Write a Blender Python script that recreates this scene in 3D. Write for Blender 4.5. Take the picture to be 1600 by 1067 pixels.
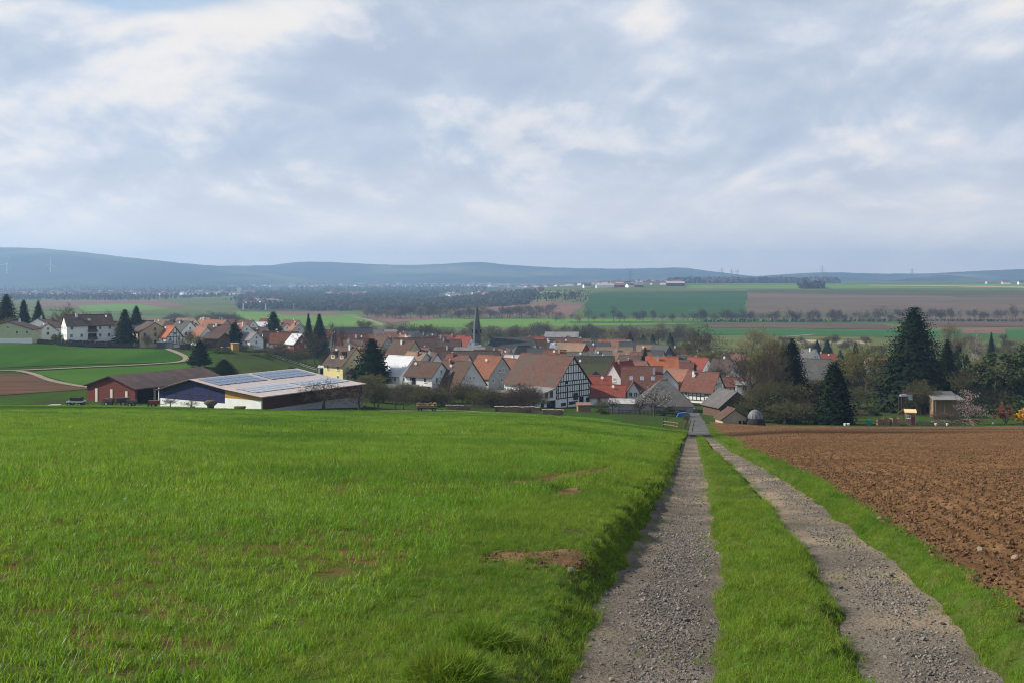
import bpy, bmesh, math, random
import numpy as np
from mathutils import Vector, Matrix

for o in list(bpy.data.objects):
    bpy.data.objects.remove(o)
S = bpy.context.scene
C = S.collection
R = math.radians

# ------------------------------------------------------------------ camera, sky, sun, exposure
F = 1700.0          # focal length in photo pixels (photo 1600 wide), camera at the origin looking along +Y
HZ = 435.0          # photo row of the true horizon
cam_d = bpy.data.cameras.new('camera')
cam = bpy.data.objects.new('camera', cam_d)
C.objects.link(cam)
cam.location = (0, 0, 0)
cam.rotation_euler = (R(90), 0, 0)
cam_d.sensor_width = 36.0
cam_d.lens = 36.0 * F / 1600.0
cam_d.shift_y = -(533.5 - HZ) / 1600.0
cam_d.clip_start = 0.1
cam_d.clip_end = 60000
S.camera = cam

SUN_EL = 36.0
SUN_AZ = -84.0      # degrees from +Y (view direction) towards +X; negative = left
sx = math.sin(R(SUN_AZ)) * math.cos(R(SUN_EL))
sy = math.cos(R(SUN_AZ)) * math.cos(R(SUN_EL))
sz = math.sin(R(SUN_EL))
sun_d = bpy.data.lights.new('sun', 'SUN')
sun_d.energy = 5.0
sun_d.angle = R(0.6)
sun_d.color = (1.0, 0.93, 0.82)
sun = bpy.data.objects.new('sun', sun_d)
C.objects.link(sun)
sun.rotation_euler = Vector((sx, sy, sz)).to_track_quat('Z', 'Y').to_euler()
sun.location = (-300, 100, 400)

S.view_settings.view_transform = 'Standard'
S.view_settings.look = 'None'
S.view_settings.exposure = 0.47
S.view_settings.gamma = 1.0
S.view_settings.use_curve_mapping = False
S.cycles.max_bounces = 6
S.cycles.diffuse_bounces = 2
S.cycles.glossy_bounces = 2
S.cycles.transmission_bounces = 3
S.cycles.transparent_max_bounces = 6
S.cycles.volume_bounces = 0
S.cycles.use_adaptive_sampling = False
S.cycles.caustics_reflective = False
S.cycles.caustics_refractive = False
S.cycles.use_denoising = True
S.cycles.denoising_prefilter = 'NONE'
S.cycles.pixel_filter_type = 'BLACKMAN_HARRIS'
S.cycles.filter_width = 1.1


class NT:
    """small helper for writing node trees"""
    def __init__(self, tree):
        self.t = tree

    def n(self, kind, **kw):
        nd = self.t.nodes.new(kind)
        for k, v in kw.items():
            setattr(nd, k, v)
        return nd

    def set(self, sock, v):
        if hasattr(v, 'is_output'):
            self.t.links.new(v, sock)
        else:
            if isinstance(v, (tuple, list)) and len(v) == 3 and sock.type == 'RGBA':
                v = (*v, 1)
            sock.default_value = v

    def math(self, op, a, b=0.0, c=None, clamp=False):
        m = self.n('ShaderNodeMath', operation=op)
        m.use_clamp = clamp
        self.set(m.inputs[0], a)
        self.set(m.inputs[1], b)
        if c is not None:
            self.set(m.inputs[2], c)
        return m.outputs[0]

    def mix(self, f, a, b):
        m = self.n('ShaderNodeMix', data_type='RGBA')
        m.clamp_factor = True
        self.set(m.inputs[0], f)
        self.set(m.inputs[6], a)
        self.set(m.inputs[7], b)
        return m.outputs[2]

    def mapr(self, v, a, b, c=0.0, d=1.0, smooth=True):
        m = self.n('ShaderNodeMapRange')
        m.interpolation_type = 'SMOOTHSTEP' if smooth else 'LINEAR'
        self.set(m.inputs[0], v)
        for i, x in enumerate((a, b, c, d)):
            m.inputs[i + 1].default_value = x
        return m.outputs[0]

    def noise(self, vec, scale, detail=4.0, rough=0.55, dist=0.0):
        m = self.n('ShaderNodeTexNoise')
        if vec is not None:
            self.t.links.new(vec, m.inputs['Vector'])
        m.inputs['Scale'].default_value = scale
        m.inputs['Detail'].default_value = detail
        m.inputs['Roughness'].default_value = rough
        m.inputs['Distortion'].default_value = dist
        return m.outputs['Fac']

    def comb(self, x, y, z):
        m = self.n('ShaderNodeCombineXYZ')
        for i, v in enumerate((x, y, z)):
            self.set(m.inputs[i], v)
        return m.outputs[0]


W = bpy.data.worlds.new('World')
S.world = W
W.use_nodes = True
W.node_tree.nodes.clear()
k = NT(W.node_tree)
sky = k.n('ShaderNodeTexSky', sky_type='NISHITA')
sky.sun_disc = False
sky.sun_elevation = R(SUN_EL)
sky.sun_rotation = R(SUN_AZ)
sky.air_density = 1.0
sky.dust_density = 1.5
tc = k.n('ShaderNodeTexCoord')
sep = k.n('ShaderNodeSeparateXYZ')
k.t.links.new(tc.outputs['Generated'], sep.inputs[0])
dx, dy, dz = sep.outputs
up = k.math('MAXIMUM', dz, 0.0)
inv = k.math('DIVIDE', 1.0, k.math('ADD', up, 0.34))
cx = k.math('MULTIPLY', dx, inv)
cy = k.math('MULTIPLY', dy, inv)
P1 = k.comb(cx, cy, 0.0)
P2 = k.comb(k.math('ADD', cx, 3.7), k.math('MULTIPLY', k.math('ADD', cy, 1.3), 0.80), 2.0)
inv2 = k.math('DIVIDE', 1.0, k.math('ADD', up, 0.355))
P3 = k.comb(k.math('ADD', k.math('MULTIPLY', dx, inv2), 3.7), k.math('MULTIPLY', k.math('ADD', k.math('MULTIPLY', dy, inv2), 1.3), 0.80), 2.0)
n_big = k.noise(P1, 1.9, 3.0, 0.5, 0.3)
n_mid = k.noise(P2, 2.7, 8.0, 0.55, 0.3)
n_up = k.noise(P3, 2.7, 8.0, 0.55, 0.3)
n_fine = k.noise(P2, 9.0, 8.0, 0.6, 0.4)
rim = k.math('SUBTRACT', n_mid, n_up)          # upper edges of the heaps catch the light
lum = k.math('ADD', k.math('MULTIPLY', n_big, 0.50), k.math('ADD', k.math('MULTIPLY', n_mid, 0.38), k.math('MULTIPLY', n_fine, 0.17)))
lum = k.math('ADD', lum, k.math('MULTIPLY', rim, 0.70))


def lump(px, py, rx, ry, amp):
    """a brighter heap of cloud in one direction of the sky"""
    u0 = (px - 800) / F
    v0 = (HZ - py) / F
    a = k.math('DIVIDE', k.math('SUBTRACT', k.math('DIVIDE', dx, k.math('MAXIMUM', dy, 0.05)), u0), rx / F)
    b = k.math('DIVIDE', k.math('SUBTRACT', k.math('DIVIDE', dz, k.math('MAXIMUM', dy, 0.05)), v0), ry / F)
    d2 = k.math('ADD', k.math('MULTIPLY', a, a), k.math('MULTIPLY', b, b))
    front = k.mapr(dy, 0.05, 0.3)
    return k.math('MULTIPLY', k.math('MULTIPLY', k.math('POWER', 2.718, k.math('MULTIPLY', d2, -1.0)), amp), front)


for a in ((330, 60, 150, 75, 0.14), (215, 150, 140, 45, 0.13), (1015, 25, 60, 50, 0.17), (80, 60, 90, 70, -0.05),
          (780, 120, 250, 70, -0.09), (1450, 130, 220, 60, -0.09), (1480, 215, 220, 28, 0.07), (1150, 110, 160, 60, -0.03)):
    lum = k.math('ADD', lum, lump(*a))
lit = k.mapr(lum, 0.36, 0.74)
cl = k.n('ShaderNodeValToRGB')
k.t.links.new(lit, cl.inputs[0])
e = cl.color_ramp.elements
e[0].position = 0.0
e[0].color = (3.5, 4.0, 4.95, 1)
e[1].position = 1.0
e[1].color = (6.8, 6.45, 6.15, 1)
m = cl.color_ramp.elements.new(0.45)
m.color = (4.4, 4.85, 5.65, 1)
m = cl.color_ramp.elements.new(0.72)
m.color = (5.4, 5.6, 6.05, 1)
n_puff = k.noise(k.comb(k.math('ADD', k.math('MULTIPLY', cx, 1.0), 11.3), k.math('MULTIPLY', cy, 0.85), 5.0), 4.2, 11.0, 0.58, 0.25)
puff = k.math('ADD', n_puff, k.math('MULTIPLY', k.math('SUBTRACT', lum, 0.52), 0.75))
puff = k.math('MULTIPLY', k.mapr(puff, 0.52, 0.70), 0.50)
low = k.mapr(up, 0.0, 0.13)
withpuff = k.mix(puff, cl.outputs[0], (7.1, 6.7, 6.3))
hor = k.mix(0.30, (8.9, 8.0, 7.0), withpuff)
clouds = k.mix(low, hor, withpuff)
gap = k.math('SUBTRACT', k.noise(k.comb(cx, cy, 7.0), 0.8, 6.0, 0.55, 0.4), 0.62)
gap = k.math('ADD', gap, lump(235, -12, 120, 30, 0.30))
gap = k.math('ADD', gap, k.mapr(up, 0.26, 0.70, 0.0, 0.32))      # overhead one sees up between the heaps
gapf = k.mapr(gap, 0.0, 0.14, 0.0, 0.75)
skyc = k.mix(0.15, sky.outputs[0], (3.6, 5.6, 8.0))
col = k.mix(gapf, clouds, skyc)
bg = k.n('ShaderNodeBackground')
k.t.links.new(col, bg.inputs[0])
bg.inputs[1].default_value = 0.1
wo = k.n('ShaderNodeOutputWorld')
k.t.links.new(bg.outputs[0], wo.inputs[0])
W.cycles.sampling_method = 'MANUAL'
W.cycles.sample_map_resolution = 512

# ------------------------------------------------------------------ numeric helpers
rng = np.random.default_rng(11)
random.seed(5)
_tab = rng.random((256, 256))


def vnoise(x, y):
    xi = np.floor(x).astype(int)
    yi = np.floor(y).astype(int)
    fx = x - xi
    fy = y - yi
    fx = fx * fx * (3 - 2 * fx)
    fy = fy * fy * (3 - 2 * fy)
    a = _tab[xi & 255, yi & 255]
    b = _tab[(xi + 1) & 255, yi & 255]
    c = _tab[xi & 255, (yi + 1) & 255]
    d = _tab[(xi + 1) & 255, (yi + 1) & 255]
    return (a * (1 - fx) + b * fx) * (1 - fy) + (c * (1 - fx) + d * fx) * fy


def fbm(x, y, octaves=4, gain=0.5):
    s, a, t = 0.0, 1.0, 0.0
    for i in range(octaves):
        s = s + a * vnoise(x * 2 ** i + 17.3 * i, y * 2 ** i + 5.1 * i)
        t += a
        a *= gain
    return s / t - 0.5


def pchip(xs, ys, x):
    xs = np.asarray(xs, float)
    ys = np.asarray(ys, float)
    h = np.diff(xs)
    dl = np.diff(ys) / h
    m_ = np.zeros(len(xs))
    for i in range(1, len(xs) - 1):
        if dl[i - 1] * dl[i] > 0:
            w1 = 2 * h[i] + h[i - 1]
            w2 = h[i] + 2 * h[i - 1]
            m_[i] = (w1 + w2) / (w1 / dl[i - 1] + w2 / dl[i])
    m_[0] = dl[0]
    m_[-1] = dl[-1]
    x = np.clip(np.asarray(x, float), xs[0], xs[-1])
    i = np.clip(np.searchsorted(xs, x) - 1, 0, len(xs) - 2)
    t = (x - xs[i]) / h[i]
    return ((1 + 2 * t) * (1 - t) ** 2 * ys[i] + t * (1 - t) ** 2 * h[i] * m_[i]
            + t * t * (3 - 2 * t) * ys[i + 1] + t * t * (t - 1) * h[i] * m_[i + 1])


# ------------------------------------------------------------------ the shape of the land
GU = [-1.2, -.47, -.30, -.20, -.094, 0.0, .047, .118, .167, .20, .265, .353, .47, 1.2]
GV = [.105, .1085, .1105, .1128, .1145, .116, .119, .1265, .1324, .1315, .1285, .1285, .128, .126]


def near_z(X, Y):
    u = X / np.maximum(Y, 12.0)
    return -1.7 - Y * pchip(GU, GV, u)


FAR_L = [(900, -46), (1300, -50), (1900, -46), (2500, -47), (3500, -49), (5000, -44), (6500, -31), (9500, -26), (30000, -26)]
FAR_M = [(900, -48), (1250, -50.5), (1700, -49.5), (2500, -48), (3500, -48), (5000, -44), (6500, -31), (9500, -26), (30000, -26)]
FAR_R = [(850, -49), (1050, -50.5), (1250, -50.5), (1400, -48.5), (2000, -33.5), (2600, -18.5), (3200, -17.5), (4500, -15), (7000, -20), (9500, -24), (30000, -26)]
COLS = {
    -1300: (200, [(240, -27.5), (310, -27), (330, -26.5), (405, -23.7), (450, -24.4), (600, -34)] + FAR_L),
    0: (200, [(240, -27.5), (310, -27), (330, -26.5), (405, -23.7), (450, -24.4), (600, -34)] + FAR_L),
    200: (222, [(240, -27.3), (300, -27.5), (330, -27.2), (405, -25.6), (450, -26.5), (600, -34)] + FAR_L),
    350: (212, [(260, -27.8), (320, -28.3), (360, -27.4), (400, -25.7), (480, -27.3), (520, -29), (700, -41)] + FAR_L),
    500: (212, [(250, -27.6), (320, -30.4), (400, -33), (480, -33.6), (560, -36), (700, -42)] + FAR_M),
    640: (222, [(250, -29.3), (290, -31.2), (330, -32.6), (430, -36), (520, -38.5), (650, -43)] + FAR_M),
    800: (228, [(250, -29.8), (280, -31.8), (330, -34), (430, -36.5), (520, -39), (650, -43), (850, -48), (1250, -51), (1700, -46), (2600, -36), (3500, -38), (5000, -40), (6500, -31), (9500, -26), (30000, -26)]),
    880: (230, [(255, -31), (280, -33.2), (330, -34.8), (430, -36.8), (520, -39), (650, -43), (850, -48), (1250, -50.8), (1500, -46), (2600, -26), (3500, -27), (5000, -34), (6500, -30), (9500, -26), (30000, -26)]),
    1000: (185, [(230, -29.3), (265, -32.5), (330, -34.8), (430, -37), (520, -39.5), (650, -43)] + FAR_R),
    1090: (150, [(170, -23.8), (215, -28.3), (268, -33.1), (323, -35.5), (430, -37.5), (520, -40), (650, -44)] + FAR_R),
    1250: (203, [(240, -31.8), (290, -35), (330, -36), (430, -39), (520, -42), (650, -45)] + FAR_R),
    1400: (220, [(245, -32), (270, -33.3), (310, -35), (430, -39.5), (520, -42), (650, -45)] + FAR_R),
    1600: (220, [(245, -32), (270, -33.3), (310, -35), (430, -39.5), (520, -42), (650, -45)] + FAR_R),
    2900: (220, [(245, -32), (270, -33.3), (310, -35), (430, -39.5), (520, -42), (650, -45)] + FAR_R),
}
LY = np.linspace(math.log(60), math.log(30000), 520)
_cu = []
_cz = []
for px_, (yend, rest) in COLS.items():
    u_ = (px_ - 800) / F
    ys_ = [60, 90, 120] + [y for y in (150, 180, 205) if y < yend - 8] + [yend]
    zs_ = [float(near_z(np.array(u_ * y), np.array(float(y)))) for y in ys_]
    for y, z in rest:
        ys_.append(y)
        zs_.append(z)
    _cu.append(u_)
    _cz.append(pchip(np.log(ys_), zs_, LY))
_cz = np.array(_cz)
UU = np.linspace(_cu[0], _cu[-1], 700)
TAB = np.array([pchip(_cu, _cz[:, j], UU) for j in range(len(LY))])      # rows distance, columns bearing


def terr(X, Y):
    X = np.asarray(X, float)
    Y = np.asarray(Y, float)
    Yc = np.maximum(Y, 60.0)
    u = np.clip(X / Yc, UU[0], UU[-1] - 1e-6)
    fi = (np.log(Yc) - LY[0]) / (LY[1] - LY[0])
    fj = (u - UU[0]) / (UU[1] - UU[0])
    i = np.clip(fi.astype(int), 0, len(LY) - 2)
    j = np.clip(fj.astype(int), 0, len(UU) - 2)
    a = fi - i
    b = fj - j
    zf = (TAB[i, j] * (1 - b) + TAB[i, j + 1] * b) * (1 - a) + (TAB[i + 1, j] * (1 - b) + TAB[i + 1, j + 1] * b) * a
    return np.where(Y < 60, near_z(X, Y), zf)


def tz(X, Y):
    return float(terr(np.array([X]), np.array([Y]))[0])


def at(px, Y):
    X = (px - 800) / F * Y
    return X, Y, tz(X, Y)


def hit(px, py, ymin=150.0):
    """where the sight line through a place of the photograph meets the land"""
    Ys = np.exp(np.linspace(math.log(ymin), math.log(15000), 4000))
    u = (px - 800) / F
    z = terr(u * Ys, Ys)
    rows = HZ - z / Ys * F
    w = np.where(rows <= py)[0]
    i = w[0] if len(w) else len(Ys) - 1
    return u * Ys[i], Ys[i], z[i]


# ------------------------------------------------------------------ object helpers
def tag(o, label=None, cat=None, group=None, kind=None):
    if label:
        o['label'] = label
    if cat:
        o['category'] = cat
    if group:
        o['group'] = group
    if kind:
        o['kind'] = kind
    return o


def thing(name, label, cat, loc=(0, 0, 0), rotz=0.0, group=None):
    o = bpy.data.objects.new(name, None)
    o.empty_display_size = 0.3
    C.objects.link(o)
    o.location = loc
    o.rotation_euler = (0, 0, rotz)
    return tag(o, label, cat, group)


def link(name, mesh, parent=None, loc=None, rot=None, scale=None):
    o = bpy.data.objects.new(name, mesh)
    C.objects.link(o)
    if parent is not None:
        o.parent = parent
    if loc is not None:
        o.location = loc
    if rot is not None:
        o.rotation_euler = rot
    if scale is not None:
        o.scale = scale
    return o


class MB:
    """collects faces of one mesh"""
    def __init__(self):
        self.v = []
        self.f = []
        self.mi = []

    def add(self, vs, fs, mi=0):
        b = len(self.v)
        self.v.extend([tuple(p) for p in vs])
        for f in fs:
            self.f.append([b + i for i in f])
            self.mi.append(mi)

    def box(self, c, s, rot=None, mi=0, taper=1.0):
        hx, hy, hz = s[0] / 2, s[1] / 2, s[2] / 2
        vs = []
        for zz in (-1, 1):
            t = taper if zz > 0 else 1.0
            for xx, yy in ((-1, -1), (1, -1), (1, 1), (-1, 1)):
                vs.append(Vector((xx * hx * t, yy * hy * t, zz * hz)))
        if rot is not None:
            vs = [rot @ p for p in vs]
        vs = [p + Vector(c) for p in vs]
        self.add(vs, [(3, 2, 1, 0), (4, 5, 6, 7), (0, 1, 5, 4), (1, 2, 6, 5), (2, 3, 7, 6), (3, 0, 4, 7)], mi)
        return self

    def bar(self, a, b, wx, wy=None, mi=0):
        a = Vector(a)
        b = Vector(b)
        d = b - a
        q = d.to_track_quat('Z', 'Y').to_matrix()
        self.box((a + b) / 2, (wx, wy or wx, d.length), q, mi)
        return self

    def tube(self, pts, rads, n=6, mi=0, cap=True):
        rings = []
        up_ = Vector((0, 0, 1))
        for i, p in enumerate(pts):
            p = Vector(p)
            d = (Vector(pts[min(i + 1, len(pts) - 1)]) - Vector(pts[max(i - 1, 0)])).normalized()
            s = d.cross(up_ if abs(d.z) < 0.95 else Vector((1, 0, 0))).normalized()
            t = s.cross(d)
            rings.append([p + (s * math.cos(2 * math.pi * j / n) + t * math.sin(2 * math.pi * j / n)) * rads[i] for j in range(n)])
        b = len(self.v)
        for r_ in rings:
            self.v.extend([tuple(p) for p in r_])
        for i in range(len(rings) - 1):
            for j in range(n):
                self.f.append([b + i * n + j, b + i * n + (j + 1) % n, b + (i + 1) * n + (j + 1) % n, b + (i + 1) * n + j])
                self.mi.append(mi)
        if cap:
            self.f.append([b + (len(rings) - 1) * n + j for j in range(n)])
            self.mi.append(mi)
            self.f.append([b + n - 1 - j for j in range(n)])
            self.mi.append(mi)
        return self

    def prism(self, prof, y0, y1, axis='y', mi=0):
        """closed profile of (a, z) extruded along the other axis"""
        n = len(prof)
        if axis == 'y':
            vs = [(a, y0, z) for a, z in prof] + [(a, y1, z) for a, z in prof]
        else:
            vs = [(y0, a, z) for a, z in prof] + [(y1, a, z) for a, z in prof]
        fs = [list(range(n)), list(range(2 * n - 1, n - 1, -1))]
        for i in range(n):
            fs.append([i, i + n, (i + 1) % n + n, (i + 1) % n])
        self.add(vs, fs, mi)
        return self

    def mesh(self, name, mats, smooth=False):
        me = bpy.data.meshes.new(name)
        me.from_pydata(self.v, [], self.f)
        for m_ in (mats if isinstance(mats, (list, tuple)) else [mats]):
            me.materials.append(m_)
        if any(self.mi):
            me.polygons.foreach_set('material_index', self.mi)
        if smooth:
            me.polygons.foreach_set('use_smooth', [True] * len(me.polygons))
        me.update()
        return me

    def build(self, name, mats, parent=None, smooth=False, fix=True, **kw):
        me = self.mesh(name, mats, smooth)
        if fix:
            bm = bmesh.new()
            bm.from_mesh(me)
            bmesh.ops.recalc_face_normals(bm, faces=bm.faces)
            bm.to_mesh(me)
            bm.free()
        return link(name, me, parent, **kw)


def np_mesh(name, verts, quads, mat, smooth=True):
    me = bpy.data.meshes.new(name)
    verts = np.asarray(verts, np.float32)
    quads = np.asarray(quads, np.int32)
    n, m_ = quads.shape
    me.vertices.add(len(verts))
    me.vertices.foreach_set('co', verts.ravel())
    me.loops.add(n * m_)
    me.loops.foreach_set('vertex_index', quads.ravel())
    me.polygons.add(n)
    me.polygons.foreach_set('loop_start', np.arange(0, n * m_, m_, dtype=np.int32))
    me.update(calc_edges=True)
    me.validate()
    if smooth:
        me.polygons.foreach_set('use_smooth', np.ones(len(me.polygons), bool))
    for x in (mat if isinstance(mat, (list, tuple)) else [mat]):
        me.materials.append(x)
    return me


def grid_mesh(name, XYZ, mat, smooth=True):
    """XYZ: (rows, cols, 3)"""
    r_, c_, _ = XYZ.shape
    idx = np.arange(r_ * c_).reshape(r_, c_)
    q = np.stack([idx[:-1, :-1], idx[:-1, 1:], idx[1:, 1:], idx[1:, :-1]], -1).reshape(-1, 4)
    return np_mesh(name, XYZ.reshape(-1, 3), q, mat, smooth)


# ------------------------------------------------------------------ materials
MATS = {}


def mat(name, c1, c2=None, scale=2.0, rough=0.85, bump=0.0, bscale=None, c3=None, detail=5.0, stretch=None, spec=0.12,
        metal=0.0, coord='Object', transl=0.0, rand=0.0, tiles=None, lo=0.35, hi=0.65):
    """procedural surface: two or three colours mixed by noise, optional relief, rows of tiles, light through leaves"""
    if name in MATS:
        return MATS[name]
    mt = bpy.data.materials.new(name)
    mt.use_nodes = True
    mt.node_tree.nodes.clear()
    q = NT(mt.node_tree)
    t = q.n('ShaderNodeTexCoord')
    if coord == 'World':
        g = q.n('ShaderNodeNewGeometry')
        vec = g.outputs['Position']
    else:
        vec = t.outputs[coord]
    base_vec = vec
    if stretch:
        mp = q.n('ShaderNodeMapping')
        q.t.links.new(vec, mp.inputs[0])
        mp.inputs['Scale'].default_value = stretch
        vec = mp.outputs[0]
    nf = q.noise(vec, scale, detail, 0.6)
    colr = c1
    if c2:
        colr = q.mix(q.mapr(nf, lo, hi), c1, c2)
    if c3:
        n2 = q.noise(vec, scale * 0.23, 3.0, 0.6)
        colr = q.mix(q.mapr(n2, 0.45, 0.68), colr, c3)
    if rand:
        oi = q.n('ShaderNodeObjectInfo')
        hs = q.n('ShaderNodeHueSaturation')
        q.set(hs.inputs['Color'], colr)
        q.set(hs.inputs['Value'], q.mapr(oi.outputs['Random'], 0, 1, 1 - rand, 1 + rand, False))
        w = q.n('ShaderNodeTexWhiteNoise', noise_dimensions='1D')
        q.t.links.new(oi.outputs['Random'], w.inputs['W'])
        q.set(hs.inputs['Hue'], q.mapr(w.outputs['Value'], 0, 1, 0.5 - rand * 0.06, 0.5 + rand * 0.06, False))
        colr = hs.outputs[0]
    b = q.n('ShaderNodeBsdfPrincipled')
    q.set(b.inputs['Base Color'], colr)
    b.inputs['Roughness'].default_value = rough
    b.inputs['Metallic'].default_value = metal
    b.inputs['Specular IOR Level'].default_value = 0.0 if (coord == 'World' and not transl) else spec
    h = None
    if bump:
        h = q.noise(base_vec, bscale or scale * 4, 4.0, 0.6)
    if tiles:
        sp = q.n('ShaderNodeSeparateXYZ')
        q.t.links.new(base_vec, sp.inputs[0])
        fr = q.math('FRACT', q.math('MULTIPLY', sp.outputs[2], 1.0 / tiles))
        fx = q.math('SINE', q.math('MULTIPLY', sp.outputs[0], 2 * math.pi / 0.25))
        hh = q.math('ADD', fr, q.math('MULTIPLY', fx, 0.3))
        h = hh if h is None else q.math('ADD', h, hh)
    if h is not None:
        bp = q.n('ShaderNodeBump')
        bp.inputs['Strength'].default_value = bump or 0.5
        bp.inputs['Distance'].default_value = 0.05
        q.set(bp.inputs['Height'], h)
        q.t.links.new(bp.outputs[0], b.inputs['Normal'])
    out = q.n('ShaderNodeOutputMaterial')
    sh = b.outputs[0]
    if transl:
        tr = q.n('ShaderNodeBsdfTranslucent')
        hs2 = q.n('ShaderNodeHueSaturation')
        q.set(hs2.inputs['Color'], colr)
        hs2.inputs['Value'].default_value = 1.25
        hs2.inputs['Hue'].default_value = 0.485
        q.t.links.new(hs2.outputs[0], tr.inputs[0])
        mx = q.n('ShaderNodeMixShader')
        mx.inputs[0].default_value = transl
        q.t.links.new(sh, mx.inputs[1])
        q.t.links.new(tr.outputs[0], mx.inputs[2])
        sh = mx.outputs[0]
    q.t.links.new(sh, out.inputs[0])
    MATS[name] = mt
    return mt
# ------------------------------------------------------------------ ground materials
M_land = mat('valley_meadow', (.075, .105, .030), (.12, .12, .045), .02, .95, bump=0.25, bscale=.5, c3=(.055, .085, .022), coord='World', lo=.3, hi=.7)
M_village = mat('village_ground', (.032, .075, .010), (.042, .045, .020), .09, .95, bump=.3, bscale=1.2, c3=(.05, .07, .02), coord='World')
M_soil_crop = mat('soil_under_crop', (.105, .060, .030), (.055, .075, .018), 1.6, .95, bump=.6, bscale=12, c3=(.06, .085, .018), coord='World', lo=.4, hi=.6)
M_plough = mat('ploughed_earth', (.128, .070, .034), (.178, .101, .050), .9, .97, bump=.9, bscale=7, c3=(.098, .053, .027), coord='World')
M_gravel = mat('gravel_track', (.104, .090, .075), (.160, .136, .108), 1.1, .95, bump=.9, bscale=22, c3=(.27, .208, .14), coord='World')
M_asphalt = mat('worn_asphalt', (.085, .082, .08), (.125, .12, .115), .5, 1.0, bump=.2, bscale=9, coord='World')
M_dirtpath = mat('pale_farm_path', (.19, .165, .125), (.25, .215, .165), .4, .95, bump=.2, coord='World')
M_grassbed = mat('turf_bed', (.045, .085, .012), (.065, .075, .022), 2.5, .95, bump=.6, bscale=14, coord='World')


def field_mat(name, a, b, scale=.03, c3=None, stretch=None):
    return mat(name, a, b, scale, .95, bump=.15, bscale=.8, c3=c3, coord='World', stretch=stretch)


# ------------------------------------------------------------------ near strips along the track
TE_Y = [-20, 5, 7, 14, 29, 60, 96, 150, 400]
T_A = [-.90, -.90, -.88, -.83, -.78, -.85, -.92, -.85, -.85]
T_B = [.10, .10, .16, .33, .39, .33, .26, .30, .30]
T_C = [1.15, 1.15, 1.18, 1.47, 1.60, 1.45, 1.34, 1.30, 1.30]
T_D = [2.05, 2.05, 2.11, 2.52, 2.67, 2.42, 2.18, 2.10, 2.10]
T_E = [2.6, 2.6, 2.68, 3.08, 3.5, 3.4, 3.3, 3.2, 3.2]      # where the ploughed earth begins
SL = .167


def edge(tab, Y, amp=.12, seed=0.0):
    Y = np.asarray(Y, float)
    return np.interp(Y, TE_Y, tab) + amp * 2 * fbm(Y * 1.3 + seed, Y * 0 + seed, 3)


def smooth01(x):
    x = np.clip(x, 0, 1)
    return x * x * (3 - 2 * x)


def relief(t, Y):
    """height of the ground above the plain slope: ruts, median, verge bank"""
    a = edge(T_A, Y, .12, 1.0)
    b = edge(T_B, Y, .12, 4.0)
    c = edge(T_C, Y, .12, 8.0)
    d = edge(T_D, Y, .12, 12.0)
    z = np.zeros_like(t)
    rut = -0.13
    bank = smooth01((a - t) / .34)
    zl = rut + bank * (0.13 + .03 + .17 * smooth01((Y - 8) / 7)) - smooth01((a - t - .5) / 2.2) * .06
    mid = smooth01((t - b) / .22) * smooth01((c - t) / .22)
    zm = rut + .16 * mid
    zr = rut + smooth01((t - d) / .3) * .17 - smooth01((t - d - .8) / 1.5) * .04
    z = np.where(t < a, zl, np.where(t < d, zm, zr))
    z = z + .02 * fbm(t * 2.3, Y * 2.3, 3) * 2
    return z


def ground_z(X, Y):
    X = np.asarray(X, float)
    Y = np.asarray(Y, float)
    t = X - SL * Y
    fade = 1 - smooth01((Y - 150) / 60)
    return terr(X, Y) + relief(t, Y) * fade + .03


def gz(X, Y):
    return float(ground_z(np.array([X]), np.array([Y]))[0])


def rows(y0, y1, step0, ratio):
    out = [y0]
    s = step0
    while out[-1] < y1:
        out.append(out[-1] + s)
        if out[-1] > 6:
            s = max(step0, out[-1] * ratio)
    out[-1] = y1
    return np.array(out)


def strip(name, lo, hi, ncols, Y, material, extra=None, power=None):
    k_ = np.linspace(0, 1, ncols)
    if power:
        k_ = k_ ** power if power > 0 else 1 - (1 - k_) ** (-power)
    L = lo(Y)[:, None]
    H = hi(Y)[:, None]
    t = L + (H - L) * k_[None, :]
    Yg = np.repeat(Y[:, None], ncols, 1)
    X = t + SL * Yg
    Z = ground_z(X, Yg)
    if extra is not None:
        Z = Z + extra(X, Yg, t)
    o = link(name, grid_mesh(name, np.stack([X, Yg, Z], -1), material))
    return tag(o, kind='structure')


FB_U = [-1.0, -.47, -.40, -.30, -.235, -.20, -.10, 0.0, .047, .09, .118, .15, .167]
FB_Y = [236, 236, 236, 222, 206, 212, 222, 228, 229, 208, 182, 158, 150]


def field_end(u):
    return np.interp(u, FB_U, FB_Y)


def edge_line(tab, seed):
    return lambda Y: edge(tab, Y, .12, seed)


Yt = rows(-12, 172, .22, .014)
strip('left_gravel_rut', edge_line(T_A, 1.0), edge_line(T_B, 4.0), 14, Yt, M_gravel)
strip('grass_median', edge_line(T_B, 4.0), edge_line(T_C, 8.0), 14, Yt, M_grassbed)
strip('right_gravel_rut', edge_line(T_C, 8.0), edge_line(T_D, 12.0), 14, Yt, M_gravel)
strip('right_grass_verge', edge_line(T_D, 12.0), edge_line(T_E, 16.0), 12, rows(-12, 205, .22, .014), M_grassbed)
strip('left_grass_verge', lambda Y: edge(T_A, Y, .12, 1.0) - 2.0, edge_line(T_A, 1.0), 20, rows(-12, 165, .2, .014), M_grassbed)


def plough_relief(X, Y, t):
    amp = np.clip(1.2 - Y / 150, .25, 1) * smooth01((t - edge(T_E, Y, .12, 16.0)) / .6)
    return amp * (.13 * fbm(X * 3.2, Y * 3.2, 5, .65) + .05 * np.sin((X - .25 * Y) * 2 * np.pi / .45) * .4)


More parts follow.
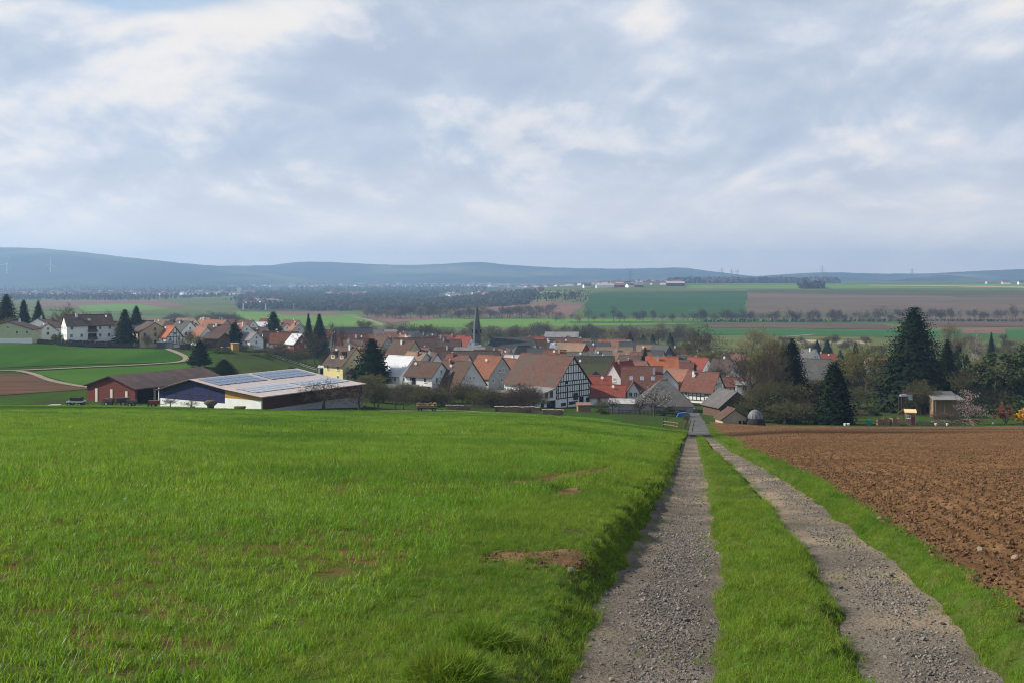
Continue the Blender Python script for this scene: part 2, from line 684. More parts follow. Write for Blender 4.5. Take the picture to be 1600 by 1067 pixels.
strip('ploughed_field', edge_line(T_E, 16.0), lambda Y: .75 * np.maximum(Y, 4) + 10, 190, rows(-12, 221, .10, .008), M_plough, plough_relief, 1.6)

M_bare = mat('bare_dug_earth', (.155, .092, .052), (.11, .066, .038), 3.0, .97, bump=.8, bscale=16, c3=(.20, .135, .08), coord='World')


def bare_patch(name, t0, y0, rt, ry, seed, sl=0.0):
    rr_ = random.Random(seed)
    n = 64
    V, Fc = [], []
    for i in range(6):
        f = i / 5
        for j in range(n):
            a = 6.2832 * j / n
            w = 1 + 1.5 * float(fbm(np.array([2.2 * math.cos(a) + 7 * seed]), np.array([2.2 * math.sin(a)]), 4)[0]) + rr_.uniform(-.12, .12) * f
            Y = y0 + ry * f * w * math.sin(a)
            t = min(t0 + sl * (Y - y0) + rt * f * w * math.cos(a), -1.06 - .06 * math.sin(9 * a))
            X = t + SL * Y
            V.append((X, Y, gz(X, Y) + .014 - .02 * (f > .95)))
    for i in range(5):
        for j in range(n):
            Fc.append((i * n + j, i * n + (j + 1) % n, (i + 1) * n + (j + 1) % n, (i + 1) * n + j))
    tag(link(name, np_mesh(name, V, Fc, M_bare)), kind='structure')


bare_patch('bare_soil', -1.62, 11.3, .50, .46, 1)
bare_patch('bare_soil', -2.67, 25.5, .30, 4.3, 2, .1075)
bare_patch('bare_soil', -3.2, 21.8, .50, .42, 3)
bare_patch('bare_soil', -2.2, 19.5, .35, .9, 5)
# the crop field on the left ends on an uneven line by the farm buildings
Yf = rows(-12, 165, .3, .02)
strip('left_crop_field', lambda Y: -.85 * np.maximum(Y, 6) - 14, lambda Y: edge(T_A, Y, .12, 1.0) - 2.0, 120, Yf, M_soil_crop, None, -1.5)
us = np.linspace(-1.0, .155, 130)
kk = np.linspace(0, 1, 40)
yy = 163 + (np.maximum(field_end(us), 164)[:, None] - 163) * kk[None, :]
xx = us[:, None] * yy
M_crop_far = mat('crop_seen_flat', (.05, .13, .010), (.07, .15, .014), .6, .95, bump=.4, bscale=6, coord='World')
tag(link('crop_field_far_part', grid_mesh('crop_field_far_part', np.stack([xx, yy, terr(xx, yy) + .05], -1), M_crop_far)), kind='structure')

# ------------------------------------------------------------------ the land as one sheet to the horizon
ym = np.concatenate([[-60.0, -20, 5, 15, 25, 35, 48], np.exp(np.linspace(math.log(60), math.log(9300), 330))])
uu = np.concatenate([np.linspace(-.95, -.56, 20)[:-1], np.linspace(-.56, .56, 360), np.linspace(.56, .95, 20)[1:]])
Yg, Ug = np.meshgrid(ym, uu, indexing='ij')
Xg = Ug * np.maximum(Yg, 0) + (Ug / .95) * 60
Zg = terr(Xg, Yg)
Zg = Zg - np.where(Yg < 140, .6, np.where(Yg < 175, .6 - .6 * (Yg - 140) / 35, 0.0))
Zg = Zg + np.clip((Yg - 240) / 200, 0, 1) * (.25 * fbm(Xg * .06, Yg * .06, 3) * 2)
land = link('ground', grid_mesh('ground', np.stack([Xg, Yg, Zg], -1), [M_village, M_land]))
pi_ = np.zeros(len(land.data.polygons), np.int32)
cen = np.empty(len(pi_) * 3)
land.data.polygons.foreach_get('center', cen)
cen = cen.reshape(-1, 3)
pi_[(cen[:, 1] > 640)] = 1
land.data.polygons.foreach_set('material_index', pi_)
tag(land, kind='structure')


def drape(name, quad, material, off=.15, n=(24, 12), ymin=600.0, kind='structure'):
    """a field: four corners given by where they are seen, laid on the land"""
    c = [np.array(hit(px, py, ymin)[:2]) for px, py in quad]
    a = np.linspace(0, 1, n[0])[None, :, None]
    b = np.linspace(0, 1, n[1])[:, None, None]
    P = (c[0] * (1 - a) + c[1] * a) * (1 - b) + (c[3] * (1 - a) + c[2] * a) * b
    wob = np.stack([fbm(P[..., 0] * .03, P[..., 1] * .03, 2), fbm(P[..., 0] * .03 + 9, P[..., 1] * .03, 2)], -1)
    P = P + wob * np.linalg.norm(c[1] - c[0]) * .02
    Z = terr(P[..., 0], P[..., 1]) + off
    o = link(name, grid_mesh(name, np.concatenate([P, Z[..., None]], -1), material))
    return tag(o, kind=kind)


def ribbon(name, pts, width, material, ymin=150.0, off=.12, pixel=True):
    P = [np.array(hit(px, py, ymin)[:2]) for px, py in pts] if pixel else [np.array(p, float) for p in pts]
    out = []
    for i in range(len(P) - 1):
        n_ = max(2, int(np.linalg.norm(P[i + 1] - P[i]) / 4))
        for j in range(n_):
            out.append(P[i] + (P[i + 1] - P[i]) * j / n_)
    out.append(P[-1])
    P = np.array(out)
    for _ in range(3):
        P[1:-1] = (P[:-2] + P[2:] + 2 * P[1:-1]) / 4
    d = np.gradient(P, axis=0)
    d /= np.linalg.norm(d, axis=1)[:, None] + 1e-9
    nrm = np.stack([-d[:, 1], d[:, 0]], -1)
    ws = np.linspace(-.5, .5, 5)
    wv = width * (1 + .25 * fbm(P[:, 0] * .2, P[:, 1] * .2, 2))
    Q = P[:, None, :] + nrm[:, None, :] * ws[None, :, None] * wv[:, None, None]
    Z = terr(Q[..., 0], Q[..., 1]) + off
    return tag(link(name, grid_mesh(name, np.concatenate([Q, Z[..., None]], -1), material)), kind='structure')


G1 = field_mat('young_wheat_far', (.045, .100, .018), (.055, .115, .022), .04)
G1b = field_mat('young_wheat_side', (.028, .075, .012), (.045, .10, .016), .05, stretch=(1, .2, 1))
G2 = field_mat('rye_dark', (.026, .066, .020), (.038, .080, .024), .008, stretch=(.3, 2, 1))
G3 = field_mat('meadow_bright', (.095, .175, .030), (.115, .19, .04), .01)
B1 = field_mat('fallow_brown', (.105, .072, .047), (.145, .100, .066), .012, c3=(.080, .082, .045), stretch=(.4, 2, 1))
B2 = field_mat('harrowed_pinkish', (.145, .085, .062), (.17, .10, .075), .01)
B3 = field_mat('earth_dark', (.095, .060, .045), (.115, .075, .055), .01)
B4 = field_mat('stubble_pale', (.30, .23, .15), (.34, .27, .18), .02)
B5 = field_mat('earth_near_left', (.080, .048, .030), (.11, .067, .042), .15, stretch=(.3, 2, 1))

# floors of the far woods, toned close to the crowns above
WF = field_mat('wood_floor', (.046, .052, .036), (.060, .060, .044), .01)
drape('wood_ground', [(368, 456), (842, 455), (826, 476), (368, 487)], WF, .1, (40, 16), 900)
drape('heath_ground', [(-160, 444.5), (800, 444.2), (770, 456), (-160, 459)], field_mat('heath', (.035, .052, .025), (.05, .062, .032), .002), .1, (40, 16), 1500)
# left, beside the farm
drape('green_field', [(-160, 538), (208, 535), (296, 565), (-160, 583)], G1b, .12, (40, 20), 240)
drape('green_field', [(48, 581), (296, 569), (316, 590), (128, 604)], G1, .14, (30, 12), 240)
drape('brown_field', [(-160, 583), (46, 585), (150, 607), (-160, 629)], B5, .12, (30, 12), 236)
ribbon('farm_path', [(-160, 583), (0, 580), (60, 578), (160, 573), (290, 566), (292, 558), (262, 546), (206, 534)], 2.1, M_dirtpath, 240, .2)
ribbon('farm_path', [(30, 580), (52, 584), (75, 594), (105, 601), (140, 606)], 2.1, M_dirtpath, 240, .24)
# the valley and the slope beyond
drape('green_field', [(922, 458), (1168, 455), (1165, 497), (910, 497)], G2)
drape('brown_field', [(1168, 458), (1700, 466), (1700, 500), (1162, 498)], B1, .15, (50, 20))
drape('green_field', [(1168, 453), (1700, 455), (1700, 466), (1168, 458)], field_mat('mixed_cover', (.055, .075, .030), (.075, .075, .04), .01))
drape('brown_field', [(1470, 462), (1700, 461), (1700, 467), (1500, 465)], B3, .3)
drape('green_field', [(1075, 446.5), (1700, 443), (1700, 451), (1075, 451.5)], G3)
drape('stubble_field', [(1360, 446), (1700, 450), (1700, 453), (1360, 447)], B4, .5)
drape('green_field', [(835, 457), (882, 456), (878, 460), (838, 460.5)], G3)
drape('brown_field', [(740, 475), (916, 474), (890, 494), (690, 494)], B2)
drape('green_field', [(640, 498), (1000, 500), (1092, 507), (640, 512)], G3, .15, (40, 10))
drape('green_field', [(880, 503), (1700, 502), (1700, 506), (900, 506)], G1, .2, (40, 6))
drape('brown_field', [(1105, 506), (1380, 506), (1400, 515), (1110, 512)], B3, .3)
drape('green_field', [(1080, 515), (1700, 517), (1700, 529), (1060, 523)], field_mat('winter_crop', (.030, .095, .028), (.04, .11, .03), .01, stretch=(.4, 2, 1)), .2, (40, 8))
drape('stubble_field', [(1230, 531), (1360, 533), (1360, 538), (1250, 538)], B4, .3)
drape('brown_field', [(1420, 503), (1700, 503), (1700, 512), (1440, 511)], B3, .35)
drape('brown_field', [(1508, 514), (1570, 513), (1572, 522), (1500, 522)], B2, .35)
drape('green_field', [(370, 487), (555, 492), (600, 510), (360, 508)], G3, .15, (30, 10))
drape('brown_field', [(430, 487), (520, 489), (540, 494), (440, 492)], B2, .3)
drape('brown_field', [(562, 494), (690, 493), (675, 500), (610, 505)], B2, .3)
drape('brown_field', [(62, 471), (240, 469), (300, 480), (55, 480)], B2, .15)
drape('green_field', [(120, 478), (205, 475), (270, 484), (130, 488)], G3, .3)
ribbon('farm_path', [(552, 496), (575, 500), (605, 510), (625, 514)], 7, M_dirtpath, 700, .4)
ribbon('farm_path', [(1224, 527), (1250, 525), (1272, 523)], 6, M_dirtpath, 650, .4)
# road into the village
road_pts = [(SL * y + .75 + dx_, y) for y, dx_ in ((146, 0), (170, 0.1), (200, 0), (240, -.4), (270, -1.0), (290, -2.2), (310, -5.5), (330, -12))]
ribbon('village_road', road_pts, 3.1, M_asphalt, off=.07, pixel=False)
ribbon('garden_path', [(590, 641), (700, 641), (800, 646), (880, 651)], 1.6, M_dirtpath, 218, .15)

# ------------------------------------------------------------------ hills on the horizon
M_hill = mat('wooded_hill', (.014, .024, .018), (.030, .040, .026), .004, .95, bump=.5, bscale=.02, c3=(.125, .13, .075), coord='World', detail=8.0)


def hill(sil, Y0, Yr, name='hills'):
    xs = np.array([p[0] for p in sil], float)
    ysr = np.array([p[1] for p in sil], float)
    px = np.linspace(xs[0], xs[-1], 420)
    row = pchip(xs, ysr, px) + .5 * fbm(px * .06, px * 0 + Yr * .01, 4) * 2
    top = np.maximum((HZ - row) / F * Yr, -49)
    k2 = np.linspace(0, 1, 36)
    prof = np.concatenate([smooth01(k2) ** 1.15, 1 - smooth01(np.linspace(0, 1, 12)[1:])])
    yk = np.concatenate([Y0 + (Yr - Y0) * k2, Yr + (Yr - Y0) * .4 * np.linspace(0, 1, 12)[1:]])
    u = (px - 800) / F
    Yg_ = np.repeat(yk[:, None], len(px), 1)
    X_ = u[None, :] * Yg_
    Z_ = -58 + (top[None, :] + 58) * prof[:, None]
    nz = fbm(X_ * .0012, Yg_ * .0012, 4) * 2
    Z_ = Z_ + nz * 55 * (prof * (1 - prof) * 4)[:, None] * np.clip((top[None, :] + 50) / 200, 0, 1)
    o = link(name, grid_mesh(name, np.stack([X_, Yg_, Z_], -1), M_hill))
    return tag(o, kind='structure')


hill([(-500, 392), (-300, 384), (-100, 386), (0, 387), (50, 388), (120, 394), (200, 403), (250, 408), (300, 413), (340, 416), (420, 424), (500, 436), (560, 446)], 4700, 6800)
hill([(250, 440), (320, 416), (400, 415.5), (425, 414.5), (450, 411.5), (490, 409.5), (560, 412), (620, 414.5), (680, 413.5), (740, 410), (800, 414.5), (870, 418.5), (960, 420.5), (1020, 419.5), (1060, 418.5), (1110, 424), (1160, 430), (1300, 440)], 5600, 8200)
hill([(1080, 440), (1180, 432), (1300, 426), (1380, 428), (1440, 428), (1500, 425), (1600, 421), (1750, 418), (1950, 422), (2100, 430)], 5400, 7600)
hill([(1380, 440), (1440, 433), (1475, 430.5), (1510, 433), (1560, 440)], 5000, 5800)
# ------------------------------------------------------------------ scattered ground cover (grass, stones, clods)
def scatter(name, pts, rot, scl, idx, protos, label, cat):
    col_ = bpy.data.collections.new(name + '_kinds')
    for i, me in enumerate(protos):
        o = bpy.data.objects.new('%s_kind.%03d' % (name, i), me)
        col_.objects.link(o)
    me = bpy.data.meshes.new(name)
    n = len(pts)
    me.vertices.add(n)
    me.vertices.foreach_set('co', np.asarray(pts, np.float32).ravel())
    a = me.attributes.new('rot', 'FLOAT_VECTOR', 'POINT')
    a.data.foreach_set('vector', np.asarray(rot, np.float32).ravel())
    a = me.attributes.new('scl', 'FLOAT_VECTOR', 'POINT')
    a.data.foreach_set('vector', np.asarray(scl, np.float32).ravel())
    a = me.attributes.new('idx', 'INT', 'POINT')
    a.data.foreach_set('value', np.asarray(idx, np.int32))
    o = link(name, me)
    g = bpy.data.node_groups.new(name, 'GeometryNodeTree')
    g.interface.new_socket('Geometry', in_out='INPUT', socket_type='NodeSocketGeometry')
    g.interface.new_socket('Geometry', in_out='OUTPUT', socket_type='NodeSocketGeometry')
    q = NT(g)
    gi = q.n('NodeGroupInput')
    go = q.n('NodeGroupOutput')
    ci = q.n('GeometryNodeCollectionInfo')
    ci.inputs['Collection'].default_value = col_
    ci.inputs['Separate Children'].default_value = True
    ci.inputs['Reset Children'].default_value = True
    ip = q.n('GeometryNodeInstanceOnPoints')
    ip.inputs['Pick Instance'].default_value = True

    def attr(nm, ty):
        x = q.n('GeometryNodeInputNamedAttribute', data_type=ty)
        x.inputs['Name'].default_value = nm
        return x.outputs['Attribute']
    er = q.n('FunctionNodeEulerToRotation')
    g.links.new(attr('rot', 'FLOAT_VECTOR'), er.inputs[0])
    g.links.new(gi.outputs[0], ip.inputs['Points'])
    g.links.new(ci.outputs[0], ip.inputs['Instance'])
    g.links.new(attr('idx', 'INT'), ip.inputs['Instance Index'])
    g.links.new(er.outputs[0], ip.inputs['Rotation'])
    g.links.new(attr('scl', 'FLOAT_VECTOR'), ip.inputs['Scale'])
    g.links.new(ip.outputs[0], go.inputs[0])
    md = o.modifiers.new('scatter', 'NODES')
    md.node_group = g
    return tag(o, label, cat, kind='stuff')


def blades(n, rad, h0, h1, w, lean, seed, mt, seg=3, dry=0.0):
    rr = random.Random(seed)
    b = MB()
    for i in range(n):
        r_ = rad * math.sqrt(rr.random())
        a = rr.random() * 6.283
        p = Vector((r_ * math.cos(a), r_ * math.sin(a), -.01))
        h = rr.uniform(h0, h1)
        az = rr.random() * 6.283
        dv = Vector((math.cos(az), math.sin(az), 0))
        sv = Vector((-dv.y, dv.x, 0))
        tw = rr.uniform(-.6, .6)
        sv = sv * math.cos(tw) + dv * math.sin(tw)
        ln = lean * rr.uniform(.2, 1.2)
        ww = w * rr.uniform(.7, 1.3)
        vs = []
        for s in range(seg):
            f = s / seg
            c = p + dv * (ln * h * f * f) + Vector((0, 0, h * (f - .25 * ln * f * f)))
            wd = ww * (1 - .45 * f)
            vs += [c - sv * wd / 2, c + sv * wd / 2]
        f = 1.0
        vs.append(p + dv * (ln * h) + Vector((0, 0, h * (1 - .3 * ln))))
        fs = [(2 * s, 2 * s + 1, 2 * s + 3, 2 * s + 2) for s in range(seg - 1)] + [(2 * seg - 2, 2 * seg - 1, 2 * seg)]
        b.add(vs, fs, 1 if rr.random() < dry else 0)
    return b.mesh('blades', mt)


M_wheat = mat('wheat_blade', (.098, .215, .012), (.148, .262, .022), .35, .45, c3=(.060, .160, .008), coord='World', transl=.48, rand=.28, spec=.25, lo=.3, hi=.7)
M_grass = mat('verge_blade', (.112, .210, .014), (.160, .245, .024), .8, .55, c3=(.070, .160, .010), coord='World', transl=.46, rand=.3, spec=.18, lo=.3, hi=.7)
M_dry = mat('dry_blade', (.26, .21, .10), (.20, .15, .07), 2, .7, transl=.25, rand=.3)
GM = [M_wheat, M_dry]
VM = [M_grass, M_dry]
wheat_near = [blades(12, .07, .05, .135, .0062, .75, 10 + i, GM, 4, .02) for i in range(6)]
wheat_mid = [blades(38, .26, .06, .15, .009, .6, 30 + i, GM, 3, .02) for i in range(5)]
wheat_far = [blades(80, .75, .09, .18, .020, .5, 50 + i, GM, 2, .01) for i in range(5)]
verge_near = [blades(26, .08, .04, .125, .0042, .9, 70 + i, VM, 3, .07) for i in range(6)]
verge_mid = [blades(70, .28, .06, .15, .0075, .8, 90 + i, VM, 3, .05) for i in range(5)]
verge_far = [blades(80, .6, .10, .22, .018, .7, 110 + i, VM, 2, .04) for i in range(4)]


def bare(X, Y):
    """0 where soil shows through the crop"""
    t = X - SL * Y
    k_ = np.ones_like(X)
    for tc_, yc, rt, ry, sd in ((-1.62, 11.3, .58, .58, 0), (-2.67, 25.5, .52, 5.4, .1075), (-3.2, 21.8, .75, .65, 0),
                                (-2.2, 19.5, .35, 1.1, 0), (-3.4, 10.5, .35, .7, 0)):
        d = ((t - tc_ - sd * (Y - yc)) / rt) ** 2 + ((Y - yc) / ry) ** 2
        k_ = k_ * smooth01((d - .25 + 1.5 * fbm(X * 3.3, Y * 3.3, 3)) / .95)
    return k_


def in_view(X, Y, m=1.5):
    return (np.abs(X) < .62 * Y + 3.5) & (Y > 3.2)


def pick(n, area_fn, dens):
    return n


def make_points(y0, y1, tlo, thi, dens, cond):
    """random points between two lines beside the track"""
    out = []
    edges_ = np.concatenate([np.arange(y0, min(y1, 60), 3.0), np.arange(max(y0, 60), y1, 12.0), [y1]])
    for a, b in zip(edges_[:-1], edges_[1:]):
        if b <= a:
            continue
        lo = float(np.min(tlo(np.array([a, b]))))
        hi = float(np.max(thi(np.array([a, b]))))
        n = rng.poisson(dens * (b - a) * (hi - lo))
        t = rng.uniform(lo, hi, n)
        Y = rng.uniform(a, b, n)
        X = t + SL * Y
        ok = in_view(X, Y) & (t > tlo(Y)) & (t < thi(Y))
        ok &= rng.random(n) < cond(X, Y, t)
        out.append(np.stack([X[ok], Y[ok]], -1))
    return np.concatenate(out) if out else np.zeros((0, 2))


def plant(name, sets, protos, label, cat, tilt=.15, smin=.75, smax=1.25, hmod=None, sink=0.0):
    P = np.concatenate(sets)
    n = len(P)
    z = ground_z(P[:, 0], P[:, 1]) - sink
    rot = np.stack([rng.normal(0, tilt, n), rng.normal(0, tilt, n), rng.uniform(0, 6.283, n)], -1)
    s = rng.uniform(smin, smax, n)
    sc = np.stack([s, s, s], -1)
    if hmod is not None:
        sc = sc * hmod(P[:, 0], P[:, 1])[:, None]
    return scatter(name, np.column_stack([P, z]), rot, sc, rng.integers(0, len(protos), n), protos, label, cat)


e_a = edge_line(T_A, 1.0)
e_b = edge_line(T_B, 4.0)
e_c = edge_line(T_C, 8.0)
e_d = edge_line(T_D, 12.0)
e_e = edge_line(T_E, 16.0)
wl = lambda Y: -.80 * Y - 5
wh = lambda Y: e_a(Y) - 1.75 - .25 * fbm(Y * .5, Y * 0 + 3.3, 3)


def wheat_cond(X, Y, t):
    k_ = bare(X, Y)
    thin = smooth01((fbm(X * .55, Y * .55, 4) + .36) / .22)
    near = np.clip((22 - Y) / 14, 0, 1)
    return k_ * (1 - near * (1 - thin) * .95)


def wheat_h(X, Y):
    return 1 + .55 * fbm(X * .35 + 5, Y * .35, 3)


def before_end(X, Y, t):
    return (Y < field_end(X / Y) - .5) * 1.0


plant('wheat_near', [make_points(3.5, 17, wl, wh, 125, wheat_cond)], wheat_near, 'young green wheat blades with brown soil between them in front', 'wheat', hmod=wheat_h)
plant('wheat_middle', [make_points(16, 52, wl, wh, 15, wheat_cond)], wheat_mid, 'dense young wheat further down the green slope', 'wheat', hmod=wheat_h)
plant('wheat_far', [make_points(50, 236, wl, lambda Y: np.where(Y < 150, wh(Y), 0), 1.35, before_end)], wheat_far, 'even green wheat canopy running down to the barns', 'wheat', tilt=.05, hmod=wheat_h)


def verge_cond(X, Y, t):
    return bare(X, Y) * (.35 + .65 * smooth01((fbm(X * 1.3, Y * 1.3, 3) + .25) / .3))


def mid_cond(X, Y, t):
    b = e_b(Y)
    c = e_c(Y)
    return smooth01((t - b) / .12 + .25) * smooth01((c - t) / .12 + .25) * (.35 + .65 * smooth01((fbm(X * 2.2, Y * 2.2, 3) + .22) / .3))


def right_cond(X, Y, t):
    d = e_d(Y)
    e_ = e_e(Y)
    return smooth01((t - d) / .1 + .3) * smooth01((e_ - t) / .5 + .1 + .8 * fbm(X * 1.2, Y * 1.2, 3))


def weed_cond(X, Y, t):
    return smooth01((fbm(X * .5 + 3, Y * .35, 3) - .02) / .2) * np.exp(-(t - e_e(Y)) / 1.2)


def vh(X, Y):
    t = X - SL * Y
    near_edge = np.exp(-((t - e_a(Y) + .35) / .3) ** 2)
    return (1 + .7 * fbm(X * 1.1, Y * 1.1, 3)) * (1 - .25 * near_edge)


va = lambda Y: e_a(Y) - 2.1
plant('verge_grass_near', [make_points(3.5, 20, va, e_a, 260, verge_cond)], verge_near, 'thick grass on the raised bank along the left rut', 'grass', tilt=.3, hmod=lambda X, Y: .75 * vh(X, Y))
plant('verge_grass_far', [make_points(19, 62, va, lambda Y: e_a(Y) - .08, 24, verge_cond), ], verge_mid, 'grass bank along the left rut further down', 'grass', tilt=.25, hmod=vh)
plant('verge_grass_end', [make_points(60, 165, va, lambda Y: e_a(Y) - .3, 3.2, lambda X, Y, t: np.ones_like(X))], verge_far, 'grass bank along the far end of the left rut', 'grass', hmod=vh)
plant('median_grass_near', [make_points(3.5, 22, e_b, e_c, 280, mid_cond)], verge_near, 'short grass strip between the two gravel ruts', 'grass', tilt=.35, smin=.45, smax=1.05, hmod=lambda X, Y: 1 + .9 * fbm(X * 1.7, Y * 1.7, 3))
plant('median_grass_far', [make_points(21, 62, lambda Y: e_b(Y) + .12, lambda Y: e_c(Y) - .12, 16, mid_cond)], verge_mid, 'grass strip between the ruts further down', 'grass', tilt=.3, smin=.4, smax=.7)
plant('median_grass_end', [make_points(60, 146, lambda Y: e_b(Y) + .3, lambda Y: e_c(Y) - .3, 4, lambda X, Y, t: np.ones_like(X))], verge_far, 'grass strip between the ruts at their far end', 'grass', smin=.4, smax=.65)
plant('right_verge_grass_near', [make_points(5, 30, e_d, lambda Y: e_e(Y) + .4, 200, right_cond)], verge_near, 'grass verge between the right rut and the ploughed earth', 'grass', tilt=.35, smin=.5, smax=1.0)
plant('right_verge_grass_far', [make_points(29, 75, e_d, lambda Y: e_e(Y) + .5, 12, right_cond)], verge_mid, 'grass verge right of the track further down', 'grass', tilt=.25, smin=.5, smax=.9)
plant('right_verge_grass_end', [make_points(74, 205, lambda Y: e_d(Y) + .3, lambda Y: e_e(Y) + .6, 2.6, lambda X, Y, t: np.ones_like(X))], verge_far, 'grass verge right of the track at its far end', 'grass', smin=.5, smax=.8)
plant('weeds', [make_points(7, 80, e_e, lambda Y: e_e(Y) + 5, 7, weed_cond)], verge_near, 'sparse small weeds in the edge of the ploughed earth', 'weeds', tilt=.5, smin=.35, smax=.8)
# tufts creeping from the edges into the ruts
def creep(lo_, hi_):
    def f(X, Y, t):
        d = np.minimum(np.abs(t - lo_(Y)), np.abs(t - hi_(Y)))
        return np.exp(-d / .09) * smooth01((fbm(X * 2.1, Y * 2.1, 3) + .08) / .2)
    return f


plant('creeping_tufts_left', [make_points(4, 45, lambda Y: e_a(Y) - .05, lambda Y: e_b(Y) + .05, 110, creep(e_a, e_b))], verge_near, 'small grass tufts creeping into the left rut', 'grass', tilt=.5, smin=.35, smax=.8)
plant('creeping_tufts_right', [make_points(4, 45, lambda Y: e_c(Y) - .05, lambda Y: e_d(Y) + .05, 110, creep(e_c, e_d))], verge_near, 'small grass tufts creeping into the right rut', 'grass', tilt=.5, smin=.35, smax=.8)
# two taller tussocks on the bank close by
for (tx, ty, s_, lb) in ((-.37, 6.35, .13, 'dark tall grass tussock at the bottom edge beside the left rut'), (-.22, 7.4, .11, 'lighter tall grass tussock on the bank above the darker one')):
    n = int(14000 * s_ * s_)
    a = rng.uniform(0, 6.283, n)
    r_ = s_ * 1.25 * np.sqrt(rng.random(n))
    X = tx + r_ * np.cos(a)
    Y = ty + r_ * np.sin(a)
    z = ground_z(X, Y)
    out = r_ / (s_ * 1.25)
    rot = np.stack([-.55 * out * np.sin(a), .55 * out * np.cos(a), rng.uniform(0, 6.283, n) * 0], -1)
    sc = (2.1 - .8 * out)[:, None] * np.ones((1, 3)) * s_ / .105
    scatter('grass_tussock', np.column_stack([X, Y, z]), rot, sc, rng.integers(0, 6, n), verge_near, lb, 'tussock')


# stones and clods
def rock(seed, sub, amp, flat, mt):
    bm = bmesh.new()
    bmesh.ops.create_icosphere(bm, subdivisions=sub, radius=.5)
    rr = random.Random(seed)
    ph = [rr.uniform(0, 6) for _ in range(6)]
    for v in bm.verts:
        p = v.co
        d = math.sin(p.x * 7 + ph[0]) * math.sin(p.y * 6 + ph[1]) + .6 * math.sin(p.z * 9 + ph[2] + p.x * 5)
        v.co = p * (1 + amp * d + rr.uniform(-amp, amp) * .6)
        v.co.z *= flat
        v.co.x *= 1 + .3 * math.sin(ph[4])
    me = bpy.data.meshes.new('rock')
    bm.to_mesh(me)
    bm.free()
    me.materials.append(mt)
    return me


M_stone = mat('gravel_stone', (.088, .080, .072), (.21, .188, .162), 3, .9, rand=.45, bump=.3, bscale=9)
M_clod = mat('earth_clod', (.122, .068, .034), (.180, .105, .054), 2.2, .97, rand=.28, bump=.7, bscale=8)
M_pale = mat('pale_stone', (.26, .19, .135), (.20, .145, .10), 2, .9, bump=.4, bscale=8)
stones = [rock(i, 1, .16, .62, M_stone) for i in range(6)]
clods = [rock(20 + i, 1 if i % 3 else 2, .24, .72, M_clod) for i in range(9)]


def lay(name, sets, protos, label, cat, smin, smax, power=2.5, far=0.0, flatten=1.0):
    P = np.concatenate(sets)
    n = len(P)
    s = smin + (smax - smin) * rng.random(n) ** power
    s = s * (1 + far * P[:, 1])
    z = ground_z(P[:, 0], P[:, 1])
    t = P[:, 0] - SL * P[:, 1]
    if cat == 'clods':
        z = z + plough_relief(P[:, 0], P[:, 1], t)
    z = z + s * .10
    rot = rng.uniform(0, 6.283, (n, 3)) * np.array([.15, .15, 1])
    sc = s[:, None] * (1 + rng.uniform(-.25, .25, (n, 3)))
    return scatter(name, np.column_stack([P, z]), rot, sc, rng.integers(0, len(protos), n), protos, label, cat)


def rut_cond(lo, hi):
    def f(X, Y, t):
        c = (t - lo(Y)) / (hi(Y) - lo(Y))
        lane = .25 + .75 * smooth01((fbm(X * .9, Y * .45, 4) + .18) / .28)
        return lane * (.12 + .88 * smooth01((c - .22) / .25) * smooth01((.98 - c) / .25)) * smooth01(c / .1) * smooth01((1 - c) / .1)
    return f


for nm, lo, hi, lb in (('gravel_left', e_a, e_b, 'loose grey gravel stones in the left rut'), ('gravel_right', e_c, e_d, 'loose grey gravel stones in the right rut')):
    lay(nm, [make_points(4, 18, lo, hi, 1700, rut_cond(lo, hi)), make_points(17, 45, lo, hi, 420, rut_cond(lo, hi)), make_points(44, 146, lo, hi, 45, rut_cond(lo, hi))],
        stones, lb, 'gravel', .006, .034, 3.2, .014)
    lay(nm.replace('gravel', 'stones'), [make_points(4, 60, lo, hi, 7, lambda X, Y, t: np.ones_like(X))], stones, lb.replace('loose grey gravel', 'larger scattered'), 'stones', .028, .060, 2.8, .004)
pr = lambda Y: .6 * Y + 2
pl = lambda Y: e_e(Y) - .15


def clod_cond(X, Y, t):
    return .35 + .65 * smooth01((fbm(X * .8, Y * .8, 4) + .2) / .3)


lay('clods_near', [make_points(8, 34, pl, pr, 380, clod_cond)], clods, 'crumbly brown earth clods at the near edge of the ploughed field', 'clods', .010, .080, 3.8)
lay('clods_middle', [make_points(33, 90, pl, pr, 80, clod_cond)], clods, 'brown earth clods in the middle of the ploughed field', 'clods', .02, .085, 3.0)
lay('clods_far', [make_points(89, 219, pl, pr, 7, clod_cond)], clods, 'brown earth clods at the far side of the ploughed field', 'clods', .04, .14, 2.6)
dirt_pts = np.concatenate([np.stack([rng.normal(-1.62, .32, 900) + SL * 11.3, rng.normal(11.3, .28, 900)], -1),
                           np.stack([rng.normal(-2.67, .15, 520) + SL * 25.5, rng.normal(25.5, 2.2, 520)], -1),
                           np.stack([rng.normal(-3.2, .25, 160) + SL * 21.8, rng.normal(21.8, .25, 160)], -1),
                           ])
dirt_pts[:, 0] = np.where(dirt_pts[:, 1] > 15, np.where(np.arange(len(dirt_pts)) < 1420, dirt_pts[:, 0] + (SL + .1075) * (dirt_pts[:, 1] - 25.5), dirt_pts[:, 0] + SL * (dirt_pts[:, 1] - 21.8)), dirt_pts[:, 0])
lay('dirt_crumbs', [dirt_pts], clods, 'reddish dug up crumbs of earth on the grass bank', 'dirt', .012, .05, 2.8)
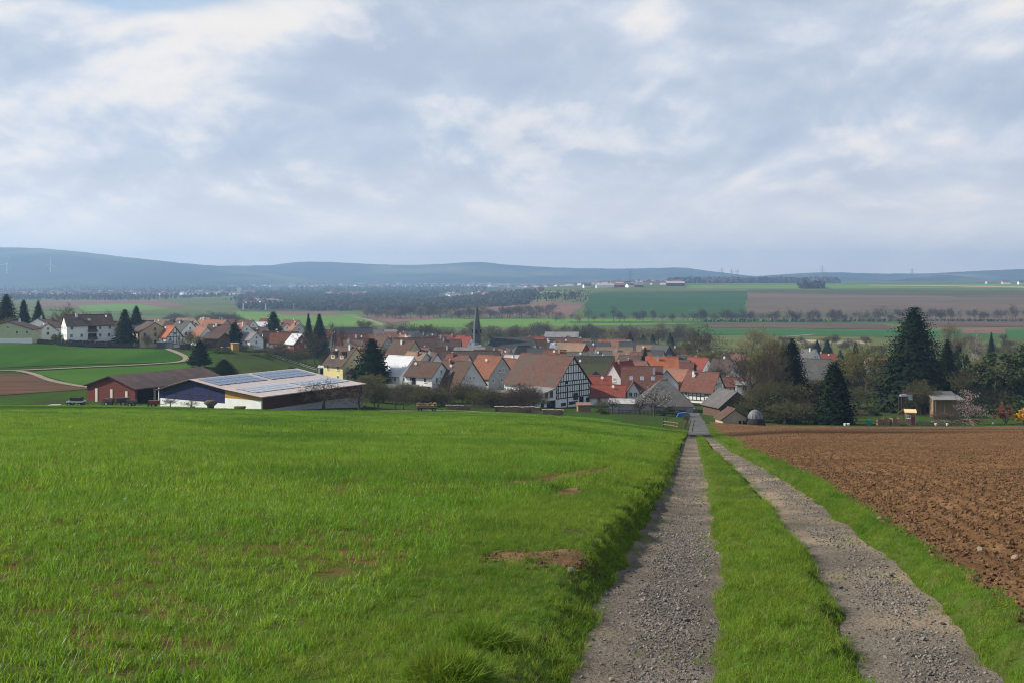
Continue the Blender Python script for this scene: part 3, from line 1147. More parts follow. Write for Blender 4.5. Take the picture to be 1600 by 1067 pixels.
for px, py, s_, lb in ((1531, 862, .11, 'pale tan stone lying on the ploughed earth, the bigger of two'), (1587, 874, .10, 'flat pale stone on the ploughed earth at the right edge'),
                       (1374, 812, .09, 'small pinkish stone at the grassy edge of the ploughed earth'), (1390, 901, .09, 'dark squarish stone in the right rut'),
                       (893, 893, .09, 'dark upright stone in the dug up earth on the bank')):
    X, Y, z = hit(px, py, 60)
    # near ground: march on the real surface
    Ys = np.linspace(5, 60, 3000)
    u = (px - 800) / F
    zz = ground_z(u * Ys, Ys)
    i = np.where(HZ - zz / Ys * F <= py)[0][0]
    X, Y, z = u * Ys[i], Ys[i], zz[i]
    o = link('stone', rock(sum(map(ord, lb)) % 999, 2, .10, .7, M_stone if 'dark' in lb else M_pale), None, (X, Y, z + s_ * .22), (.1, .2, px), (s_ * 1.2, s_, s_))
    tag(o, lb, 'stone')

# ------------------------------------------------------------------ trees
M_bark = mat('bark', (.060, .048, .038), (.095, .080, .062), 6, .95, stretch=(3, 3, .6), bump=.5)
M_twig = mat('twigs', (.062, .046, .030), (.085, .064, .042), 2, .95, rand=.2)
M_twig_red = mat('reddish_twigs', (.080, .050, .033), (.10, .066, .042), 2, .95, rand=.2)
M_twig_green = mat('budding_twigs', (.068, .064, .024), (.092, .082, .03), 2, .95, rand=.2)
M_birch = mat('birch_bark', (.55, .52, .46), (.42, .39, .34), 8, .8, c3=(.06, .05, .05), stretch=(1, 1, 3))
M_needle = mat('fir_needles', (.010, .022, .010), (.019, .036, .016), 1.5, .9, rand=.25, transl=.08, spec=.0)
M_needle_dk = mat('dark_needles', (.007, .014, .008), (.017, .025, .011), 1.5, .9, rand=.25, spec=.0)
M_pine = mat('pine_needles', (.034, .050, .016), (.050, .066, .022), 1.5, .8, rand=.2, transl=.1)
M_leaf = mat('spring_leaves', (.120, .118, .032), (.15, .135, .042), 1.5, .7, rand=.2, transl=.35)
M_leaf_dk = mat('evergreen_leaves', (.030, .045, .014), (.044, .060, .018), 1.5, .7, rand=.2, transl=.15)
M_leaf_mid = mat('shrub_leaves', (.065, .075, .022), (.085, .09, .03), 1.5, .8, rand=.25, transl=.25)
M_willow = mat('willow_shoots', (.17, .14, .055), (.21, .175, .075), 1.5, .8, rand=.2, transl=.2)
M_red_leaf = mat('bronze_leaves', (.16, .055, .035), (.12, .05, .03), 1.5, .7, rand=.2, transl=.3)
M_blossom = mat('white_blossom', (.55, .50, .46), (.46, .40, .36), 1.5, .7, rand=.1, transl=.3)
M_pinkbloss = mat('pinkish_blossom', (.42, .32, .30), (.34, .26, .24), 1.5, .7, rand=.1, transl=.3)
M_forsythia = mat('forsythia_bloom', (.75, .48, .02), (.62, .36, .02), 1.5, .7, rand=.1, transl=.3)


def rvec(rr):
    while True:
        v = Vector((rr.uniform(-1, 1), rr.uniform(-1, 1), rr.uniform(-1, 1)))
        if .05 < v.length < 1:
            return v.normalized()


def deciduous(seed, spread=.42, fork=.22, twigs=2600, leaf=0, leaf_size=.012, droop=0.0, upright=.5, tw=.0042, tl=.055, multi=1, thick=.022):
    """unit-height tree: (trunk builder, crown builder); limbs in the trunk, twigs and leaves in the crown"""
    rr = random.Random(seed)
    T = MB()
    K = MB()
    ends = []

    def grow(p, d, L, r_, lvl):
        n = 4 if lvl < 2 else 3
        pts = [p]
        rad = [r_]
        q = p.copy()
        dd = d.copy()
        for i in range(n):
            dd = (dd + rvec(rr) * (.10 + .10 * lvl) + Vector((0, 0, (.10 if lvl else .0) - droop * .12 * lvl))).normalized()
            q = q + dd * L / n
            pts.append(q.copy())
            rad.append(r_ * (1 - .6 * (i + 1) / n))
        T.tube(pts, rad, 6 if lvl == 0 else (4 if lvl == 1 else 3), cap=False)
        if lvl >= 3:
            ends.append((pts, dd))
            return
        kids = {0: rr.randint(7, 9), 1: rr.randint(5, 6), 2: rr.randint(3, 4)}[lvl]
        for c in range(kids):
            f = rr.uniform(.25 if lvl else max(fork / max(L, .01), .35), 1.0)
            i = min(int(f * n), n - 1)
            g = f * n - i
            b = Vector(pts[i]).lerp(Vector(pts[i + 1]), g)
            loc_d = (pts[i + 1] - pts[i]).normalized()
            az = c * 2.4 + rr.uniform(-.5, .5)
            s = loc_d.orthogonal().normalized()
            s = Matrix.Rotation(az, 3, loc_d) @ s
            out = spread * rr.uniform(1.2, 2.4)
            nd = (loc_d * upright * 1.3 + s * out).normalized()
            ln = {0: .46, 1: .24, 2: .13}[lvl] * rr.uniform(.7, 1.15) * (1.15 - .45 * f if lvl == 0 else 1)
            grow(b, nd, ln, max(r_ * .42, .0014), lvl + 1)
        if lvl < 3:
            grow(pts[-1], dd, {0: .30, 1: .16, 2: .10}[lvl], max(rad[-1] * .9, .0014), lvl + 1)

    for m_ in range(multi):
        d0 = Vector((rr.uniform(-.25, .25), rr.uniform(-.25, .25), 1)) if multi > 1 else Vector((rr.uniform(-.06, .06), rr.uniform(-.06, .06), 1))
        grow(Vector((rr.uniform(-.02, .02) * multi, rr.uniform(-.02, .02) * multi, -.02)), d0.normalized(), .60 if multi == 1 else .55, thick / math.sqrt(multi), 0)
    zmax = max(p[2] for p in T.v)
    for i in range(twigs):
        pts, dd = rr.choice(ends)
        j = rr.randrange(len(pts) - 1)
        b = Vector(pts[j]).lerp(Vector(pts[j + 1]), rr.random())
        d = (dd * .7 + rvec(rr) * .9 + Vector((0, 0, .25 - droop))).normalized()
        L = tl * rr.uniform(.5, 1.3)
        s = d.cross(rvec(rr)).normalized() * tw * rr.uniform(.6, 1.2)
        mid = b + d * L * .5 + rvec(rr) * L * .08
        K.add([b - s / 2, b + s / 2, mid + s * .35, mid - s * .35, b + d * L], [(0, 1, 2, 3), (3, 2, 4)])
    for i in range(leaf):
        pts, dd = rr.choice(ends)
        j = rr.randrange(len(pts) - 1)
        b = Vector(pts[j]).lerp(Vector(pts[j + 1]), rr.random()) + rvec(rr) * rr.random() * tl * 1.1
        n1 = rvec(rr)
        n2 = n1.orthogonal().normalized()
        n3 = n1.cross(n2)
        s = leaf_size * rr.uniform(.6, 1.4)
        K.add([b + n2 * s, b + n3 * s * .6, b - n2 * s, b - n3 * s * .6], [(0, 1, 2, 3)], 1)
    for M_ in (T, K):
        M_.v = [(x / zmax, y / zmax, z / zmax) for x, y, z in M_.v]
    return T, K


def conifer(seed, r0=.22, levels=46, per=8, spray=.035, droop=.25, bare_to=.05, tip=1.0, power=.85, dens=6, lean=0.0):
    rr = random.Random(seed)
    T = MB()
    K = MB()
    T.tube([(0, 0, -.02), (.004, 0, .4), (0, .003, .8), (0, 0, .99)], [.020, .014, .006, .001], 6)
    for i in range(levels):
        f = (i + rr.random() * .8) / levels
        z = bare_to + (tip - bare_to) * f
        rad = r0 * (1 - f) ** power * (1 if f > .1 else .8 + 2 * f)
        for j in range(per):
            a = j * 6.283 / per + i * 1.1 + rr.uniform(-.35, .35)
            L = rad * rr.uniform(.62, 1.12) + .008
            d = Vector((math.cos(a), math.sin(a), 0))
            s = Vector((-d.y, d.x, 0))
            rise = rr.uniform(-.1, .15) + (.5 * f)
            nn = max(2, int(dens * L / r0 + 1.5))
            for q in range(nn):
                g = (q + rr.random()) / nn
                c = Vector((0, 0, z)) + d * L * g + Vector((0, 0, L * (rise * g - droop * 2.2 * g * g)))
                w = spray * (1.15 - .6 * g) * rr.uniform(.7, 1.3) * (.45 + .55 * (1 - f))
                o = (d * .8 + s * rr.uniform(-.9, .9)).normalized()
                o2 = o.cross(Vector((0, 0, 1))).normalized()
                drop = Vector((0, 0, -w * rr.uniform(.2, 1.0)))
                K.add([c - o2 * w * .42, c + o2 * w * .42, c + o * w * 1.3 + drop], [(0, 1, 2)])
                K.add([c, c + o * w * 1.1 + Vector((0, 0, w * .1)), c + o * w * .5 + drop * 1.3], [(0, 1, 2)])
    # dense inner boughs
    for i in range(int(levels * per * 3)):
        f = rr.random() ** 1.3
        z = bare_to + .02 + (tip - bare_to) * f * .93
        rad = r0 * (1 - f) ** power * rr.uniform(.3, .85)
        a = rr.random() * 6.283
        d = Vector((math.cos(a), math.sin(a), 0))
        s = Vector((-d.y, d.x, 0))
        c = d * rad + Vector((0, 0, z))
        w = spray * (1.0 - .6 * f)
        K.add([c - s * w + Vector((0, 0, w * .5)), c + s * w + Vector((0, 0, w * .3)), c + d * w * .6 + Vector((0, 0, -w * 1.1))], [(0, 1, 2)])
    K.add([(-.004, 0, .96), (.004, 0, .96), (0, 0, 1.0)], [(0, 1, 2)])
    return T, K


def clumped(seed, blobs, n, size, trunk=True, core=.0, stems=0):
    """leafy shrub or round evergreen: leaves in clumps through the volume. blobs: (x, y, z, r) in unit height"""
    rr = random.Random(seed)
    T = MB()
    K = MB()
    if trunk:
        T.tube([(0, 0, -.03), (.01, 0, .3), (0, .01, .6)], [.028, .02, .008], 6)
    for i in range(stems):
        a = rr.random() * 6.283
        T.tube([(0, 0, -.02), (.12 * math.cos(a), .12 * math.sin(a), .3), (.26 * math.cos(a), .26 * math.sin(a), rr.uniform(.55, .9))], [.014, .009, .003], 4)
    sub = []
    for (x, y, z, r_) in blobs:
        T.tube([(0, 0, min(.3, z * .5)), (x * .7, y * .7, z * .85), (x, y, z)], [.012, .007, .003], 4)
        for q in range(9):
            v = rvec(rr) * r_ * rr.uniform(.35, .95)
            sub.append((Vector((x, y, z)) + v, r_ * rr.uniform(.22, .45)))
    for i in range(n):
        c, r_ = rr.choice(sub)
        p = c + rvec(rr) * r_ * rr.random() ** .5
        n1 = (rvec(rr) + Vector((0, 0, .5))).normalized()
        n2 = n1.orthogonal().normalized()
        n3 = n1.cross(n2)
        a = rr.random() * 6.28
        n2, n3 = n2 * math.cos(a) + n3 * math.sin(a), n3 * math.cos(a) - n2 * math.sin(a)
        s = size * rr.uniform(.6, 1.4)
        K.add([p + n2 * s, p + n3 * s * .55, p - n2 * s, p - n3 * s * .55], [(0, 1, 2, 3)])
    return T, K


TREES = {}


def kind(name, maker, n, bark, crown):
    TREES[name] = []
    for i in range(n):
        T, K = maker(i)
        TREES[name].append((T.mesh('trunk', bark), K.mesh('crown', crown)))


kind('bare', lambda i: deciduous(100 + i, .40, twigs=3000), 4, M_bark, [M_twig, M_leaf])
kind('bare_wide', lambda i: deciduous(120 + i, .52, twigs=3200, upright=.32, fork=.15), 2, M_bark, [M_twig_red, M_leaf])
kind('budding', lambda i: deciduous(140 + i, .38, twigs=2200, leaf=5600, leaf_size=.0105), 3, M_bark, [M_twig_green, M_leaf])
kind('orchard', lambda i: deciduous(160 + i, .55, twigs=1300, upright=.22, fork=.25, tl=.10, tw=.006, thick=.035), 3, M_bark, [M_twig, M_leaf])
kind('blossom', lambda i: deciduous(180 + i, .52, twigs=1900, leaf=750, leaf_size=.010, upright=.3, tl=.07, thick=.028), 2, M_bark, [M_twig, M_blossom])
kind('pink_blossom', lambda i: deciduous(190 + i, .5, twigs=900, leaf=1300, leaf_size=.014, upright=.3, tl=.08, thick=.03), 1, M_bark, [M_twig, M_pinkbloss])
kind('willow', lambda i: deciduous(200 + i, .36, twigs=3200, leaf=1600, leaf_size=.010, droop=.25, tl=.08), 2, M_bark, [M_willow, M_willow])
kind('birch', lambda i: deciduous(220 + i, .26, twigs=2400, leaf=300, leaf_size=.008, droop=.3, upright=.8, tw=.003, thick=.016), 2, M_birch, [M_twig_red, M_leaf])
kind('small_bare', lambda i: deciduous(240 + i, .45, twigs=2400, tw=.0065, tl=.08, multi=4), 4, M_bark, [M_twig_red, M_leaf])
kind('small_bud', lambda i: deciduous(260 + i, .45, twigs=1500, leaf=1300, leaf_size=.018, tw=.0065, tl=.08, multi=2), 4, M_bark, [M_twig_green, M_leaf])
kind('fir', lambda i: conifer(300 + i, (.20, .24, .17)[i], 64, 9, .028, dens=7), 3, M_bark, [M_needle])
kind('spruce_dark', lambda i: conifer(320 + i, (.30, .34)[i], 96, 12, .024, .12, .02, power=.56, dens=10), 2, M_bark, [M_needle_dk])
kind('fir_loose', lambda i: conifer(340 + i, (.23, .28)[i], 36, 8, .048, .10, .15, dens=7, power=.6), 2, M_bark, [M_needle])
kind('column', lambda i: conifer(360 + i, .19, 60, 9, .04, -.10, .02, power=.45), 1, M_bark, [M_needle_dk])
kind('pine', lambda i: clumped(380 + i, [(0, 0, .78, .2), (.2, .05, .62, .2), (-.2, .1, .6, .22), (.05, -.2, .5, .2), (-.1, -.05, .42, .22), (.25, -.1, .38, .18), (-.25, 0, .3, .2), (.1, .15, .25, .2)], 5200, .022), 2, M_bark, [M_pine])
kind('evergreen_bush', lambda i: clumped(400 + i, [(0, 0, .55, .4), (.3, 0, .4, .3), (-.3, .1, .4, .32), (0, -.3, .4, .3), (.1, .3, .35, .3)], 2600, .035, False), 2, M_bark, [M_leaf_dk])
kind('shrub', lambda i: clumped(420 + i, [(0, 0, .6, .38), (.32, 0, .45, .32), (-.32, .1, .45, .34), (0, -.3, .4, .3), (.1, .3, .5, .3)], 2200, .030, False, stems=6), 3, M_bark, [M_leaf_mid])
kind('red_bush', lambda i: clumped(440 + i, [(0, 0, .65, .33), (.28, 0, .5, .28), (-.3, .1, .5, .28), (0, -.25, .4, .25)], 1500, .030, True, stems=6), 1, M_bark, [M_red_leaf])
kind('forsythia', lambda i: clumped(450 + i, [(0, 0, .6, .36), (.3, 0, .5, .28), (-.3, .1, .45, .3), (0, -.3, .4, .28)], 1500, .035, False, stems=8), 1, M_bark, [M_forsythia])
kind('thicket', lambda i: deciduous(460 + i, .5, twigs=4200, leaf=1500, leaf_size=.014, upright=.35, fork=.05, multi=5, tw=.006, tl=.075), 3, M_bark, [M_twig_green, M_leaf_mid])
_tc = {}


def tree(kd, px, Y, top=None, width=None, label=None, cat='tree', name=None, group=None, height=None, sink=.2, one=False, ref=.5):
    """kind of tree at a bearing and distance; its top reaches the given photo row; width in photo pixels"""
    X, Y, z = at(px, Y)
    h = height if height else -(top - HZ) / F * Y - z
    h = max(h, .5)
    i = _tc.get(kd, 0)
    _tc[kd] = i + 1
    T, K = TREES[kd][i % len(TREES[kd])]
    if not hasattr(tree, 'wid'):
        tree.wid = {}
    if K not in tree.wid:
        co = np.empty(len(K.vertices) * 3)
        K.vertices.foreach_get('co', co)
        co = co.reshape(-1, 3)
        tree.wid[K] = float(np.percentile(co[:, 0], 97) - np.percentile(co[:, 0], 3))
    ws = h
    if width:
        ws = width * Y / F / tree.wid[K]
    nm = name or {'fir': 'fir_tree', 'fir_loose': 'fir_tree', 'spruce_dark': 'spruce_tree', 'column': 'cypress_tree', 'pine': 'pine_tree'}.get(
        kd, 'bush' if kd in ('evergreen_bush', 'shrub', 'red_bush', 'forsythia', 'thicket') else ('birch_tree' if kd == 'birch' else 'bare_tree' if 'bare' in kd or kd == 'orchard' else 'tree'))
    e_ = thing(nm, label, cat, (X, Y, z - sink * min(1, h / 6)), random.uniform(0, 6.28), group)
    e_.scale = (ws, ws, h)
    link('trunk', T, e_)
    link('crown', K, e_)
    return e_
# ------------------------------------------------------------------ buildings
WALL = {
    'white': mat('white_plaster', (.80, .79, .77), (.73, .72, .69), .8, .9, bump=.1, bscale=20),
    'cream': mat('cream_plaster', (.58, .54, .44), (.52, .48, .39), .8, .9, bump=.1, bscale=20),
    'yellow': mat('yellow_plaster', (.62, .53, .26), (.56, .48, .24), .8, .9, bump=.1, bscale=20),
    'green': mat('pale_green_plaster', (.48, .50, .29), (.44, .46, .27), .8, .9, bump=.1, bscale=20),
    'tan': mat('tan_plaster', (.50, .41, .25), (.45, .37, .23), .8, .9, bump=.1, bscale=20),
    'grey': mat('grey_render', (.30, .29, .28), (.36, .35, .33), .7, .95, bump=.2, bscale=14),
    'ltgrey': mat('light_grey_render', (.46, .46, .46), (.40, .40, .40), .7, .95, bump=.2, bscale=14),
    'brick': mat('brick_red_wall', (.20, .060, .042), (.25, .08, .055), 4, .9, bump=.3, bscale=20),
    'brown': mat('brown_boards', (.085, .055, .038), (.12, .08, .055), 3, .9, bump=.3, stretch=(6, 6, .4)),
    'redwood': mat('red_painted_boards', (.115, .030, .024), (.145, .040, .031), 3, .8, bump=.3, stretch=(8, 8, .3)),
    'darkred': mat('dark_red_boards', (.060, .022, .020), (.08, .03, .026), 3, .85, bump=.3, stretch=(8, 8, .3)),
    'blue': mat('dark_blue_cladding', (.020, .020, .075), (.028, .029, .095), 1.5, .7, bump=.3, stretch=(8, 8, .3)),
    'ochre': mat('ochre_boards', (.38, .20, .055), (.44, .25, .08), 3, .8, bump=.3, stretch=(8, 8, .3)),
    'slate': mat('slate_cladding', (.075, .082, .095), (.11, .115, .13), 3, .6, bump=.4, bscale=10),
    'beige': mat('beige_block_wall', (.36, .31, .22), (.31, .27, .19), .8, .95, bump=.2, bscale=14),
    'wood': mat('weathered_wood', (.20, .13, .075), (.28, .19, .11), 3, .9, bump=.4, stretch=(6, 6, .5)),
}
ROOF = {
    'orange': mat('orange_tiles', (.29, .085, .036), (.36, .115, .05), 1.2, .85, bump=.5, tiles=.34, c3=(.21, .08, .045)),
    'rust': mat('rust_orange_tiles', (.155, .064, .036), (.20, .085, .048), 1.2, .85, bump=.5, tiles=.34, c3=(.14, .065, .042)),
    'salmon': mat('faded_orange_tiles', (.195, .090, .055), (.25, .12, .078), 1.2, .85, bump=.5, tiles=.34, c3=(.16, .095, .07)),
    'red': mat('red_tiles', (.17, .042, .028), (.22, .058, .038), 1.2, .85, bump=.5, tiles=.34, c3=(.19, .06, .045)),
    'redbrown': mat('red_brown_tiles', (.115, .048, .035), (.155, .065, .047), 1.2, .85, bump=.5, tiles=.34, c3=(.12, .07, .055)),
    'brown': mat('brown_tiles', (.070, .041, .030), (.098, .057, .041), 1.2, .85, bump=.5, tiles=.34, c3=(.078, .056, .042)),
    'barn': mat('old_barn_tiles', (.088, .047, .035), (.12, .062, .045), 1.2, .85, bump=.5, tiles=.34, c3=(.085, .065, .052)),
    'ltbrown': mat('light_brown_tiles', (.19, .12, .078), (.235, .15, .10), 1.2, .85, bump=.5, tiles=.34, c3=(.15, .115, .085)),
    'dkbrown': mat('dark_brown_tiles', (.070, .045, .038), (.09, .06, .05), 1.2, .85, bump=.5, tiles=.34, c3=(.055, .045, .04)),
    'slate': mat('dark_slate_roof', (.045, .047, .052), (.065, .067, .07), 1.2, .7, bump=.5, tiles=.3, c3=(.05, .055, .045)),
    'moss': mat('mossy_dark_tiles', (.055, .050, .035), (.075, .07, .045), 1.2, .9, bump=.5, tiles=.34, c3=(.06, .07, .03)),
    'grey': mat('grey_fibre_cement', (.17, .165, .16), (.21, .205, .195), .8, .9, bump=.4, tiles=.5, c3=(.15, .14, .125)),
    'dkgrey': mat('grey_tiles', (.085, .083, .08), (.115, .112, .108), 1.0, .85, bump=.5, tiles=.34, c3=(.095, .085, .075)),
    'pale': mat('pale_sheet_roof', (.52, .52, .54), (.46, .46, .48), .8, .7, bump=.3, tiles=.6),
    'pinkish': mat('pinkish_sheet_roof', (.37, .31, .285), (.43, .365, .335), .8, .75, bump=.4, tiles=.4),
}
M_timber = mat('dark_timber', (.020, .015, .013), (.035, .027, .022), 4, .85, bump=.3)
M_glass = mat('window_glass', (.020, .024, .030), (.035, .042, .052), 1.5, .08, spec=.6)
M_frame = mat('white_window_frame', (.70, .70, .68), None, rough=.5)
M_dkframe = mat('dark_window_frame', (.09, .065, .05), None, rough=.6)
M_chim = mat('chimney_brick', (.22, .085, .06), (.27, .11, .08), 5, .95, bump=.3, bscale=14)
M_chimw = mat('white_chimney', (.70, .69, .66), (.60, .59, .57), 3, .9)
M_metal = mat('zinc_sheet', (.42, .43, .44), (.36, .37, .38), 2, .45, metal=.6)
M_gutter = mat('copper_gutter', (.14, .085, .06), None, rough=.6)
M_pv = mat('solar_cell', (.075, .105, .175), (.095, .13, .205), .8, .28, spec=.8)
M_pvlight = mat('solar_cell_glossy', (.20, .225, .265), (.235, .26, .30), .8, .18, spec=1.0)
M_alu = mat('aluminium', (.55, .56, .58), None, rough=.4, metal=.5)
M_conc = mat('concrete', (.36, .35, .33), (.30, .29, .27), 1.5, .95, bump=.2, bscale=14)
M_rubber = mat('rubber', (.018, .018, .018), None, rough=.8)
M_iron = mat('dark_iron', (.045, .042, .042), (.075, .06, .05), 4, .7, bump=.2)
M_rusty = mat('rust_red_paint', (.24, .055, .035), (.17, .05, .035), 3, .7)
M_white = mat('white_paint', (.75, .75, .73), (.68, .68, .66), 2, .6)
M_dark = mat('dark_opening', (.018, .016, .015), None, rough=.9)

_unit = {}


def unit_window(w, h, bars, frame):
    key = (round(w, 1), round(h, 1), bars, frame.name)
    if key in _unit:
        return _unit[key]
    f = MB()
    t = .09
    f.box((0, -.02, h / 2 - t / 2), (w, .10, t)).box((0, -.02, -h / 2 + t / 2), (w, .10, t))
    f.box((-w / 2 + t / 2, -.02, 0), (t, .098, h - 2 * t)).box((w / 2 - t / 2, -.02, 0), (t, .098, h - 2 * t))
    for i in range(bars):
        f.box((-w / 2 + w * (i + 1) / (bars + 1), -.02, 0), (.06, .09, h - 2 * t))
    f.box((0, -.06, -h / 2 - .03), (w + .16, .18, .06))
    p = MB()
    p.box((0, .005, 0), (w - 2 * t, .03, h - 2 * t))
    r_ = (f.mesh('window', frame), p.mesh('pane', M_glass))
    _unit[key] = r_
    return r_


def add_window(root, x, y, z, ang, w=1.05, h=1.25, bars=1, frame=None, name='window'):
    """a window on a wall: ang is the direction the wall faces, in the house's own axes"""
    f, p = unit_window(w, h, bars, frame or M_frame)
    o = link(name, f, root, (x, y, z), (0, 0, ang + math.pi / 2))
    link('pane', p, o)
    return o


_cube = None


def unit_cube(material):
    key = ('cube', material.name)
    if key not in _unit:
        b = MB()
        b.box((0, 0, 0), (1, 1, 1))
        _unit[key] = b.mesh('block', material)
    return _unit[key]


def block(name, parent, c, s, material, rot=None):
    return link(name, unit_cube(material), parent, c, rot, s)


def beam(root, a, b, wid, dep, material=None, name='timber_beam'):
    a = Vector(a)
    b = Vector(b)
    d = b - a
    o = link(name, unit_cube(material or M_timber), root, (a + b) / 2, None, (wid, dep, d.length))
    return o, d


def timber_face(root, fx, fy, ang, wid, z0, z1, gable=0.0, floors=(0,), step=1.2, th=.17, braces=True, seed=0):
    """half timbering on a wall face. fx, fy: middle of the face in house axes, ang: facing direction"""
    rr = random.Random(seed)
    ax = Vector((-math.sin(ang), math.cos(ang), 0))
    nrm = Vector((math.cos(ang), math.sin(ang), 0))
    o0 = Vector((fx, fy, 0)) + nrm * .03

    def bar_(s0, h0, s1, h1, t):
        a = o0 + ax * s0 + Vector((0, 0, h0))
        b = o0 + ax * s1 + Vector((0, 0, h1))
        d = b - a
        zax = d.normalized()
        m_ = Matrix((ax.cross(zax).normalized().cross(zax), nrm, zax)).transposed()
        q = Matrix((zax.cross(nrm) * -1, nrm, zax)).transposed()
        if q.determinant() < 0:
            q = Matrix((zax.cross(nrm), nrm, zax)).transposed()
        o = link('timber_beam', unit_cube(M_timber), root, (a + b) / 2, q.to_euler(), (t, .06 + rr.uniform(0, .012), d.length))
        return o

    def half(h):
        return wid / 2 if h <= z1 else wid / 2 * max(0, 1 - (h - z1) / max(gable, .01))
    levels = [z for z in floors]
    for z in levels:
        hw_ = half(z)
        if hw_ > .4:
            bar_(-hw_ + .05, z, hw_ - .05, z, th * 1.25)
    tops = levels[1:] + [z1 + gable if gable else z1]
    for z, zt in zip(levels, tops):
        n = max(1, int(2 * half(z) / step))
        for i in range(n + 1):
            s = -half(z) + 2 * half(z) * i / n
            if half(z) < .5:
                continue
            s = max(-half(z) + .1, min(half(z) - .1, s))
            zz = zt
            if gable and abs(s) > half(zt) - .05:
                zz = z1 + gable * (1 - abs(s) / (wid / 2)) if z1 + gable * (1 - abs(s) / (wid / 2)) > z else z
            if zz - z > .35:
                bar_(s, z + .05, s, zz - .05, th)
        if braces and zt - z > 1.2:
            hz_ = min(half(z), half(zt)) if not gable else half(z)
            for sg in (-1, 1):
                s0 = sg * (hz_ - .15)
                s1 = sg * max(hz_ - .15 - .55 * (zt - z), .1)
                zt2 = zt
                if gable and half(zt) < abs(s1):
                    continue
                bar_(s1, zt2 - .1, s0, z + .1, th * .9) if rr.random() < .8 else None
    if gable:
        for sg in (-1, 1):
            bar_(sg * (wid / 2 - .1), z1, 0, z1 + gable - .12, th * 1.2)


HOUSES = []


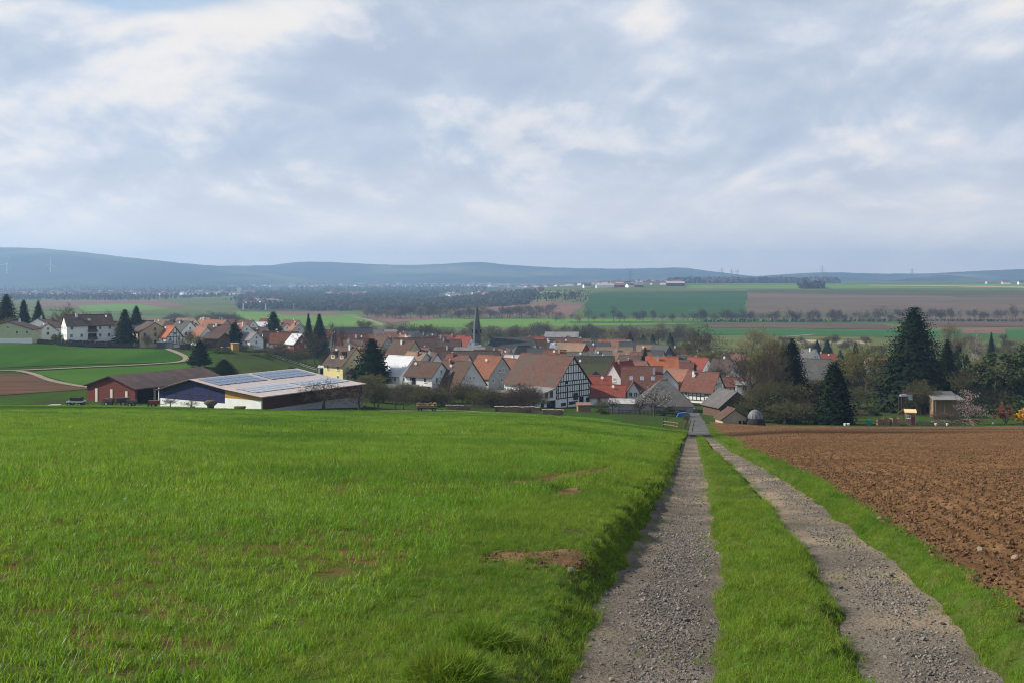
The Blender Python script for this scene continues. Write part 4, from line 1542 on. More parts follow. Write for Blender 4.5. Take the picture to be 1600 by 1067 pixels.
def house(px, Y, ry, hr, w, l, rot, wall, roof, label, name='house', cat='house', group='village houses', win=True, over=.45,
          chim=1, timber=None, hip=0.0, sky_lights=0, pv=None, base=None, dormers=0, frame=None, door=False, cw=False, floors=None, half_roof=None, wins=1.25):
    X, _, zg = at(px, Y)
    ridge = -(ry - HZ) / F * Y
    H = ridge - zg
    hw = H - hr
    if hw < 2.0:
        hw = 2.0
        zg = ridge - hr - hw
    rz = R(rot)
    root = thing(name, label, cat, (X, Y, zg), rz, group)
    HOUSES.append((label[:40], round(hw, 1), round(hw + hr, 1)))
    b = MB()
    prof = [(-w / 2, -2.2), (w / 2, -2.2), (w / 2, hw), (0, hw + hr), (-w / 2, hw)]
    if hip:
        hwall = hw + hr * (1 - hip)
        b.box((0, 0, hw / 2 - 1.1), (l, w, hw + 2.2))
        if hip < 1:
            q = w / 2 * hip
            b.prism([(-w / 2, hw), (w / 2, hw), (q, hwall), (-q, hwall)], -l / 2, l / 2, 'x')
    else:
        b.prism(prof, -l / 2, l / 2, 'x')
    b.build('wall', WALL[wall], root)
    # roof
    th = .22
    s = hr / (w / 2)
    o = over
    rb = MB()
    zl = hw - o * s
    if hip:
        hx = l / 2 + o - hip * (w / 2 + o) * .9
        ex = l / 2 + o
        zc = zl + (hw + hr - zl) * (1 - hip)
        yc = (w / 2 + o) * hip
        for dz_ in (.06,):
            top = [(-hx, 0, hw + hr + th), (hx, 0, hw + hr + th)]
            A = [(-ex, -w / 2 - o, zl + th), (ex, -w / 2 - o, zl + th), (ex, w / 2 + o, zl + th), (-ex, w / 2 + o, zl + th)]
            if hip < 1:
                Cc = [(ex, -yc, zc + th), (ex, yc, zc + th), (-ex, yc, zc + th), (-ex, -yc, zc + th)]
                vs = top + A + Cc
                rb.add(vs, [(0, 1, 6, 3, 2, 9), (1, 0, 8, 5, 4, 7), (1, 7, 6), (0, 9, 8), (2, 3, 4, 5), (3, 6, 7, 4), (5, 8, 9, 2)])
            else:
                vs = top + A
                rb.add(vs, [(0, 1, 3, 2), (1, 0, 5, 4), (1, 4, 3), (0, 2, 5), (2, 3, 4, 5)])
    else:
        prof = [(-w / 2 - o, zl + .02), (0, hw + hr + .02), (w / 2 + o, zl + .02), (w / 2 + o, zl + th), (0, hw + hr + th * 1.15), (-w / 2 - o, zl + th)]
        rb.prism(prof, -l / 2 - o * .7, l / 2 + o * .7, 'x')
    rf = rb.build('roof', ROOF[roof], root)
    rcap = MB()
    rcap.prism([(-.16, hw + hr + th * .95), (.16, hw + hr + th * .95), (0, hw + hr + th * 1.15 + .13)], -l / 2 - o * .7 + (0 if not hip else hip * w * .5), l / 2 + o * .7 - (0 if not hip else hip * w * .5), 'x')
    rcap.build('ridge_tiles', ROOF[roof], rf)
    if Y < 420:
        for sg in (-1, 1):
            g = MB()
            g.tube([(-l / 2 - o * .6, sg * (w / 2 + o + .05), zl + .06), (l / 2 + o * .6, sg * (w / 2 + o + .05), zl + .06)], [.075, .075], 6)
            g.build('gutter', M_gutter, root)
    rr = random.Random(int(px * 7 + ry * 13))
    for i in range(chim):
        x = rr.uniform(-.32, .32) * l
        y = rr.choice((-1, 1)) * rr.uniform(.05, .15) * w
        zt = hw + hr * (1 - abs(y) / (w / 2)) + th
        c = MB()
        c.box((x, y, zt + .35), (.62, .62, 1.9))
        ch = c.build('chimney', M_chimw if (cw or rr.random() < .55) else M_chim, rf)
        d = MB()
        d.box((x, y, zt + 1.34), (.74, .74, .08)).box((x, y, zt + 1.48), (.34, .34, .2))
        d.build('chimney_cap', M_conc, rf)
    if win and rr.random() < .45:
        x = rr.uniform(-.4, .4) * l
        zt = hw + hr * .72 + th
        d = MB()
        d.tube([(0, 0, 0), (0, -.06, .0), (0, -.14, 0)], [.08, .34, .42], 10)
        link('satellite_dish', d.mesh('satellite_dish', M_white), rf, (x, -w * .14 - .3, zt + .45), (0, 0, -rz + R(-25)))
        d = MB()
        d.bar((x, -w * .14, zt - .2), (x, -w * .14 - .15, zt + .5), .06)
        d.build('dish_mast', M_metal, rf)
    for i in range(sky_lights):
        x = (-.5 + (i + .5) / sky_lights) * l * .8
        sl_window(rf, x, -w * .25, hw + hr * .5 + th + .03, s)
    if pv:
        side, nx, nz, x0, x1, f0, f1, m_ = pv
        for i in range(nx):
            for j in range(nz):
                fx0 = x0 + (x1 - x0) * i / nx
                fx1 = x0 + (x1 - x0) * (i + 1) / nx - .05 / l
                g0 = f0 + (f1 - f0) * j / nz
                g1 = f0 + (f1 - f0) * (j + 1) / nz
                yc_ = side * (w / 2) * (1 - (g0 + g1) / 2)
                zc_ = hw + hr * (g0 + g1) / 2 + th * 1.1 + .06
                sl = math.hypot(w / 2, hr) * (g1 - g0) - .05
                link('solar_panel', unit_cube(m_), rf, ((fx0 + fx1) / 2 * l, yc_, zc_), (-side * math.atan2(hr, w / 2), 0, 0), ((fx1 - fx0) * l, sl, .05))
    for i in range(dormers):
        x = (-.5 + (i + .5) / dormers) * l * .9
        dm = MB()
        dw, dh = 1.7, 1.3
        y0 = -w * .33
        zb = hw + hr * .34
        dm.box((x, y0 + .7, zb + dh / 2 - .1), (dw, 1.6, dh + .2))
        dd = dm.build('dormer', WALL[wall], rf)
        rm = MB()
        rm.prism([(x - dw / 2 - .2, zb + dh - .05), (x + dw / 2 + .2, zb + dh - .05), (x, zb + dh + .95)], y0 - .3, y0 + 2.4, 'y')
        rm.build('dormer_roof', ROOF[roof], rf)
        add_window(root, x, y0 - .11, zb + dh / 2, -math.pi / 2, 1.0, .95)
    # windows on the walls that can be seen from the slope
    view = Vector((-X, -Y, 0)).normalized()
    if win:
        ww = .95 if Y < 420 else 1.05
        hh = wins
        nfl = floors or max(1, int((hw + .3) / 2.7))
        for ang, half_l, off in ((-math.pi / 2, l / 2, w / 2), (math.pi / 2, l / 2, w / 2), (0, w / 2, l / 2), (math.pi, w / 2, l / 2)):
            nw = Vector((math.cos(ang + rz), math.sin(ang + rz), 0))
            if nw.dot(view) < -.15:
                continue
            span = half_l * 2
            n = max(1, int(span / (3.1 if Y < 420 else 3.8)))
            ax = Vector((-math.sin(ang), math.cos(ang), 0))
            nn = Vector((math.cos(ang), math.sin(ang), 0))
            for fl in range(nfl):
                zc_ = hw - .95 - fl * 2.7
                if zc_ < .9:
                    continue
                for i in range(n):
                    if rr.random() < .14:
                        continue
                    s_ = (-.5 + (i + .5) / n) * span + rr.uniform(-.15, .15)
                    p = nn * (off + .02) + ax * s_
                    add_window(root, p.x, p.y, zc_, ang, ww, hh, 1, frame)
            if ang in (0, math.pi) and hr > 2.4 and not hip:
                for s_ in ((-.7, .7) if hr > 4 else (0,)):
                    p = nn * (off + .02) + ax * s_
                    add_window(root, p.x, p.y, hw + hr * .32, ang, .85, 1.05, 1, frame)
    if door:
        link('door', unit_cube(M_timber), root, (0, -w / 2 - .03, 1.0), None, (1.0, .08, 2.1))
    if timber:
        for ang in timber:
            sp, off = (l, w / 2) if abs(math.cos(ang)) < .5 else (w, l / 2)
            nn = Vector((math.cos(ang), math.sin(ang), 0))
            gab = hr if abs(math.cos(ang)) > .5 else 0
            lv = [max(.3, hw - 2.6), hw] if not gab else [max(.3, hw - 2.6), hw, hw + hr * .42]
            if not gab:
                lv = [max(.3, hw - 2.6), max(.3, hw - 2.6) + 1.2]
            timber_face(root, nn.x * (off + .0), nn.y * (off + .0), ang, sp, lv[0], hw, gab, lv, 1.15, .17, True, int(px))
    return root, hw, zg


def sl_window(rf, x, y, z, s, w=.9, h=1.2):
    a = math.atan(s)
    o = link('skylight', unit_cube(M_alu), rf, (x, y, z), (a, 0, 0), (w, h, .08))
    link('pane', unit_cube(M_pvlight), o, (0, 0, .55), None, (.8, .82, .2))
    return o


def shed(px, Y, w, d, h0, h1, rot, wall, roof, label, name='shed', cat='shed', openings=(), z=None, over=.25, group=None):
    """mono-pitch shed, front along local -Y: h0 front, h1 back"""
    X, _, zg = at(px, Y)
    root = thing(name, label, cat, (X, Y, zg if z is None else z), R(rot), group)
    b = MB()
    b.prism([(-d / 2, -1.5), (d / 2, -1.5), (d / 2, h1), (-d / 2, h0)], -w / 2, w / 2, 'x')
    b.build('wall', wall, root)
    s = (h1 - h0) / d
    rb = MB()
    o = over
    rb.prism([(-d / 2 - o, h0 - o * s + .02), (d / 2 + o, h1 + o * s + .02), (d / 2 + o, h1 + o * s + .16), (-d / 2 - o, h0 - o * s + .16)], -w / 2 - o, w / 2 + o, 'x')
    rb.build('roof', roof, root)
    for (x, z_, ww, hh, m_, nm) in openings:
        link(nm, unit_cube(m_), root, (x, -d / 2 - .02, z_), None, (ww, .08, hh))
    return root
# ------------------------------------------------------------------ houses of the village
PI = math.pi
h_ = house
r0, hw0, z0 = h_(20, 405, 503, 2.7, 17, 12, -82, 'green', 'dkbrown', 'pale green house with white base and broad low gable at the left edge', chim=1, cw=True)
block('plinth', r0, (6.02, 0, .6), (.10, 17.06, 2.4), WALL['white'])
h_(60, 432, 498, 2.4, 8, 9, -70, 'white', 'dkgrey', 'small white house with solar panels on its grey roof behind the pale green house', pv=(-1, 5, 2, -.4, .4, .15, .9, M_pvlight))
h_(73, 420, 506, 2.6, 7, 8, -60, 'white', 'dkbrown', 'low white gabled house beside a hedge, between two bigger houses', chim=0)
h_(93, 440, 500, 2.8, 10, 13, 12, 'white', 'brown', 'white house with brown roof half hidden by the long white house', win=True)
r0, hw0, z0 = h_(137, 405, 493, 3.5, 10, 16.5, 33, 'white', 'dkbrown', 'long white two storey house with brown balconies and dark roof behind the hedge', sky_lights=1, floors=2)
for zz in (hw0 - 2.0, hw0 - 4.7):
    block('balcony', r0, (.6, -5.5, zz), (3.2, 1.1, .95), WALL['brown'])
    block('balcony_opening', r0, (.6, -5.04, zz + 1.0), (3.0, .12, 1.4), M_dark)
h_(236, 410, 504, 3.3, 11, 12, -58, 'tan', 'dkbrown', 'tan house with wide brown gable at the end of the farm path', frame=M_dkframe)
h_(267, 405, 510.5, 3.6, 6.5, 6, -45, 'white', 'orange', 'small half timbered house with bright orange roof beside the tan house', timber=(0,), chim=0)
h_(215, 470, 502, 3, 9, 14, 5, 'cream', 'dkbrown', 'house with dark brown roof seen behind the tan house', chim=1)
h_(247, 540, 500, 3, 9, 12, -8, 'cream', 'ltbrown', 'far house with light brown roof above the tan house', chim=1)
h_(287, 440, 502.5, 3.8, 8, 9, -40, 'white', 'slate', 'house with black roof right behind the small orange roofed house', chim=1)
h_(303, 452, 505, 3.5, 8, 7, -62, 'cream', 'salmon', 'small house with faded orange roof behind the black roof', chim=1)
h_(316, 425, 511, 3.9, 7, 9, -50, 'white', 'salmon', 'white gabled house with faded red roof left of the round dark fir', chim=1)
h_(338, 462, 500.5, 4.6, 11, 13, -35, 'ltgrey', 'salmon', 'large house with faded orange roof and grey gable left of the round dark fir', chim=1)
h_(343, 428, 508, 4, 9, 10, -20, 'cream', 'brown', 'brown roofed house in front of the large faded orange roof', chim=1)
h_(338, 402, 521, 1.6, 7, 7, -20, 'brown', 'dkbrown', 'low dark garage with flat brown roof below the brown roofed house', chim=0, win=False, name='garage', cat='garage')
h_(380, 472, 506, 3.2, 7, 8, -55, 'white', 'salmon', 'white house with orange roof just right of the round dark fir', chim=1)
h_(390, 428, 520, 2.6, 7, 8, -35, 'white', 'grey', 'low house with grey roof right of the round dark fir', chim=0)
h_(400, 430, 524, 2.2, 6, 6, -48, 'brown', 'redbrown', 'small barn with red brown roof below the grey roof', chim=0, name='small_barn', cat='barn')
h_(425, 472, 518, 4.2, 8, 8, 25, 'white', 'redbrown', 'half timbered house with dark red roof and left facing gable', timber=(PI,), chim=1)
h_(438, 462, 521, 3.8, 8, 8, 8, 'white', 'rust', 'house with orange roof next to the half timbered gable', chim=0)
h_(453, 472, 519, 3.8, 8, 7, 5, 'white', 'redbrown', 'house with dark red roof right of the orange roof', chim=1)
h_(464, 456, 523, 3.6, 8, 6, -40, 'brick', 'pale', 'brick house with pale roof left of the twin firs', chim=0)
h_(455, 565, 501, 4, 9, 10, -30, 'white', 'redbrown', 'far house with red brown roof behind the pointed fir', chim=1)
h_(463, 545, 506, 4, 9, 8, -60, 'cream', 'salmon', 'far cream house with pale orange roof left of the twin firs', chim=1)
h_(409, 560, 504, 2, 8, 10, 2, 'ltgrey', 'pale', 'far low house with pale beige roof left of the pointed fir', chim=0)
h_(441, 560, 506, 3, 8, 8, -40, 'white', 'brown', 'far brown roofed house right of the pointed fir', chim=1)
h_(405, 500, 513, 3, 8, 9, -20, 'white', 'dkbrown', 'house with dark roof in the gap left of the pointed fir', chim=1)
h_(365, 560, 503, 3, 8, 11, -5, 'cream', 'brown', 'far house with brown roof above the round dark fir', chim=1)

h_(552, 580, 513, 5, 11, 20, 16, 'white', 'slate', 'long house with black roof and white left gable at the meadow edge', chim=1)
h_(548, 480, 522, 6, 12, 15, 14, 'tan', 'redbrown', 'big house with wide dark red roof and tan left gable', chim=1)
h_(552, 420, 532, 3.2, 7, 7, 14, 'yellow', 'ltbrown', 'small house with yellow gable in front of the wide dark red roof', chim=1)
r0, hw0, z0 = h_(541, 325, 543, 4.8, 10, 9, -42, 'yellow', 'dkbrown', 'yellow house with steep dark brown roof and dormers behind the solar barn', dormers=2, chim=1)
h_(597, 440, 526, 4.8, 9, 9, -50, 'grey', 'brown', 'grey house with greyish brown roof behind the big dark fir', chim=1, cw=True)
h_(632, 388, 533, 5.2, 10, 10, -38, 'tan', 'brown', 'house with tan gable and steep brown roof above the white roofed house', chim=1)
h_(627, 318, 557, 5, 11, 10, -40, 'white', 'pale', 'white house whose whole sunlit roof slope looks pale blue white', chim=0)
r0, hw0, z0 = h_(668, 300, 566, 3.4, 9, 9, -30, 'white', 'brown', 'modern white house with tall dark stair window and wooden balcony', chim=0)
block('tall_window', r0, (-1.5, -4.56, hw0 - 2.4), (1.3, .1, 4.4), M_dark)
block('balcony', r0, (1.4, -5.2, 2.2), (5.0, 1.5, 1.0), WALL['brown'])
h_(715, 300, 564.5, 6.2, 11, 11, -42, 'ltgrey', 'brown', 'grey gabled house with steep brown roof right of the modern white house', chim=1, sky_lights=1)
h_(766, 318, 556.5, 5.6, 11, 9, -42, 'grey', 'rust', 'grey gabled house with orange brown roof left of the half timbered barn', chim=0)
h_(735, 352, 549, 6, 12, 19, -5, 'white', 'dkbrown', 'wide house with long dark brown roof behind the orange brown roof', chim=1)
h_(652, 348, 551, 4, 9, 9, -45, 'white', 'ltbrown', 'white gabled house with light brown roof behind the pale blue white roof', chim=1)
h_(679, 345, 552, 4.2, 6, 7, -72, 'white', 'dkbrown', 'narrow white gable between brown roofs', chim=0)
h_(648, 425, 529, 5, 10, 16, 3, 'white', 'dkbrown', 'long dark brown roof right of the tan gable', chim=2)
h_(693, 445, 531, 5, 10, 14, -4, 'grey', 'dkbrown', 'dark brown roofed house left below the church spire', chim=2)
h_(676, 490, 527, 5, 10, 12, 6, 'white', 'redbrown', 'house with red brown roof far behind the dark brown roofs', chim=2)
h_(706, 540, 524, 5, 10, 13, -3, 'white', 'red', 'house with red roof left of the church spire', chim=2)
h_(725, 510, 526.5, 4.5, 9, 8, -30, 'white', 'red', 'smaller red roofed house touching the church spire', chim=1)
h_(618, 540, 520, 4, 9, 11, -10, 'white', 'redbrown', 'far house with red brown roof above the greyish brown roof', chim=1)
h_(665, 600, 521.5, 4, 10, 12, 4, 'grey', 'slate', 'far house with black roof before the riverside shrubs', chim=1)
h_(584, 630, 516, 3, 9, 11, -6, 'white', 'dkgrey', 'far white house with grey roof at the meadow edge', chim=0)
h_(602, 650, 515.5, 3, 10, 13, 5, 'ltgrey', 'grey', 'far low house with pale grey roof beside the meadow', chim=0)
h_(640, 660, 518.5, 4, 10, 12, -8, 'white', 'slate', 'far house with dark roof beyond the red brown roofs', chim=1)
h_(734, 398, 543.5, 2, 6, 11, -4, 'grey', 'grey', 'low building with flat grey roof below the church spire', chim=0, win=False)
h_(768, 378, 547.5, 4.5, 9, 12, -6, 'white', 'redbrown', 'dark red roofed house below the church nave', chim=1)
h_(783, 366, 547, 5, 5, 8, -78, 'white', 'redbrown', 'slim white gable below the church nave', chim=0)
h_(795, 371, 546, 5, 5, 8, -80, 'cream', 'dkbrown', 'slim cream gable right of the slim white gable', chim=0)
h_(803, 350, 555.5, 2.4, 7, 8, -15, 'white', 'pinkish', 'low building with pinkish roof left above the half timbered barn', chim=0, win=False)
h_(801, 333, 561, 3.6, 8, 9, -48, 'brick', 'redbrown', 'brick house with dark red roof left of the half timbered barn', chim=1)
h_(818, 388, 541, 6, 12, 11, 22, 'grey', 'slate', 'dark slate roofed house with hipped ends below the church nave', hip=.6, chim=0, win=False)
h_(845, 382, 545, 4, 9, 9, -10, 'white', 'slate', 'dark roofed house right above the barn ridge', chim=2)

h_(872, 440, 535, 4.2, 9, 7, -20, 'brick', 'slate', 'house whose roof is covered with shiny solar panels behind the barn', pv=(-1, 5, 3, -.42, .42, .1, .9, M_pvlight), chim=1)
h_(886, 505, 529.5, 4, 9, 14, -4, 'brick', 'redbrown', 'house with long red brown roof above the shiny solar roof', chim=1)
h_(894, 405, 537, 5.2, 11, 12, -38, 'brick', 'ltbrown', 'brick gabled barn with wide light brown roof', chim=0, win=False, name='village_barn', cat='barn')
h_(867, 352, 547.5, 3, 7, 7, -4, 'brick', 'rust', 'small house with bright orange roof just above the barn ridge', chim=1)
h_(897, 372, 550.5, 3, 7, 9, -10, 'grey', 'dkgrey', 'low grey roofed house right above the barn gable', chim=0)
h_(932, 452, 535.5, 4.2, 9, 11, -14, 'white', 'slate', 'house with black roof and white verge left of the long tan roof', chim=1)
h_(960, 405, 543.5, 5, 11, 13, -8, 'brown', 'ltbrown', 'long barn with tan roof and dark wooden wall in mid village', chim=1, win=False, name='village_barn', cat='barn')
h_(968, 530, 531.5, 4, 9, 11, -10, 'white', 'salmon', 'far house with faded orange roof above the black roof', chim=1)
h_(948, 570, 531, 4, 9, 9, 5, 'white', 'orange', 'far house with orange roof near the riverside shrubs', chim=1)
h_(992, 495, 535, 4.2, 10, 14, -5, 'white', 'slate', 'wide dark slate roofed house above the tan roofs', chim=1)
h_(1013, 445, 540, 4, 10, 9, -10, 'white', 'ltbrown', 'house with greyish tan roof left of the dark pointed gable', chim=0)
h_(1033, 428, 540, 5.4, 9, 9, -55, 'slate', 'slate', 'house with dark slate clad gable above the bright orange roof', chim=0)
h_(1034, 350, 558, 4.2, 10, 10, -6, 'brown', 'orange', 'barn with brilliant orange roof and dark wall in mid village', chim=1, win=False, name='village_barn', cat='barn')
h_(1063, 392, 563, 3, 8, 8, -40, 'brown', 'dkbrown', 'dark barn right of the brilliant orange roof', chim=0, win=False, name='village_barn', cat='barn')
h_(925, 347, 557.5, 6, 11, 14, 4, 'white', 'moss', 'large house with mossy dark roof right of the barn gable', chim=1)
h_(932, 324, 568.5, 6.2, 11, 9, -10, 'white', 'moss', 'house with mossy roof and one white dormer', dormers=1, chim=0)
h_(972, 310, 566, 6.5, 9, 10, 52, 'ltgrey', 'red', 'tall grey gable with deep red roof in mid village', chim=1)
h_(936, 304, 588, 3, 7, 6.5, -5, 'white', 'red', 'small outbuilding with red roof right of the barn gable', chim=0, name='outbuilding')
h_(950, 292, 602, 2.6, 7, 9, -8, 'white', 'red', 'low outbuilding with red roof beside the barn foot', chim=0, name='outbuilding')
r0, hw0, z0 = h_(1003, 300, 573, 6.2, 11, 11, -6, 'white', 'redbrown', 'white house with red brown roof, skylights and front gable', sky_lights=3, chim=2)
b = MB()
b.prism([(-4.0, -2), (-.8, -2), (-.8, hw0), (-2.4, hw0 + 2.6), (-4.0, hw0)], -7.4, -3, 'y')
b.build('front_gable', WALL['white'], r0)
b = MB()
b.prism([(-4.4, hw0 - .3), (-2.4, hw0 + 2.9), (-.4, hw0 - .3), (-.4, hw0 - .5), (-2.4, hw0 + 2.65), (-4.4, hw0 - .5)], -7.8, -2, 'y')
b.build('front_gable_roof', ROOF['redbrown'], r0)
for s_ in (-3.1, -1.8):
    add_window(r0, s_, -7.42, hw0 - .6, -PI / 2, .9, 1.2)
h_(1058, 326, 577, 3.9, 8, 8, -45, 'brick', 'salmon', 'brick house with faded orange roof left above the half timbered house', chim=0)
h_(1037, 318, 577, 3.9, 7, 7, -84, 'ltgrey', 'dkgrey', 'small grey gable left of the faded orange roof', chim=0)
h_(1037, 276, 594.5, 5.5, 13, 13.6, -4, 'grey', 'dkgrey', 'broad grey shed with long grey roof behind the blossoming tree', chim=0, hip=1.0, win=False, name='farm_shed', cat='shed')
h_(1099, 310, 582, 4.8, 8.6, 9.6, -36, 'white', 'redbrown', 'half timbered white house with red brown roof at the village road', timber=(0, -PI / 2), chim=1, cw=True)
r0, hw0, z0 = h_(1142, 322, 590, 2.2, 7, 8.5, -4, 'white', 'redbrown', 'low annex with red brown roof right of the half timbered house', timber=(-PI / 2,), chim=0)
b = MB()
b.box((1.4, -4.1, 2.2), (1.1, .9, 7.5))
b.build('chimney', M_chim, r0)
h_(1163, 308, 597, .5, 7, 4.6, -10, 'white', 'grey', 'white house with flat grey roof beside the brick chimney', chim=0)
h_(1137, 262, 610, 3.3, 9, 8, -70, 'brown', 'dkgrey', 'brown boarded shed with grey roof at the end of the track', chim=0, win=False, name='farm_shed', cat='shed')
r0, hw0, z0 = h_(1143, 216, 638.5, 1.7, 5.2, 4, -80, 'beige', 'brown', 'small beige shed with low brown gable by the ploughed earth', chim=0, win=False, name='garden_shed', cat='shed', over=.3)
for s_, w_ in ((.95, .5), (1.75, .35)):
    block('door_opening', r0, (2.02, s_, .9), (.1, w_, 1.5), M_dark)
h_(1080, 455, 555, 3, 9, 12, -5, 'brick', 'salmon', 'house with faded orange roof in front of the tall bare tree', chim=1)
h_(1074, 425, 557, 4, 9, 7, -35, 'brown', 'slate', 'barn with black roof below the tall bare tree', chim=0, win=False, name='village_barn', cat='barn')
h_(1146, 445, 554, 3, 9, 9, -10, 'brick', 'salmon', 'house with faded orange roof right of the tall bare tree', chim=1)
h_(1108, 470, 551, 3, 9, 9, -20, 'white', 'brown', 'brown roofed house at the foot of the tall bare tree', chim=1)
h_(1084, 540, 547, 3, 9, 10, 4, 'white', 'dkbrown', 'far dark brown roofed house left of the tall bare tree', chim=1)
h_(1046, 500, 548, 3, 9, 9, -20, 'white', 'red', 'far red roofed house behind the dark pointed gable', chim=1)
h_(1270, 335, 561, 5.6, 11, 11, -14, 'ltgrey', 'dkgrey', 'white house with grey roof and balconies between dark conifers', chim=1, cw=True)
h_(1264, 525, 546, 4.5, 7, 9, -55, 'white', 'dkgrey', 'far white gable with grey roof left of the cypress', chim=1, cw=True)
h_(1291, 530, 553, 3, 8, 9, -6, 'white', 'red', 'far house with red roof above the cypress', chim=1)
h_(1374, 480, 559, 3, 8, 12, -8, 'white', 'salmon', 'white house with orange roof left of the giant spruce', chim=0)
h_(1540, 340, 574, 3, 8, 9, 30, 'cream', 'ltbrown', 'cream house with tan roof behind the pine', chim=0)
h_(878, 660, 519.5, 2.6, 15, 20, -6, 'grey', 'grey', 'wide hall with shallow pale roof beside the riverside trees', name='hall', cat='hall', chim=0, win=False)

for (px, Y, ry, hr, w, l, rot, wl, rf, lb) in (
        (612, 470, 529, 3.6, 8, 9, -40, 'white', 'dkbrown', 'small dark roofed house left above the tan gable'),
        (585, 520, 523, 3.6, 8, 10, -6, 'white', 'redbrown', 'dark red roof just right of the black roofed long house'),
        (634, 505, 525, 3.4, 8, 8, -50, 'white', 'salmon', 'small faded orange roof behind the tan gable'),
        (657, 388, 544, 3.8, 7, 9, -42, 'white', 'redbrown', 'white gable with dark red roof right of the tan gable'),
        (700, 398, 543.5, 4, 8, 9, 8, 'cream', 'brown', 'cream house with brown roof between the long dark roofs'),
        (716, 345, 555, 4, 8, 8, -30, 'white', 'redbrown', 'white house with dark red roof behind the steep brown roof'),
        (820, 445, 537, 3.4, 8, 9, -38, 'white', 'redbrown', 'dark red roofed house right of the hipped slate roof'),
        (851, 475, 532, 3.6, 8, 9, 10, 'cream', 'brown', 'cream house with brown roof left of the shiny solar roof'),
        (836, 530, 527, 3.6, 8, 9, -8, 'white', 'red', 'red roofed house just beyond the church nave'),
        (914, 520, 530, 3.6, 8, 8, -50, 'white', 'brown', 'white gable with brown roof left of the far orange roofs'),
        (911, 425, 543, 3.6, 8, 8, -15, 'brick', 'red', 'red roofed house between light brown roof and black roof'),
        (938, 395, 548.5, 3.4, 8, 8, -8, 'white', 'dkgrey', 'grey roofed house left below the long tan roof'),
        (985, 362, 556, 4, 8, 8, -35, 'white', 'dkbrown', 'dark roofed white gable below the long tan roof'),
        (1001, 388, 551, 3.6, 8, 7, 6, 'white', 'salmon', 'faded orange roof right below the long tan roof'),
        (992, 338, 564, 4, 8, 9, -42, 'white', 'redbrown', 'dark red roofed white gable above the skylight roof'),
        (1020, 402, 548, 3.6, 8, 8, -20, 'white', 'slate', 'slate roofed house just above the brilliant orange roof'),
        (1056, 470, 545, 3.6, 8, 8, 4, 'white', 'brown', 'brown roofed house right of the dark pointed gable'),
        (1066, 360, 567, 3.6, 8, 8, -8, 'white', 'redbrown', 'dark red roofed house below the dark barn'),
        (1091, 392, 559.5, 3.6, 8, 8, -40, 'white', 'red', 'red roofed white gable under the tall spreading tree'),
        (1124, 425, 555, 3.6, 8, 8, 8, 'cream', 'brown', 'cream house with brown roof behind the olive budding tree'),
        (1131, 380, 562, 3.8, 8, 8, -35, 'white', 'dkbrown', 'dark roofed gable left behind the low annex'),
        (1163, 400, 559, 3.6, 8, 8, -10, 'white', 'salmon', 'faded orange roof behind the bare tree right of the annex'),
        (571, 372, 547, 4, 8, 8, -40, 'cream', 'redbrown', 'cream gable with dark red roof left of the big dark fir'),
        (505, 505, 516, 3.6, 8, 9, -5, 'white', 'redbrown', 'dark red roof seen through the twin firs'),
        (291, 525, 498, 3.4, 8, 10, -20, 'white', 'ltbrown', 'far light brown roof left of the large faded orange roof'),
        (321, 545, 497.5, 3.4, 8, 9, -45, 'white', 'salmon', 'far faded orange roof above the white gabled house'),
        (352, 525, 499.5, 3.4, 8, 9, 4, 'white', 'redbrown', 'far dark red roof above the round dark fir'),
        (385, 545, 501, 3.4, 8, 9, -30, 'white', 'brown', 'far brown roof right above the round dark fir'),
        (419, 600, 499, 3.2, 8, 9, -10, 'white', 'red', 'far red roof behind the pointed fir'),
        (273, 480, 503, 3.4, 7, 9, -12, 'white', 'dkbrown', 'dark brown roof between tan gable and black roof'),
        (176, 470, 503, 3.2, 8, 9, -15, 'cream', 'brown', 'brown roof glimpsed left of the dark spruce')):
    h_(px, Y, ry, hr, w, l, rot, wl, rf, lb)

# ------------------------------------------------------------------ half timbered barn with lean-to
barn, bhw, bz = h_(855, 291, 555, 7.2, 14.4, 18, -42, 'white', 'barn', 'big half timbered barn with white and black gable facing the fields', name='timbered_barn', cat='barn', chim=0, win=False, group=None)
timber_face(barn, 9.0, 0, 0, 14.4, bhw - 3.2, bhw, 7.2, [bhw - 3.2, bhw - 1.7, bhw, bhw + 1.1, bhw + 3.1, bhw + 5.2], .95, .2, True, 4)
for y_ in (-2.6, 2.5):
    block('timber_beam', barn, (9.05, y_, bhw - 3.0), (.10, .26, 5.4), M_timber)
block('door', barn, (9.04, 3.4, 1.0), (.10, 1.5, 2.6), M_dark)
for (y_, z_, w_, hh_) in ((0.9, 2.6, 2.0, 1.8), (5.9, 1.3, 1.3, 1.2), (-.2, 1.0, 3.6, .8), (-4.2, .9, 1.9, .8), (-2.9, bhw + .9, .6, .9)):
    o = block('window', barn, (9.05, y_, z_), (.09, w_, hh_), M_dkframe)
    block('pane', o, (.35, 0, 0), (.5, .88, .86), M_glass)
b = MB()
b.prism([(-7.25, -3), (-7.25, bhw - .4), (-15.2, 3.6), (-15.2, -3)], 1.5, 9.02, 'x')
b.build('lean_to', WALL['white'], barn)
b = MB()
b.prism([(-7.25, bhw - .35), (-15.7, 3.5), (-15.7, 3.7), (-7.25, bhw - .15)], 1.1, 9.4, 'x')
b.build('lean_to_roof', ROOF['grey'], barn)
for y_ in (-9.1, -11.0):
    add_window(barn, 9.05, y_, 3.9, 0, 1.3, 1.6, 1, M_dkframe)
block('garage_door', barn, (9.06, -9.2, 1.0), (.1, 3.4, 2.6), M_dark)
block('door', barn, (9.06, -12.6, .9), (.1, 1.0, 1.9), M_dark)

